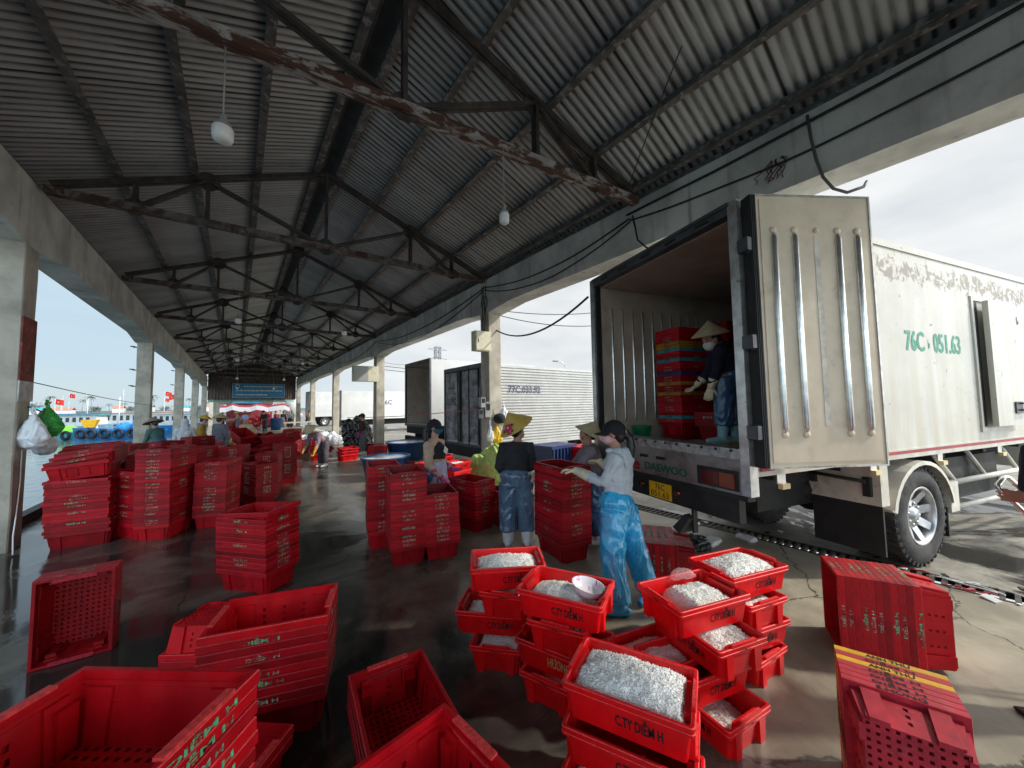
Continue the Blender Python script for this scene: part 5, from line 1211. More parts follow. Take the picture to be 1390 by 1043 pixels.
    if st.get('apron'):
        mb = MB(); mb.tube([pel.lerp(ch, .45) + fr * .03, pel + fr * .03, pel - V(0, 0, .3) + fr * .04], [(.15, .11), (.18, .13), (.2, .13)], 16, side=rg); remeshed('apron', mb, st['apron'], root, vox, 3, .01, (9, 9, 4))
    # --- footwear
    if st.get('boots'):
        for h, k, a, t, q in legs:
            mb = MB(); tp = k.lerp(a, st.get('btop', .55)); b0 = V(a.x, a.y, min(a.z, .075))
            bw = st.get('bw', 1.); mb.tube([tp, tp.lerp(b0, .5), b0, b0 - V(0, 0, .04)], [.066 * bw, .058 * bw, .050 * bw, .046 * bw], 14)
            z0 = V(0, 0, b0.z - .038); bb = b0 - z0
            mb.tube([bb - t * .05, bb + t * .03, bb + t * .11, bb + t * .165], [(.038, .040), (.044, .046), (.046, .036), (.030, .026)], 12, side=t.cross(V(0, 0, 1)), round_=True)
            remeshed('boot', mb, st['boots'], root, vox * .8, 3)
            if st.get('sole'):
                m2 = MB(); m2.tube([bb - t * .06 - V(0, 0, .034), bb + t * .06 - V(0, 0, .034), bb + t * .18 - V(0, 0, .030)], [(.042, .012), (.05, .012), (.034, .012)], 12, side=t.cross(V(0, 0, 1)), round_=True); m2.build('sole', st['sole'], root)
    # --- gloves
    if st.get('gloves'):
        for a, e, w_, hd, pn, q in arms:
            mb = MB(); hand_mb(mb, w_, hd, pn, r=.0125, curl=J.get('curl', .35), thumb=-1 if q == 'L' else 1, L=1.06)
            mb.tube([w_.lerp(e, st.get('cuff', .45)), w_.lerp(e, st.get('cuff', .45) * .5), w_, w_ + hd.normalized() * .03], [.052, .044, .036, .034], 12)
            remeshed('glove', mb, st['gloves'], root, vox * .72, 2, .003, (20, 20, 20))
    # --- head things
    if st.get('eyes', True):
        for q in (-1, 1):
            m2 = MB(); m2.ball(hp(q * .030, .0765, .012), (.013, .008, .0065), 10, 0, HM.to_4x4()); m2.build('eye', M['eye'], root)
            m2 = MB(); m2.tube([hp(q * .014, .082, .030), hp(q * .03, .081, .036), hp(q * .048, .068, .030)], .0035, 6); m2.build('eyebrow', M['hair'], root)
    if st.get('mask'):
        mb = MB(); mb.ball(hp(0, .036, -.040), (.062, .066, .056), 16, 0, HM.to_4x4()); mb.tube([hp(0, .086, .0), hp(0, .106, -.022), hp(0, .096, -.05)], [.014, .018, .014], 8, round_=True)
        mk = remeshed('face_mask', mb, st['mask'], root, .008, 3)
        for q in (-1, 1):
            m2 = MB(); m2.tube([hp(q * .058, .045, -.012), hp(q * .074, .0, .012), hp(q * .078, -.012, -.01), hp(q * .066, .01, -.04), hp(q * .055, .04, -.05)], .0025, 5); m2.build('ear_loop', st['mask'], mk)
    if st.get('hair', True):
        mb = MB(); mb.ball(hp(0, -.028, .030), (.080, .090, .088), 18, 0, HM.to_4x4()); mb.ball(hp(0, -.06, -.02), (.066, .05, .07), 14, 0, HM.to_4x4())
        if st.get('tail'):
            b0 = hp(0, -.115, .012); pts = [hp(0, -.09, .02), b0 + V(0, 0, .0), b0 - face * .035 + V(0, 0, -.06), b0 - face * .045 + V(0, 0, -.15), b0 - face * .03 + V(0, 0, -.25), b0 - face * .015 + V(0, 0, -.33)]
            mb.tube(pts, [.022, .026, .034, .034, .026, .008], 10, round_=True)
        remeshed('hair', mb, M['hair'], root, vox * .8, 3, .004, (30, 30, 8))
        if st.get('tail'):
            m2 = MB(); m2.lathe([(.020, -.01), (.030, -.008), (.034, 0), (.030, .008), (.020, .01)], 14, 0, Matrix.Translation(hp(0, -.112, .014)) @ V(0, 0, 1).rotation_difference(-face).to_matrix().to_4x4()); m2.build('hair_tie', M['glove'], root)
    if st.get('cap'):
        mb = MB(); n = 20; rows = []
        for i in range(8):
            th = PI / 2 * i / 7 * .98; rows.append([hp(.088 * cos(th) * sin(2 * PI * k / n), -.018 + .106 * cos(th) * cos(2 * PI * k / n), .020 + .100 * sin(th)) for k in range(n)])
        rows.insert(0, [hp(.088 * sin(2 * PI * k / n), -.018 + .106 * cos(2 * PI * k / n), -.012 if cos(2 * PI * k / n) < .2 else .015) for k in range(n)])
        vs = [p for r in rows for p in r]; mb.add(vs, [(i * n + k, i * n + (k + 1) % n, (i + 1) * n + (k + 1) % n, (i + 1) * n + k) for i in range(8) for k in range(n)], 0, True)
        mb.ball(hp(0, -.018, .121), .008, 8)
        cp = mb.build('cap', st['cap'], root)
        mb = MB(); m_ = 12; vs = []
        for k in range(m_ + 1):
            a = R_(-68 + 136 * k / m_); x, y = .086 * sin(a), -.018 + .104 * cos(a); dz = -.012 * (1 - cos(a))
            vs += [hp(x, y, .022 + dz), hp(x * 1.02, y + .072 * cos(a) ** .7, .008 + dz * 2.2), hp(x, y, .016 + dz), hp(x * 1.02, y + .072 * cos(a) ** .7, .003 + dz * 2.2)]
        fs = []
        for k in range(m_): b_ = k * 4; fs += [(b_, b_ + 1, b_ + 5, b_ + 4), (b_ + 2, b_ + 6, b_ + 7, b_ + 3), (b_ + 1, b_ + 3, b_ + 7, b_ + 5)]
        mb.add(vs, fs, 0, True); mb.build('visor', st['cap'], cp)
    if st.get('headcloth'):
        mb = MB(); mb.ball(hp(0, -.02, .012), (.092, .105, .108), 18, 0, HM.to_4x4()); mb.tube([hp(0, -.03, -.05), nk, nk - V(0, 0, .05)], [.085, .095, .13], 14, round_=True); remeshed('head_cloth', mb, st['headcloth'], root, vox, 3, .006, (16, 16, 16))
    if st.get('hat'):
        ax = J.get('hatax', tuple(fu)); cc = V(J.get('hatc', tuple(hp(0, 0, .03)))); o, fo = conical_hat(root, cc, ax, st.get('hatr', .205), st.get('hath', .19), st['hat'], st.get('flower', False))
        m2 = MB(); m2.tube([hp(-.075, .01, .03), hp(-.062, .03, -.06), hp(0, .035, -.108), hp(.062, .03, -.06), hp(.075, .01, .03)], .004, 6); sp_ = m2.build('chin_strap', st.get('strap', M['glove']), o)
        # the strap was modelled in the person's space
        sp_.matrix_parent_inverse = o.matrix_local.inverted()
    return root
M['eye'] = mat('dark_eye', (.012, .008, .006), .15, spec=.7)

VF = -YAW     # people below are posed in a frame whose x runs along the picture and y away from it
# woman in blue plastic trousers steadying the tall stack
Jb = dict(pel=(-.035, .0, .755), chest=(.0, .05, 1.07), neck=(-.015, .06, 1.235), head=(-.045, .055, 1.385), headup=(-.05, .0, 1), front=(-.72, .70, 0), face=(-.97, .22, -.06),
          shL=(-.055, -.055, 1.175), elL=(-.15, -.03, .965), wrL=(-.345, .18, 1.035), hdL=(-.80, .60, .02), pnL=(-.15, -.1, -1), shR=(.085, .16, 1.165), elR=(.04, .38, 1.0), wrR=(-.03, .55, 1.055), hdR=(-.5, .8, 0), pnR=(-.3, 0, -1),
          hipL=(-.085, -.06, .71), knL=(-.135, -.16, .385), anL=(-.12, -.28, .07), toeL=(-.75, .1, 0), hipR=(.035, .05, .71), knR=(.105, -.01, .385), anR=(.185, -.06, .075), toeR=(-.35, -.4, 0), curl=.28)
person('woman in grey hoodie, black cap and pink mask, wearing bright blue plastic trousers', (2.68, 1.98, 0), VF, Jb, dict(shirt=M['hood'], hood=M['hood'], pants=M['bluepants'], boots=M['bluepants'], gloves=M['glove'], mask=M['pinkmask'], cap=M['cap'], tail=True, hem=.30, waist=.30, fat=.92, pw=1.02, plen=.95, pend=.088, btop=.75))
# woman seen from behind, flowered hat
Jp = dict(pel=(.02, 0, .77), chest=(.03, .03, 1.06), neck=(.045, .04, 1.215), head=(.055, .07, 1.345), headup=(-.15, .1, 1), front=(.15, 1, 0), face=(.65, .75, -.12), hatc=(.035, .05, 1.39), hatax=(-.50, -.22, .83),
          shL=(-.125, .03, 1.15), elL=(-.185, .02, .91), wrL=(-.12, .20, .80), hdL=(.2, .9, -.2), shR=(.185, .02, 1.15), elR=(.23, .04, .91), wrR=(.14, .24, .84), hdR=(-.3, .9, -.1),
          hipL=(-.07, 0, .72), knL=(-.085, .02, .40), anL=(-.085, 0, .075), hipR=(.11, 0, .72), knR=(.13, .02, .40), anR=(.145, 0, .075))
person('woman seen from behind in black shirt and yellow conical hat with embroidered flower', (2.66, 3.48, 0), VF, Jp, dict(shirt=M['black_c'], pants=M['clearpants'], boots=M['wboot'], hat=M['straw_y'], flower=True, hatr=.225, hath=.21, hem=.2, waist=.32, fat=1.02, pw=1.08, plen=.70, pend=.095, btop=.35, bw=1.3, eyes=False, sfold=.005))
# bowed woman between stack and truck
Jm = dict(pel=(.08, 0, .76), chest=(.06, 0, 1.02), neck=(.03, .0, 1.16), head=(.01, -.02, 1.265), headup=(-.3, -.1, 1), front=(-.95, -.15, 0), face=(-.85, -.2, -.5), hatc=(.05, 0, 1.285), hatax=(.45, -.10, .85),
          shL=(.03, -.16, 1.10), elL=(-.12, -.17, .92), wrL=(-.26, -.05, .84), hdL=(-.9, .3, 0), shR=(.05, .16, 1.10), elR=(-.08, .2, .92), wrR=(-.22, .12, .84), hdR=(-.9, 0, 0), hipL=(.08, -.08, .72), knL=(.06, -.09, .4), anL=(.08, -.09, .075), hipR=(.08, .08, .72), knR=(.06, .09, .4), anR=(.08, .09, .075))
person('worker in mauve shirt and pale conical hat bowed behind the tall held stack', (3.40, 3.0, 0), VF, Jm, dict(shirt=M['mauve'], pants=M['navypants'], boots=M['wboot'], hat=M['straw_p'], hatr=.20, hath=.18))
# woman with blue mask among the middle stacks
Jw = dict(pel=(-.01, 0, .77), chest=(-.02, 0, 1.05), neck=(-.01, 0, 1.205), head=(.0, 0, 1.36), front=(.95, -.28, 0), face=(.96, -.26, -.04), headup=(0, 0, 1),
          shR=(-.06, -.16, 1.13), elR=(-.05, -.20, .87), wrR=(.11, -.19, .72), hdR=(.8, 0, -.5), pnR=(0, .3, -1), shL=(.03, .16, 1.13), elL=(.05, .2, .88), wrL=(.2, .12, .78), hdL=(.9, -.2, -.2), hipL=(0, .08, .73), knL=(.02, .09, .4), anL=(0, .09, .075), hipR=(-.01, -.08, .73), knR=(.02, -.09, .4), anR=(0, -.09, .075))
pw_ = person('woman in beige jacket, black vest, blue mask and black cap behind the middle stacks', (2.2, 4.67, 0), VF, Jw, dict(shirt=M['beige'], pants=M['jeans'], boots=M['wboot'], gloves=M['mag'], mask=M['bluemask'], cap=M['cap'], tail=True, apron=M['apron'], cuff=.7, hem=.25))
mb = MB(); mb.tube([(.035, -.03, .93), (.03, -.02, 1.0), (.02, -.02, 1.1), (.005, -.01, 1.16)], [(.13, .10), (.135, .115), (.125, .105), (.07, .06)], 16, side=(.28, .95, 0)); ve = remeshed('vest', mb, M['black2'], pw_, .009, 3, .004)
mb = MB(); d_ = V(.95, -.28, 0).normalized(); sd_ = V(.28, .95, 0).normalized()
for k in range(3): mb.box(-.05 + k * .036, -.025 + k * .036, -.004, .004, -.04, .04, 0, Matrix.Translation((.155, -.055, 1.05)) @ Matrix(((sd_.x, -d_.x, 0), (sd_.y, -d_.y, 0), (0, 0, 1))).to_4x4() @ Matrix.Rotation(.5, 4, 'Y'))
mb.build('vest_print', M['whitecl'], ve)
# worker inside the truck, bending
Jt = dict(pel=(.03, 0, .72), chest=(-.02, -.02, .98), neck=(-.09, -.03, 1.07), head=(-.165, -.05, 1.10), headup=(-.2, 0, 1), front=(-.85, .35, 0), face=(-.85, -.25, -.35), hatc=(-.16, -.04, 1.165), hatax=(-.18, -.12, .95),
          shL=(-.10, -.12, .99), elL=(-.15, -.12, .77), wrL=(-.21, -.10, .61), hdL=(-.25, .1, -1), pnL=(.6, .8, 0), shR=(-.03, .13, .99), elR=(-.05, .22, .78), wrR=(-.16, .26, .66), hdR=(-.5, .5, -.6), hipL=(-.06, -.07, .68), knL=(-.075, -.08, .38), anL=(-.09, -.06, .075), toeL=(-1, -.1, 0), hipR=(.10, .05, .68), knR=(.10, .03, .38), anR=(.095, .02, .075), toeR=(-1, -.1, 0))
person('worker in navy shirt and conical hat bending inside the open truck', (4.2, 1.71, ZF + .008), VF, Jt, dict(shirt=M['navy'], pants=M['navypants'], boots=M['lboot'], hat=M['straw_p'], gloves=M['glove'], mask=M['whitecl'], hatr=.19, hath=.16, pw=.98, plen=.6, btop=.25, sole=M['plate'], strap=M['black2']))

def stand(front, lean=0., arms=((.05, .22), (.05, .22)), h=1.5):
    """generic standing pose: lean = how far the trunk bends forward, arms = (forward, lowered) per hand"""
    f = V(*front, 0).normalized(); r = f.cross(V(0, 0, 1)); k = h / 1.55
    P = V(0, 0, .78); C = P + f * .30 * sin(lean) + V(0, 0, .30 * cos(lean)); Nk = P + f * .46 * sin(lean) + V(0, 0, .46 * cos(lean)); Hd = Nk + f * .13 * sin(lean * .9) + V(0, 0, .14 * cos(lean * .9) + .0) + f * .01
    fc = (f * cos(lean * .7) - V(0, 0, 1) * sin(lean * .7 + .08))
    J = dict(pel=P, chest=C, neck=Nk, head=Hd, front=tuple(f), face=tuple(fc), headup=tuple((Hd - Nk).normalized()))
    for q, s_, (fw_, dn) in (('L', -1, arms[0]), ('R', 1, arms[1])):
        S = C.lerp(Nk, .6) + r * s_ * .16; E = S + f * (fw_ * .4) + r * s_ * .04 - V(0, 0, .24); W = E + f * (.06 + fw_ * .7) - V(0, 0, dn)
        J['sh' + q], J['el' + q], J['wr' + q], J['hd' + q] = S, E, W, tuple((W - E).normalized())
        J['hip' + q] = P + r * s_ * .08 - V(0, 0, .05); J['kn' + q] = V(0, 0, .41) + r * s_ * .09 + f * .02; J['an' + q] = V(0, 0, .075) + r * s_ * .09
    return {a: (tuple(v) if isinstance(v, Vector) else v) for a, v in J.items()}
L_ = (-.95, .2); 
person('woman in black cap and dark brown top beside the black tarpaulin', (3.60, 13.6, 0), VF, stand((-.9, -.25), .05, h=1.5), dict(shirt=M['brown'], pants=M['greytr'], boots=M['wboot'], cap=M['cap'], gloves=M['mag']), vox=.014, s=.97)
person('woman in mauve top with yellow gloves bending over a red crate', (1.98, 11.5, 0), VF, stand((-.35, -.9), .95, ((.1, .25), (.15, .25))), dict(shirt=M['lilac'], pants=M['greytr'], boots=M['wboot'], hat=M['straw_p'], gloves=M['yel'], cuff=.6), vox=.014, s=.93)
person('worker in dark green top and old dark conical hat at the water side', (-1.69, 13.9, 0), VF, stand((-.95, .1), .35, ((.1, .2), (.1, .2))), dict(shirt=M['teal'], pants=M['jeans'], boots=M['wboot'], hat=M['straw_d'], gloves=M['mag'], hatr=.23, hath=.17), vox=.014, s=.97)
person('worker wrapped in a pale grey hood among the left stacks', (-1.13, 13.4, 0), VF, stand((-.6, .6), .15), dict(shirt=M['palegrey'], pants=M['greytr'], headcloth=M['palegrey'], boots=M['wboot'], hair=False), vox=.014, s=.96)
person('worker in yellow top behind the grey hooded worker', (-.92, 14.7, 0), VF, stand((.8, .5), .2), dict(shirt=M['mustard'], pants=M['greytr'], hat=M['straw_y'], boots=M['wboot'], gloves=M['yel'], hatr=.2, hath=.13), vox=.014)
person('worker in slate shirt and straw hat with back turned, left of centre', (-.42, 13.9, 0), VF, stand((.1, 1), .05), dict(shirt=M['slate'], pants=M['greytr'], hat=M['straw'], boots=M['wboot'], hatr=.22, hath=.15), vox=.014, s=1.0)
person('worker in mustard shirt and conical hat bending over the red crates', (-.08, 12.0, 0), VF, stand((.95, -.2), .95, ((.1, .25), (.1, .25))), dict(shirt=M['mustard'], pants=M['teal'], hat=M['straw_p'], boots=M['wboot'], hatr=.22, hath=.17), vox=.014, s=.98)
# far crowd under the second roof
crowd = [(-1.05, 41, 'navy', 'navy', 'dark clothed worker at the far left of the distant crowd', None), (.05, 39, 'tan', 'greytr', 'worker in tan top and pale hat in the distant crowd', 'straw'), (.55, 36, 'skyb', 'tan', 'worker in light blue shirt and bare legs in the distant crowd', 'straw_p'), (1.75, 34, 'black2', 'black2', 'tall man in black coat and cap at the centre of the distant crowd', 'cap'), (2.4, 40, 'redc', 'redc', 'worker in red top beside the man in black, distant crowd', None), (3.0, 43, 'redc', 'black2', 'second worker in red farther back in the distant crowd', None), (3.3, 39, 'black2', 'slate', 'worker in black top right of the blue tub, distant crowd', None), (3.75, 37.5, 'slate', 'black2', 'worker in slate jacket at the right of the distant crowd', None), (4.25, 41, 'pinkc', 'greytr', 'worker in pink top at the right of the distant crowd', None), (5.2, 44, 'whitec', 'jeans', 'worker in white near the distant sunlit edge', None), (5.0, 36, 'orangec', 'jeans', 'worker in orange raincoat near the last right column', None), (5.6, 38, 'jeans', 'jeans', 'worker in blue overalls beside the orange raincoat', None)]
for i, (x, y, sh, pa, lb, ht) in enumerate(crowd):
    a = random.Random(i).uniform(-3, 3)
    person(lb, (x, y, 0), VF, stand((cos(a), sin(a)), .1 + .25 * (i % 3 == 0), ((.2, .1), (.1, .2))), dict(shirt=M[sh], pants=M[pa], boots=M['black2'], hat=M.get(ht) if ht in ('straw', 'straw_p') else None, cap=M['cap'] if ht == 'cap' else None, eyes=False, hatr=.23), 'distant workers under the second roof', vox=.03, s=1.08 if ht == 'cap' else 1.0)
# person at the right edge, mostly out of view
Jr = dict(pel=(.12, 0, .9), chest=(.1, .0, 1.22), neck=(.1, .0, 1.42), head=(.1, .02, 1.58), front=(.1, 1, 0), face=(.2, 1, -.1), shL=(-.075, .02, 1.36), elL=(-.115, .02, 1.10), wrL=(.10, .12, 1.02), hdL=(.6, .7, 0), shR=(.3, .02, 1.36), elR=(.34, .1, 1.1), wrR=(.22, .28, 1.05), hdR=(-.4, .9, 0), hipL=(.03, 0, .86), knL=(.0, .05, .47), anL=(-.03, .04, .075), toeL=(-.95, .25, 0), hipR=(.21, 0, .86), knR=(.22, .03, .47), anR=(.25, .0, .075), toeR=(.2, 1, 0))
pr_ = person('person in dark short sleeves and black sandals at the right edge holding a metal frame', (3.415, -.22, 0), VF, Jr, dict(pants=M['black2'], plen=.55, pend=.09, eyes=True), vox=.0095)
mb = MB(); rg_ = V(1, -.1, 0)
mb.tube([(.12, 0, .95), (.1, 0, 1.2), (.1, 0, 1.34), (.1, 0, 1.43)], [(.165, .12), (.17, .12), (.16, .11), (.07, .065)], 16, side=rg_)
for a, e in ((V(-.075, .02, 1.36), V(-.115, .02, 1.10)), (V(.3, .02, 1.36), V(.34, .1, 1.1))): mb.tube([a + (V(.1, 0, 1.36) - a) * .4, a, a.lerp(e, .82)], [.07, .075, .07], 12)
remeshed('shirt', mb, M['navy'], pr_, .01, 4, .006)
for (ax, ay, tx, ty) in ((-.03, .04, -.95, .25), (.25, 0, .2, 1)):
    t = V(tx, ty, 0).normalized(); b = V(ax, ay, 0); sd2 = t.cross(V(0, 0, 1)); mb = MB()
    mb.tube([b - t * .07 + V(0, 0, .012), b + t * .06 + V(0, 0, .012), b + t * .20 + V(0, 0, .012)], [(.040, .012), (.046, .012), (.040, .012)], 12, side=sd2, round_=True)
    mb.tube([b + t * .07 - sd2 * .048 + V(0, 0, .02), b + t * .08 + V(0, 0, .075), b + t * .07 + sd2 * .048 + V(0, 0, .02)], [(.03, .006)] * 3, 8, side=t); mb.tube([b + t * .13 - sd2 * .045 + V(0, 0, .02), b + t * .13 + V(0, 0, .062), b + t * .13 + sd2 * .045 + V(0, 0, .02)], [(.02, .006)] * 3, 8, side=t)
    mb.build('sandal', M['rubber'], pr_)
# ------------------------------------------------------------------ things on the columns
lc = XL + .012
M['bag_g'] = mat('green_bag_plastic', (.05, .38, .06), .3, var=.3, vs=6, spec=.6)
M['bag_w'] = mat('white_bag_plastic', (.74, .75, .77), .3, var=.12, vs=6, spec=.6)
M['bag_y'] = mat('yellow_bag_plastic', (.80, .48, .01), .35, var=.2, vs=6, spec=.6)
def hanging_bag(name, label, loc, w, d, h, mt, rz=0., drop=.35, seed=1, cat='plastic bag'):
    """knotted at the top (origin), belly below"""
    mb = MB(); mb.tube([(0, 0, .0), (0, 0, -h * .18), (0, 0, -h * .5), (0, 0, -h * .82), (0, 0, -h)], [(.018, .014), (w * .16, d * .22), (w * .34, d * .4), (w * .50, d * .5), (w * .42, d * .36)], 18, side=(1, 0, 0), round_=True)
    for q in (-1, 1): mb.tube([(0, 0, -.01), (q * .02, 0, .05), (q * .008, 0, .10)], [.012, .010, .006], 8, round_=True)
    o = remeshed(name, mb, mt, None, .009, 1, .016, (13 + seed, 13, 7)); o.location = loc; o.rotation_euler = (0, 0, rz); return tag(o, label, cat)
hanging_bag('plastic_bag', 'white knotted plastic bag hanging on the near left column', (lc + .10, 7.22, 1.62), .36, .2, .34, M['bag_w'], -.6, seed=1)
hanging_bag('plastic_bag', 'green plastic bag hanging beside the white one, near left column', (lc + .10, 7.62, 1.72), .40, .22, .32, M['bag_g'], -.6, seed=2)
hanging_bag('plastic_bag', 'greyish small plastic bag behind the white and green ones', (lc + .06, 7.74, 1.50), .30, .2, .34, M['bag_w'], -.6, seed=3)
mb = MB(); mb.tube([(lc - .02, 7.42, 1.74), (lc + .05, 7.46, 1.70), (lc + .09, 7.50, 1.66), (lc + .07, 7.84, 1.80)], .008, 6); o = mb.build('cord', M['tred']); tag(o, 'short red cord holding the bags on the near left column', 'cord')
mb = MB(); mb.box(lc - .010, lc + .004, 7.12, 7.505, 2.05, 2.85, 0); mb.box(lc - .010, lc + .0045, 7.12, 7.505, 1.80, 2.05, 1)
o = mb.build('painted_band', [mat('faded_red_paint', (.20, .045, .035), .85, var=.4, vs=5, col2=(.34, .25, .22), c2=(.56, .68), c2s=14), mat('faded_white_paint', (.50, .48, .46), .85, var=.25, vs=9)]); tag(o, 'peeling red and white painted board on the near left column', 'notice board')
cable('wire', sagged((lc, 7.5, 2.05), (lc, 15.6, 1.83), .03, 12, .01), .006, 'thin wire stretched between the first two left columns')
cable('wire', [(lc + .0, 7.3, 1.2), (lc + .01, 7.28, .8), (lc + .015, 7.22, .45), (lc + .05, 7.05, .2), (lc + .1, 6.9, .02)], .007, 'white cable running down the near left column to the floor', M['white_pl'])
for k in range(3):
    for z in (3.6, 2.9, 2.4):
        if k == 0: continue
        mb = MB(); y = Y0 + .26 + SP * k; mb.box(XL - .44, XL - .34, y + .1, y + .16, z, z + .03); mb.box(XL - .50, XL - .40, y + .11, y + .15, z + .02, z + .05); o = mb.build('bracket', M['steel']); tag(o, 'small rusty bracket sticking out of a left column', 'bracket', 'brackets on the left columns')
# meter column
ec = M['cream_box'] = mat('cream_steel_box', (.62, .58, .42), .45, var=.12, vs=5, col2=(.40, .33, .2), c2=(.6, .75), c2s=7)
eb = thing('electric_box', 'cream steel electric box high on the meter column', 'electric box', (4.30, 6.86, 2.87))
mb = MB(); mb.box(-.18, .22, -.16, .03, 0, .44); mb.build('case', ec, eb)
mb = MB(); mb.box(-.165, .205, -.172, -.16, .02, .42); mb.build('door', ec, eb)
mb = MB(); mb.box(-.13, -.115, -.182, -.172, .18, .26); mb.build('handle', M['black'], eb)
for i, (x, z, w_, h, mt, lb) in enumerate([(4.34, 1.62, .12, .22, 'alu', 'grey meter box on the meter column, upper one'), (4.46, 1.40, .14, .34, 'alu', 'tall grey switch box on the meter column'), (4.28, 1.38, .12, .2, 'frame', 'dark small box on the meter column, left one')]):
    mt2 = mat('meter_grey', (.28, .28, .27), .5, var=.2) if mt == 'alu' else M['frame']
    b_ = thing('meter_box', lb, 'meter box', (x, 6.86, z)); mb = MB(); mb.box(-w_ / 2, w_ / 2, -.10, .02, 0, h); mb.build('case', mt2, b_)
    mb = MB(); mb.box(-w_ * .35, w_ * .35, -.104, -.10, h * .45, h * .88); mb.build('dial_window', M['glass'], b_)
    mb = MB(); mb.tube([(0, -.03, h), (0.02, -.01, h + .25), (0, .0, h + .5)], .009, 6); mb.build('conduit', M['cable'], b_)
eb2 = thing('electric_box', 'grey and cream electric box on the second right column', 'electric box', (4.15, 15.26, 2.7)); mb = MB(); mb.box(-.55, .42, -.3, 0, 0, .62); mb.build('case', ec, eb2); mb = MB(); mb.box(-.54, .0, -.31, -.30, .02, .6); mb.build('door', mat('grey_steel_door', (.35, .35, .33), .5), eb2)
hanging_bag('plastic_bag', 'white plastic bag hanging high on the right of the meter column', (4.86, 6.72, 1.62), .36, .2, .36, M['bag_w'], -.5, seed=4)
hanging_bag('plastic_bag', 'yellow plastic bag hanging low on the meter column', (4.66, 6.72, 1.20), .26, .16, .36, M['bag_y'], -.5, seed=5)
hanging_bag('plastic_bag', 'small white bag left of the yellow one on the meter column', (4.50, 6.74, 1.22), .16, .12, .32, M['bag_w'], -.5, seed=6)
mb = MB(); mb.ball((0, 0, 0), (.13, .16, .12), 16); mb.tube([(-.12, -.05, -.05), (0, -.17, -.07), (.12, -.05, -.05)], .02, 8); o = remeshed('helmet', mb, M['cap'], None, .012, 2); o.location = (4.72, 6.70, 1.36); tag(o, 'black helmet hanging between the bags on the meter column', 'helmet')
cable('rope', sagged((4.30, 6.9, 1.58), (3.3, 14.6, 1.30), .06, 12, .01), .010, 'faded red rope stretched from the meter column into the aisle', mat('rope_faded_red', (.45, .11, .09), .8), 'rope')

# ------------------------------------------------------------------ loose things on the floor
def blob(name, label, cat, loc, r, mt, fold, seed, vox=.03, n=6, flat=.7):
    rnd = random.Random(seed); mb = MB()
    for k in range(n): mb.ball((rnd.uniform(-.6, .6) * r[0], rnd.uniform(-.6, .6) * r[1], r[2] * rnd.uniform(.25, .6)), (r[0] * rnd.uniform(.35, .6), r[1] * rnd.uniform(.35, .6), r[2] * rnd.uniform(.35, .55)), 12)
    mb.ball((0, 0, r[2] * .2), (r[0] * .9, r[1] * .9, r[2] * .35), 14)
    o = remeshed(name, mb, mt, None, vox, 1, fold, (9, 9, 6)); o.location = loc; return tag(o, label, cat)
blob('tarpaulin', 'bright yellow-green cloth heaped in the sun at the meter column foot', 'cloth', (4.25, 6.3, .02), (.40, .45, .78), mat('lime_cloth', (.42, .56, .17), .75, var=.2, vs=5), .05, 3, .02)
blob('tarpaulin', 'shiny black plastic tarpaulin heaped beside the second right column', 'tarpaulin', (3.72, 14.8, .02), (.50, .55, 1.25), mat('black_plastic_sheet', (.014, .014, .015), .22, var=.3, spec=.8), .09, 5, .03)
for i, (x, y, s) in enumerate([(2.7, 17.9, 1.), (3.3, 18.0, .9), (3.0, 18.6, 1.1), (3.7, 17.6, .9), (3.6, 18.4, 1.), (2.5, 18.7, .9)]):
    blob('sack', 'white plastic sack lying in the pile behind the bending woman', 'sack', (x, y, .02), (.45 * s, .35 * s, .48 * s), M['bag_w'], .05, 20 + i, .035)['group'] = 'white sacks behind the bending woman'
def tub(label, x, y, a, b, h, rz, inner=None):
    o = thing('basin', label, 'basin', (x, y, 0), rz)
    mb = MB(); S = Matrix.Diagonal((a, b, 1, 1)); mb.lathe([(.001, .02), (.80, .02), (.97, h - .05), (1.03, h - .04), (1.03, h), (.97, h), (.93, h - .05), (.78, .06), (.001, .06)], 36, 0, S); mb.build('shell', mat('basin_blue', (.03, .09, .24), .4, var=.25, vs=4), o)
    mb = MB(); mb.lathe([(.001, h - .035), (.6, h - .03), (.94, h - .035)], 36, 0, S); mb.build('icy_water', mat('icy_water', (.62, .68, .68), .18, var=.2, vs=5), o)
    return o
tub('round blue tub of pale water behind the middle crate stacks', 2.80, 8.6, .56, .50, .52, .3)
tub('blue tub of pale water beyond the first, before the open truck', 4.3, 11.2, .70, .62, .58, .9)
t_ = tub('small blue basin standing in the distant crowd', 2.5, 34.6, .42, .42, .95, 0)
blob('ice_heap', 'grey pile of ice and rags beside the trucks', 'heap', (4.9, 12.4, .01), (.5, .6, .35), mat('grey_ice', (.45, .45, .42), .5, var=.4, vs=6), .05, 9, .04)
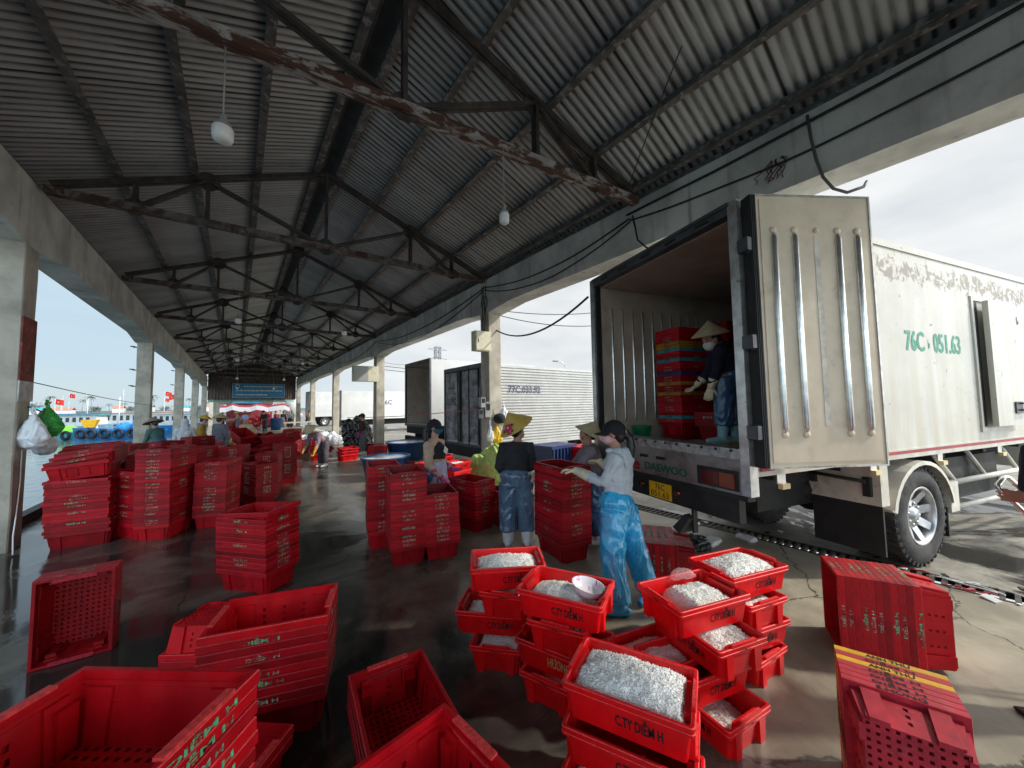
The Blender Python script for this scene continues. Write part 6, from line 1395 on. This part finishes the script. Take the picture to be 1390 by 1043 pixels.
# blue and red bins seen left of the big truck
for i, (x, y, mt, lb) in enumerate([(6.0, 6.3, 'blue_p', 'dark blue slatted crate on the yard before the ribbed truck'), (6.75, 5.9, 'crate', 'dark red bin beside the blue crate before the ribbed truck')]):
    b_ = thing('bin', lb, 'bin', (x, y, 0), .1); mb = MB(); h = .72 if i == 0 else .66
    mb.frustum(.36, .26, 0, .42, .32, h - .06, 0); mb.box(-.45, .45, -.35, .35, h - .07, h, 0); mb.build('body', M[mt], b_)
    mb = MB()
    for k in range(7): mb.box(-.40 + k * .12, -.37 + k * .12, -.345, -.30, h * .55, h - .07)
    mb.build('rib', M[mt], b_)
blob('bag_heap', 'heap of dark wet net and rags beside the drain grating', 'net', (4.2, 2.15, .0), (.30, .18, .12), mat('dark_net', (.02, .03, .028), .4, var=.5, vs=9), .04, 12, .014)
for i, (x, y, s, lb) in enumerate([(4.45, 2.05, 1., 'white crushed foam piece on the wet ground behind the tow bracket'), (4.9, 1.85, .8, 'small white foam scrap near the drain grating'), (4.05, 2.6, .6, 'tiny foam scrap beside the crates on edge'), (3.95, 1.75, .7, 'pale scrap of foam left of the truck tyre')]):
    mb = MB(); mb.box(-.12 * s, .12 * s, -.07 * s, .07 * s, 0, .05 * s); o = remeshed('foam_scrap', mb, M['whitecl'], None, .012, 3, .012, (20, 20, 20)); o.location = (x, y, .003); o.rotation_euler = (0, 0, i * 1.3); tag(o, lb, 'scrap')
for i in range(26):
    rnd = random.Random(i + 900)
    x, y = rnd.choice([(rnd.uniform(4.0, 6.2), rnd.uniform(1.2, 2.6)), (rnd.uniform(4.9, 5.5), rnd.uniform(-.4, .8))]); s = rnd.uniform(.015, .05)
    mb = MB(); mb.box(-s, s, -s * .6, s * .6, 0, s * .3); o = mb.build('litter', rnd.choice([M['whitecl'], M['bag_w'], M['brown_s'], M['black']])); o.location = (x, y, .004); o.rotation_euler = (rnd.uniform(-.2, .2), rnd.uniform(-.2, .2), rnd.uniform(0, 3)); tag(o, 'scrap of litter on the wet ground around the truck', 'litter', 'litter around the truck')
mb = MB(); mb.box(-.06, .06, -.03, .03, 0, .05); o = remeshed('float', mb, M['amber'], None, .008, 3); o.location = (4.95, .60, .005); o.rotation_euler = (0, 0, .4); tag(o, 'orange yellow plastic scrap at the start of the grating by the wheel', 'scrap')
rnd = random.Random(4)
for k in range(12):
    x, y = rnd.uniform(4.97, 5.25), rnd.uniform(-.5, .65); a = rnd.uniform(1.2, 2.0); L2 = rnd.uniform(.15, .4)
    cable('cord', [(x + L2 * j / 5 * cos(a) + rnd.uniform(-.02, .02), y + L2 * j / 5 * sin(a), .012 + rnd.uniform(0, .012)) for j in range(6)], .006, 'frayed plastic strip tangled over the drain grating by the wheel', rnd.choice([M['whitecl'], M['whitecl'], M['tred']]), 'strip', 'plastic strips on the grating')
# hand cart frame held at the right edge
hc_ = thing('hand_cart', 'bent steel tube cart handle held by the person at right edge', 'hand cart', (3.9, -.1, 0))
hc_.location = (0, 0, 0)
mb = MB(); mb.tube([(4.02, -.62, .30), (3.93, -.36, .62), (3.84, -.14, .88), (3.795, -.01, 1.085), (3.80, -.005, 1.105), (3.87, -.035, 1.15), (3.885, -.05, 1.145), (3.92, -.18, .95), (4.06, -.5, .50), (4.12, -.62, .30)], .013, 8); mb.tube([(3.86, -.18, .83), (3.95, -.24, .87)], .010, 8)
mb.build('handle', M['chrome'], hc_)
mb = MB(); mb.box(3.8, 4.4, -1.3, -.6, .24, .32); mb.build('deck', M['frame'], hc_)
for x in (3.78, 4.42):
    mb = MB(); mb.lathe([(.03, -.02), (.1, -.02), (.12, 0), (.1, .02), (.03, .02)], 20, 0, Matrix.Translation((x, -.75, .12)) @ Matrix.Rotation(PI / 2, 4, 'Y')); mb.build('wheel', M['rubber'], hc_)

# ------------------------------------------------------------------ far end: banner, second shed
sg = thing('banner', 'blue banner with white slogan hanging on the dark gable', 'banner', (1.60, 40.86, 2.75))
mb = MB(); mb.box(-1.97, 1.97, 0, .05, 0, 1.25); mb.build('board', mat('banner_blue', (.02, .17, .30), .5, var=.1), sg)
mb = MB()
for a0, a1, b0, b1 in ((-2.0, 2.0, -.03, .0), (-2.0, 2.0, 1.25, 1.28), (-2.0, -1.97, 0, 1.25), (1.97, 2.0, 0, 1.25)): mb.box(a0, a1, -.01, .05, b0, b1)
mb.build('frame', mat('banner_frame', (.25, .42, .5), .5), sg)
for i, (s_, x0, w_, z) in enumerate((('TRUYỀN THỐNG PHỤ TRÁCH HAI VÀ CHÂU TRƯỜNG SA CỦA', -1.2, 3.05, .93), ('CÁC TẦU CÁ PHÙ HỢP LUẬT THẬT VÀ KHẾ ƯỚC GIỮA CÁC', -1.75, 3.55, .55), ('TỔ TRƯỞNG TÀU VÀ SỰ PHÁT TRIỂN BỀN VỮNG', -1.75, 2.35, .17))):
    mb = MB(); mb.text(s_, (x0, -.012, z), (1, 0, 0), (0, 0, 1), w_, .21, 0, bold=.02); mb.build('slogan', M['whitecl'], sg)
mb = MB(); mb.tube([(-1.62 + .16 * cos(a), -.015, 1.02 + .16 * sin(a)) for a in [k * .33 for k in range(20)]], .02, 6); mb.build('emblem', M['whitecl'], sg)
aw = thing('awning', 'faded green fringed awning strip under the far gable', 'awning', (0, 42, 2.5))
mb = MB()
for k in range(60):
    x = -2.1 + k * .11; mb.add([(x, 0, .12), (x + .11, 0, .12), (x + .10, -.04, -.12 - .05 * (k % 2)), (x + .01, -.04, -.12 - .05 * ((k + 1) % 2))], [(0, 1, 2, 3)])
mb.build('fringe', mat('awning_green', (.25, .48, .38), .7, var=.2), aw)
sh2 = thing('second_shed', 'second market shed beyond the gable with pale columns and dark roof', 'shed', (0, 0, 0))
mb = MB(); mb.add([(-3, 50, 4.2), (5.6, 50, 4.2), (5.6, 85, 4.2), (-3, 85, 4.2)], [(0, 1, 2, 3)]); mb.box(-1.6, 3.3, 50, 50.1, 2.25, 4.2); mb.build('roof', M['gable'], sh2)
for k in range(5):
    for x in (-2.4, 5.0):
        mb = MB(); mb.box(x, x + .35, 50 + k * 6, 50.35 + k * 6, 0, 4.2); mb.build('column', M['column'], sh2)
b2 = thing('banner', 'smaller second blue banner seen under the first', 'banner', (.85, 49.9, 2.35)); mb = MB(); mb.box(-1.35, 1.35, 0, .05, 0, .62); mb.build('board', M['teal_b'] if 'teal_b' in M else mat('banner_blue_dark', (.02, .16, .28), .5), b2)
mb = MB(); mb.text('BẢO VỆ NGUỒN LỢI THỦY SẢN LÀ TRÁCH NHIỆM', (-1.2, -.012, .34), (1, 0, 0), (0, 0, 1), 2.4, .14, 0, bold=.02); mb.text('CỦA MỌI NGƯỜI', (-1.2, -.012, .10), (1, 0, 0), (0, 0, 1), 1.2, .14, 0, bold=.02); mb.build('slogan', M['whitecl'], b2)
cn = thing('canopy', 'red and white striped canopy sagging over the distant stalls', 'canopy', (1.2, 47, 1.75)); mb = MB()
for k in range(12):
    for j in range(3):
        x0 = -2.6 + k * .5; z = lambda x, j_: .12 * sin(x * 3.1) + .05 * sin(x * 7) + (.42, .22, -.05, -.25)[j_]
        mb.add([(x0, -.3 * j, z(x0, j)), (x0 + .5, -.3 * j, z(x0 + .5, j)), (x0 + .5, -.3 * j - .3, z(x0 + .5, j + 1)), (x0, -.3 * j - .3, z(x0, j + 1))], [(0, 1, 2, 3)], 0 if j == 0 else 1)
mb.build('cloth', [mat('canopy_red', (.26, .03, .05), .8), mat('canopy_white', (.40, .39, .40), .8)], cn)
mb = MB(); mb.box(-1.6, 5.4, 84, 84.2, 0, 4.2); o = mb.build('far_wall', M['redw'] if 'redw' in M else mat('far_red_wall', (.20, .02, .03), .8, var=.5, vs=2)); tag(o, 'dark red wall of stacked goods closing the second shed', 'wall')
far2 = []
for i in range(26):
    rnd = random.Random(i + 77); x, y = rnd.uniform(-.8, 5.0), rnd.uniform(40, 56)
    far2 += spec_stack(x, y, rnd.uniform(0, 90), rnd.randint(5, 22))
merged('crate_rows', far2, SM, 'rows of red crates standing among the distant crowd', 'crates')
tb = thing('table', 'pale low work table in front of the distant crowd', 'table', (3.6, 31, 0)); mb = MB(); mb.box(-.9, .9, -.45, .45, .62, .70); mb.build('table_top', mat('table_pale', (.5, .46, .38), .6, var=.2), tb)
for sx in (-.8, .8):
    for sy in (-.38, .38): mb = MB(); mb.box(sx - .03, sx + .03, sy - .03, sy + .03, 0, .62); mb.build('leg', M['alu'], tb)
tk = thing('tank', 'white round water tank beyond the last right column', 'tank', (4.95, 48, 0)); mb = MB(); mb.lathe([(.001, 3.0), (.3, 2.95), (.62, 2.7), (.65, 2.6), (.65, .9), (.001, .9)], 24); mb.build('shell', M['whitebox'], tk); mb = MB(); mb.box(-.4, .4, -.4, .4, 0, .9); mb.build('stand', M['column'], tk)

# ------------------------------------------------------------------ pylon, lamp, wires over the yard
py = thing('pylon', 'lattice power pylon standing far behind the trucks', 'pylon', (66.2, 138.1, 0)); mb = MB()
def py_r(z): return 3.6 * (1 - z / 34) if z < 20 else 1.45
zs = [0, 5, 9.5, 13.5, 17, 20, 22.2, 24.4, 26.6]
for a, b in zip(zs[:-1], zs[1:]):
    ra, rb = py_r(a), py_r(b)
    for k in range(4):
        an, an2 = PI / 4 + PI / 2 * k, PI / 4 + PI / 2 * (k + 1)
        p, q, p2, q2 = V(ra * cos(an), ra * sin(an), a), V(rb * cos(an), rb * sin(an), b), V(ra * cos(an2), ra * sin(an2), a), V(rb * cos(an2), rb * sin(an2), b)
        mb.bar(p, q, .20); mb.bar(p, q2, .12); mb.bar(p2, q, .12); mb.bar(q, q2, .12)
for z in (21.5, 25.5):
    for q in (-1, 1): mb.bar((0, 0, z + .7), (q * 4.2, 0, z), .16); mb.bar((0, 0, z - .6), (q * 4.2, 0, z), .16)
mb.build('lattice', mat('pylon_steel', (.20, .21, .23), .7), py)
slp = thing('street_lamp', 'slim grey street lamp rising over the ribbed truck', 'street lamp', (29.0, 28.2, 0)); mb = MB(); mb.tube([(0, 0, 0), (0, 0, 5.4), (-.1, 0, 6.0), (-.6, 0, 6.35), (-1.2, .2, 6.4)], [.09, .06, .055, .05, .05], 8); mb.build('pole', M['alu'], slp); mb = MB(); mb.box(-1.7, -1.1, .08, .32, 6.36, 6.46); mb.build('lamp_head', M['frame'], slp)
ep = thing('utility_pole', 'tall pale concrete utility pole behind the second right column', 'utility pole', (6.4, 21.5, 0)); mb = MB(); mb.tube([(0, 0, 0), (0, 0, 4.6)], [.16, .13], 12); mb.build('pole', M['column'], ep)
for i, (p, q, s, r, lb) in enumerate([((4.9, 7.2, 3.55), (3.75, 3.2, 3.1), .35, .016, 'thick black wire sagging from meter column to the truck corner'), ((4.9, 7.2, 4.0), (9.5, 6.2, 4.6), .2, .010, 'thin wire leaving the meter column toward the yard'), ((4.9, 7.2, 3.9), (9.5, 6.0, 4.2), .3, .010, 'second thin wire leaving the meter column toward the yard'),
        ((4.9, 15.4, 3.4), (12, 11.5, 3.2), .2, .012, 'upper wire from the second right column over the open truck'), ((4.9, 15.4, 3.25), (12, 11.5, 3.05), .2, .012, 'lower wire from the second right column over the open truck'), ((6.4, 21.5, 4.4), (14, 30, 6), .4, .012, 'wire from the utility pole out over the far trucks')]):
    cable('wire', sagged(p, q, s, 16, .0), r, lb)

# ------------------------------------------------------------------ harbour
WZ = -1.25
M['hull_b'] = mat('hull_blue_paint', (.015, .16, .42), .45, var=.25, vs=2, col2=(.10, .20, .30), c2=(.56, .72), c2s=3)
M['hull_t'] = mat('hull_teal_paint', (.06, .36, .42), .45, var=.25, vs=2)
M['hull_g'] = mat('hull_grey_blue', (.20, .32, .40), .5, var=.25, vs=2)
M['cabin'] = mat('cabin_white_paint', (.62, .63, .62), .6, var=.12, vs=2)
M['flag'] = mat('flag_red', (.70, .02, .02), .7); M['flagy'] = mat('flag_star_yellow', (.8, .6, .02), .7)
def boat(label, x, y, rz, L, B, hull, cabin=None, tyres=0, mast=0, flag=0, group=None, roof=None, H=1.1):
    o = thing('fishing_boat', label, 'boat', (x, y, WZ), rz, group)
    mb = MB(); n = 14; vs = []
    for i in range(n + 1):
        t = i / n; w_ = B / 2 * (1 - max(0, (t - .55) / .45) ** 2.2) * (.82 + .18 * min(1, t / .15)); sh = H * (.72 + .75 * max(0, t - .35) ** 1.8 + .12 * (1 - t)); xx = -L / 2 + L * t
        rk = .35 * max(0, t - .8) / .2
        vs += [(xx + rk * .0, -w_ * .7, -.35), (xx + rk, -w_, sh), (xx + rk, -w_ + .08, sh), (xx, -w_ + .1, sh - .3), (xx, w_ - .1, sh - .3), (xx + rk, w_ - .08, sh), (xx + rk, w_, sh), (xx + rk * .0, w_ * .7, -.35)]
    fs = [(i * 8 + j, i * 8 + j + 1, i * 8 + 8 + j + 1, i * 8 + 8 + j) for i in range(n) for j in range(7)]
    mb.add(vs, fs, 0); mb.add(vs[:8], [tuple(range(8))]); mb.build('hull', M[hull], o)
    if cabin:
        x0, x1, h = cabin; z0 = H * .6; mb = MB(); mb.box(x0, x1, -B * .36, B * .36, z0, z0 + h, 0); c = mb.build('cabin', M['cabin'], o)
        mb = MB(); mb.box(x0 - .25, x1 + .35, -B * .42, B * .42, z0 + h, z0 + h + .09); mb.build('cabin_roof', M[roof or 'cabin'], c)
        k = 0; xx = x0 + .25
        while xx < x1 - .6:
            for sg_ in (-1, 1):
                mb = MB(); y0, y1 = sorted((sg_ * B * .36, sg_ * (B * .36 + .01))); mb.box(xx, xx + .45, y0, y1, z0 + h * .5, z0 + h * .85); mb.build('window', M['glass'], c)
            xx += .85
    for k in range(tyres):
        t = (k + .7) / tyres; xx = -L / 2 + L * (.08 + .80 * t); w_ = B / 2 * (1 - max(0, (.08 + .8 * t - .55) / .45) ** 2.2)
        for sg_ in (-1, 1):
            mb = MB(); R1, r1 = .38, .13; mm = Matrix.Translation((xx, sg_ * (w_ + .08), H * .55)) @ Matrix.Rotation(PI / 2, 4, 'X')
            mb.lathe([(R1 + r1 * cos(a), r1 * sin(a)) for a in [2 * PI * j / 8 for j in range(9)]], 20, 0, mm); mb.build('tyre_fender', M['rubber'], o)
    if mast:
        mb = MB(); mb.tube([(0, 0, H), (0, 0, H + mast)], [.07, .04], 8); mb.tube([(-.6, .2, H), (-.5, .2, H + mast * 1.25)], .02, 6); m_ = mb.build('mast', M['cabin'], o)
    if flag:
        fx = -L * .30; mb = MB(); mb.tube([(fx, 0, H), (fx, 0, H + flag)], .03, 6); p_ = mb.build('flag_pole', M['cabin'], o)
        mb = MB(); vs = []
        for j in range(3):
            for i in range(7): vs.append((fx + .03 + i * .17, .08 * sin(i * 1.2), H + flag - .05 - j * .36 - .03 * i))
        mb.add(vs, [(j * 7 + i, j * 7 + i + 1, j * 7 + 7 + i + 1, j * 7 + 7 + i) for j in range(2) for i in range(6)]); mb.build('flag', M['flag'], p_)
        mb = MB(); cx, cz = fx + .52, H + flag - .50
        for sg_ in (-1, 1): mb.add([(cx + (.17 if k % 2 == 0 else .07) * sin(PI * k / 5), sg_ * .05 + .08 * sin(3.6), cz + (.17 if k % 2 == 0 else .07) * cos(PI * k / 5)) for k in range(10)], [tuple(range(10))])
        mb.build('star', M['flagy'], p_)
    return o
def deg_(x): return R_(x)
boat('blue fishing boat with tyre fenders and white mast, nearest beyond the left columns', -9.9, 55.5, R_(186 - 37), 8.0, 2.6, 'hull_b', None, 5, 3.2, 0, H=1.25)
boat('teal boat with a white cabin left of the blue boat', -15.3, 60.5, R_(-37), 6.5, 2.2, 'hull_t', None, 3, 0, 0, H=.9)
bl = thing('drum', 'bright blue barrel and box on the blue boat deck', 'barrel', (-9.5, 55.8, WZ + .9), R_(-37)); mb = MB(); mb.ball((0, 0, .3), (.9, .6, .6), 14); mb.box(1.3, 2.6, -.5, .5, 0, 1.1); mb.build('cargo', mat('bright_blue_plastic', (.03, .28, .60), .4, var=.2), bl)
yb = thing('basket', 'yellow basket on the bow of the blue boat', 'basket', (-12.3, 57.4, WZ + 1.3)); mb = MB(); mb.frustum(.35, .35, 0, .6, .6, .8, 0); mb.build('shell', M['yellow_p'], yb)
gb = thing('crate_heap', 'lime green netting heaped on the teal boat', 'net', (-14.4, 59.8, WZ + .7)); mb = MB(); mb.ball((0, 0, .2), (.8, .6, .6), 12); o = remeshed('netting', mb, mat('lime_net', (.2, .6, .06), .8), gb, .08, 1, .08)
rows = [(-17, 74, 10, 'hull_g', (-4, 3.5, 1.7), 0, 3.5, 'long white cabin boat moored behind the blue boat', 'hull_t'), (-25, 81, 11, 'hull_b', (-4, 4, 1.6), 3, 0, 'white roofed boat moored farther left', 'cabin'), (-10, 71, 11, 'hull_t', (-4.5, 4, 1.9), 3.5, 0, 'pale cabin boat behind the second left column', 'orange_r'), (-33, 100, 12, 'hull_b', (-5, 3, 1.8), 3, 0, 'blue boat in the far row at left', 'hull_b'), (-21, 96, 12, 'hull_b', (-5, 4, 1.8), 4, 5, 'blue boat in the far row showing a red flag', 'hull_b'), (-12, 92, 12, 'hull_g', (-5, 4, 2.0), 0, 4.5, 'grey boat with red flag seen between the left columns', 'cabin'), (-7.5, 84, 10, 'hull_b', (-4, 3, 1.9), 3, 5, 'boat with a large red flag beside the third left column', 'hull_t'), (-45, 118, 13, 'hull_b', (-5, 4, 1.8), 3, 0, 'blue boat far out at the left edge', 'hull_b'), (-6, 66, 9, 'hull_b', (-3, 3, 1.7), 0, 0, 'boat behind the worker in old dark hat', 'cabin'), (-28, 112, 12, 'hull_t', (-5, 3, 1.8), 4, 0, 'teal boat in the most distant row', 'hull_b'), (-10, 108, 12, 'hull_b', (-5, 3, 1.8), 3, 4.5, 'far blue boat with flag between third and fourth columns', 'cabin')]
M['orange_r'] = mat('orange_faded_roof', (.55, .22, .12), .7, var=.2)
for i, (x, y, L2, hl, cb, mst, fl, lb, rf) in enumerate(rows):
    boat(lb, x, y, R_(-38 + random.Random(i).uniform(-5, 5) + (180 if i % 2 else 0)), L2, 3.0, hl, cb, 3 if i < 3 else 0, mst, fl, 'fishing boats moored in the harbour', rf, H=1.3)
# far shore with houses and coconut palms
mb = MB(); n = 60; vs = []
for i in range(n + 1):
    x = -420 + 480 * i / n; vs += [(x, 330 + 12 * sin(i * .7), -1.3), (x, 338, -.2 + 1.6 * (.5 + .5 * noise.noise(V(i * .4, 0, 0)))), (x, 400, 2.5)]
mb.add(vs, [(i * 3 + j, i * 3 + j + 1, i * 3 + 3 + j + 1, i * 3 + 3 + j) for i in range(n) for j in range(2)]); o = mb.build('far_shore', mat('shore_green', (.12, .14, .12), .9, var=.3, vs=.05)); tag(o, kind='structure')
M['palm_l'] = mat('palm_leaves_hazy', (.15, .19, .17), .8, var=.35, vs=.4, obvar=.25); M['palm_t'] = mat('palm_trunk_hazy', (.26, .25, .23), .9)
def palm(seed, kind):
    rnd = random.Random(seed); o = thing('palm_tree' if kind == 0 else 'tree', 'x', 'palm' if kind == 0 else 'tree', (0, 0, 0)); h = rnd.uniform(7, 10)
    mb = MB()
    if kind == 0:
        mb.tube([(0, 0, 0), (.3, 0, h * .5), (.8, .1, h)], [.22, .16, .12], 6); mb.build('trunk', M['palm_t'], o); mb = MB()
        for k in range(13):
            a = 2 * PI * k / 13 + rnd.uniform(-.2, .2); el = rnd.uniform(.0, .9); p = V(.8, .1, h); L2 = rnd.uniform(2.2, 3.2); pr = p
            for j in range(5):
                t = (j + 1) / 5; q = p + V(cos(a) * L2 * t, sin(a) * L2 * t, L2 * (el * t - 1.1 * t * t)); s_ = V(-sin(a), cos(a), 0); w0, w1 = .45 * (1 - j / 5.5), .45 * (1 - (j + 1) / 5.5)
                mb.add([pr - s_ * w0 - V(0, 0, w0 * .5), pr, pr + s_ * w0 - V(0, 0, w0 * .5), q + s_ * w1 - V(0, 0, w1 * .5), q, q - s_ * w1 - V(0, 0, w1 * .5)], [(0, 1, 4, 5), (1, 2, 3, 4)]); pr = q
    else:
        h *= .7; mb.tube([(0, 0, 0), (.1, 0, h * .5)], [.3, .2], 6); mb.build('trunk', M['palm_t'], o); mb = MB()
        for k in range(420):
            p = V(rnd.gauss(0, 1.5), rnd.gauss(0, 1.5), h * .62 + rnd.gauss(0, h * .16)); s_ = rnd.uniform(.25, .6); d = V(rnd.uniform(-1, 1), rnd.uniform(-1, 1), rnd.uniform(-1, 1)).normalized(); e = d.orthogonal().normalized()
            mb.add([p - d * s_, p + e * s_ * .5, p + d * s_, p - e * s_ * .5], [(0, 1, 2, 3)])
    mb.build('crown', M['palm_l'], o); return o
protos = [palm(1, 0), palm(2, 0), palm(3, 1), palm(4, 1)]
used = set()
for i in range(84):
    rnd = random.Random(i + 40); k = rnd.choice([0, 1, 2, 3, 2, 0]); src = protos[k]
    o = src if k not in used else copy_tree(src); used.add(k)
    o.location = (-400 + 432 * i / 83 + rnd.uniform(-2, 2), 342 + rnd.uniform(0, 50), .5); o.rotation_euler = (0, 0, rnd.uniform(0, 6)); s = rnd.uniform(.8, 1.35); o.scale = (s, s, s)
    o['label'] = 'hazy coconut palm on the far harbour shore' if k < 2 else 'hazy rounded tree on the far harbour shore'; o['group'] = 'palms on the far shore' if k < 2 else 'trees on the far shore'
hs = None
for i in range(26):
    rnd = random.Random(i + 640); o = thing('house', 'small pale house on the far harbour shore', 'house', (-390 + 15.5 * i + rnd.uniform(-4, 4), 336 + rnd.uniform(0, 6), .4), rnd.uniform(-.3, .3), 'houses on the far shore')
    w_, h = rnd.uniform(4, 8), rnd.uniform(2.6, 4.2); mb = MB(); mb.box(-w_ / 2, w_ / 2, -3, 3, 0, h); mb.build('wall', M['cabin'], o)
    mb = MB(); mb.add([(-w_ / 2 - .3, -3.3, h), (w_ / 2 + .3, -3.3, h), (w_ / 2 + .3, 0, h + 1.6), (-w_ / 2 - .3, 0, h + 1.6), (-w_ / 2 - .3, 3.3, h), (w_ / 2 + .3, 3.3, h)], [(0, 1, 2, 3), (3, 2, 5, 4)]); mb.build('roof', rnd.choice([M['hull_g'], M['orange_r'], M['hull_t'], M['cabin']]), o)
ms = thing('radio_mast', 'thin radio mast rising over the far shore palms', 'mast', (-211, 345, 0)); mb = MB(); mb.bar((0, 0, 0), (0, 0, 42), .5); mb.build('pole', M['hull_g'], ms)
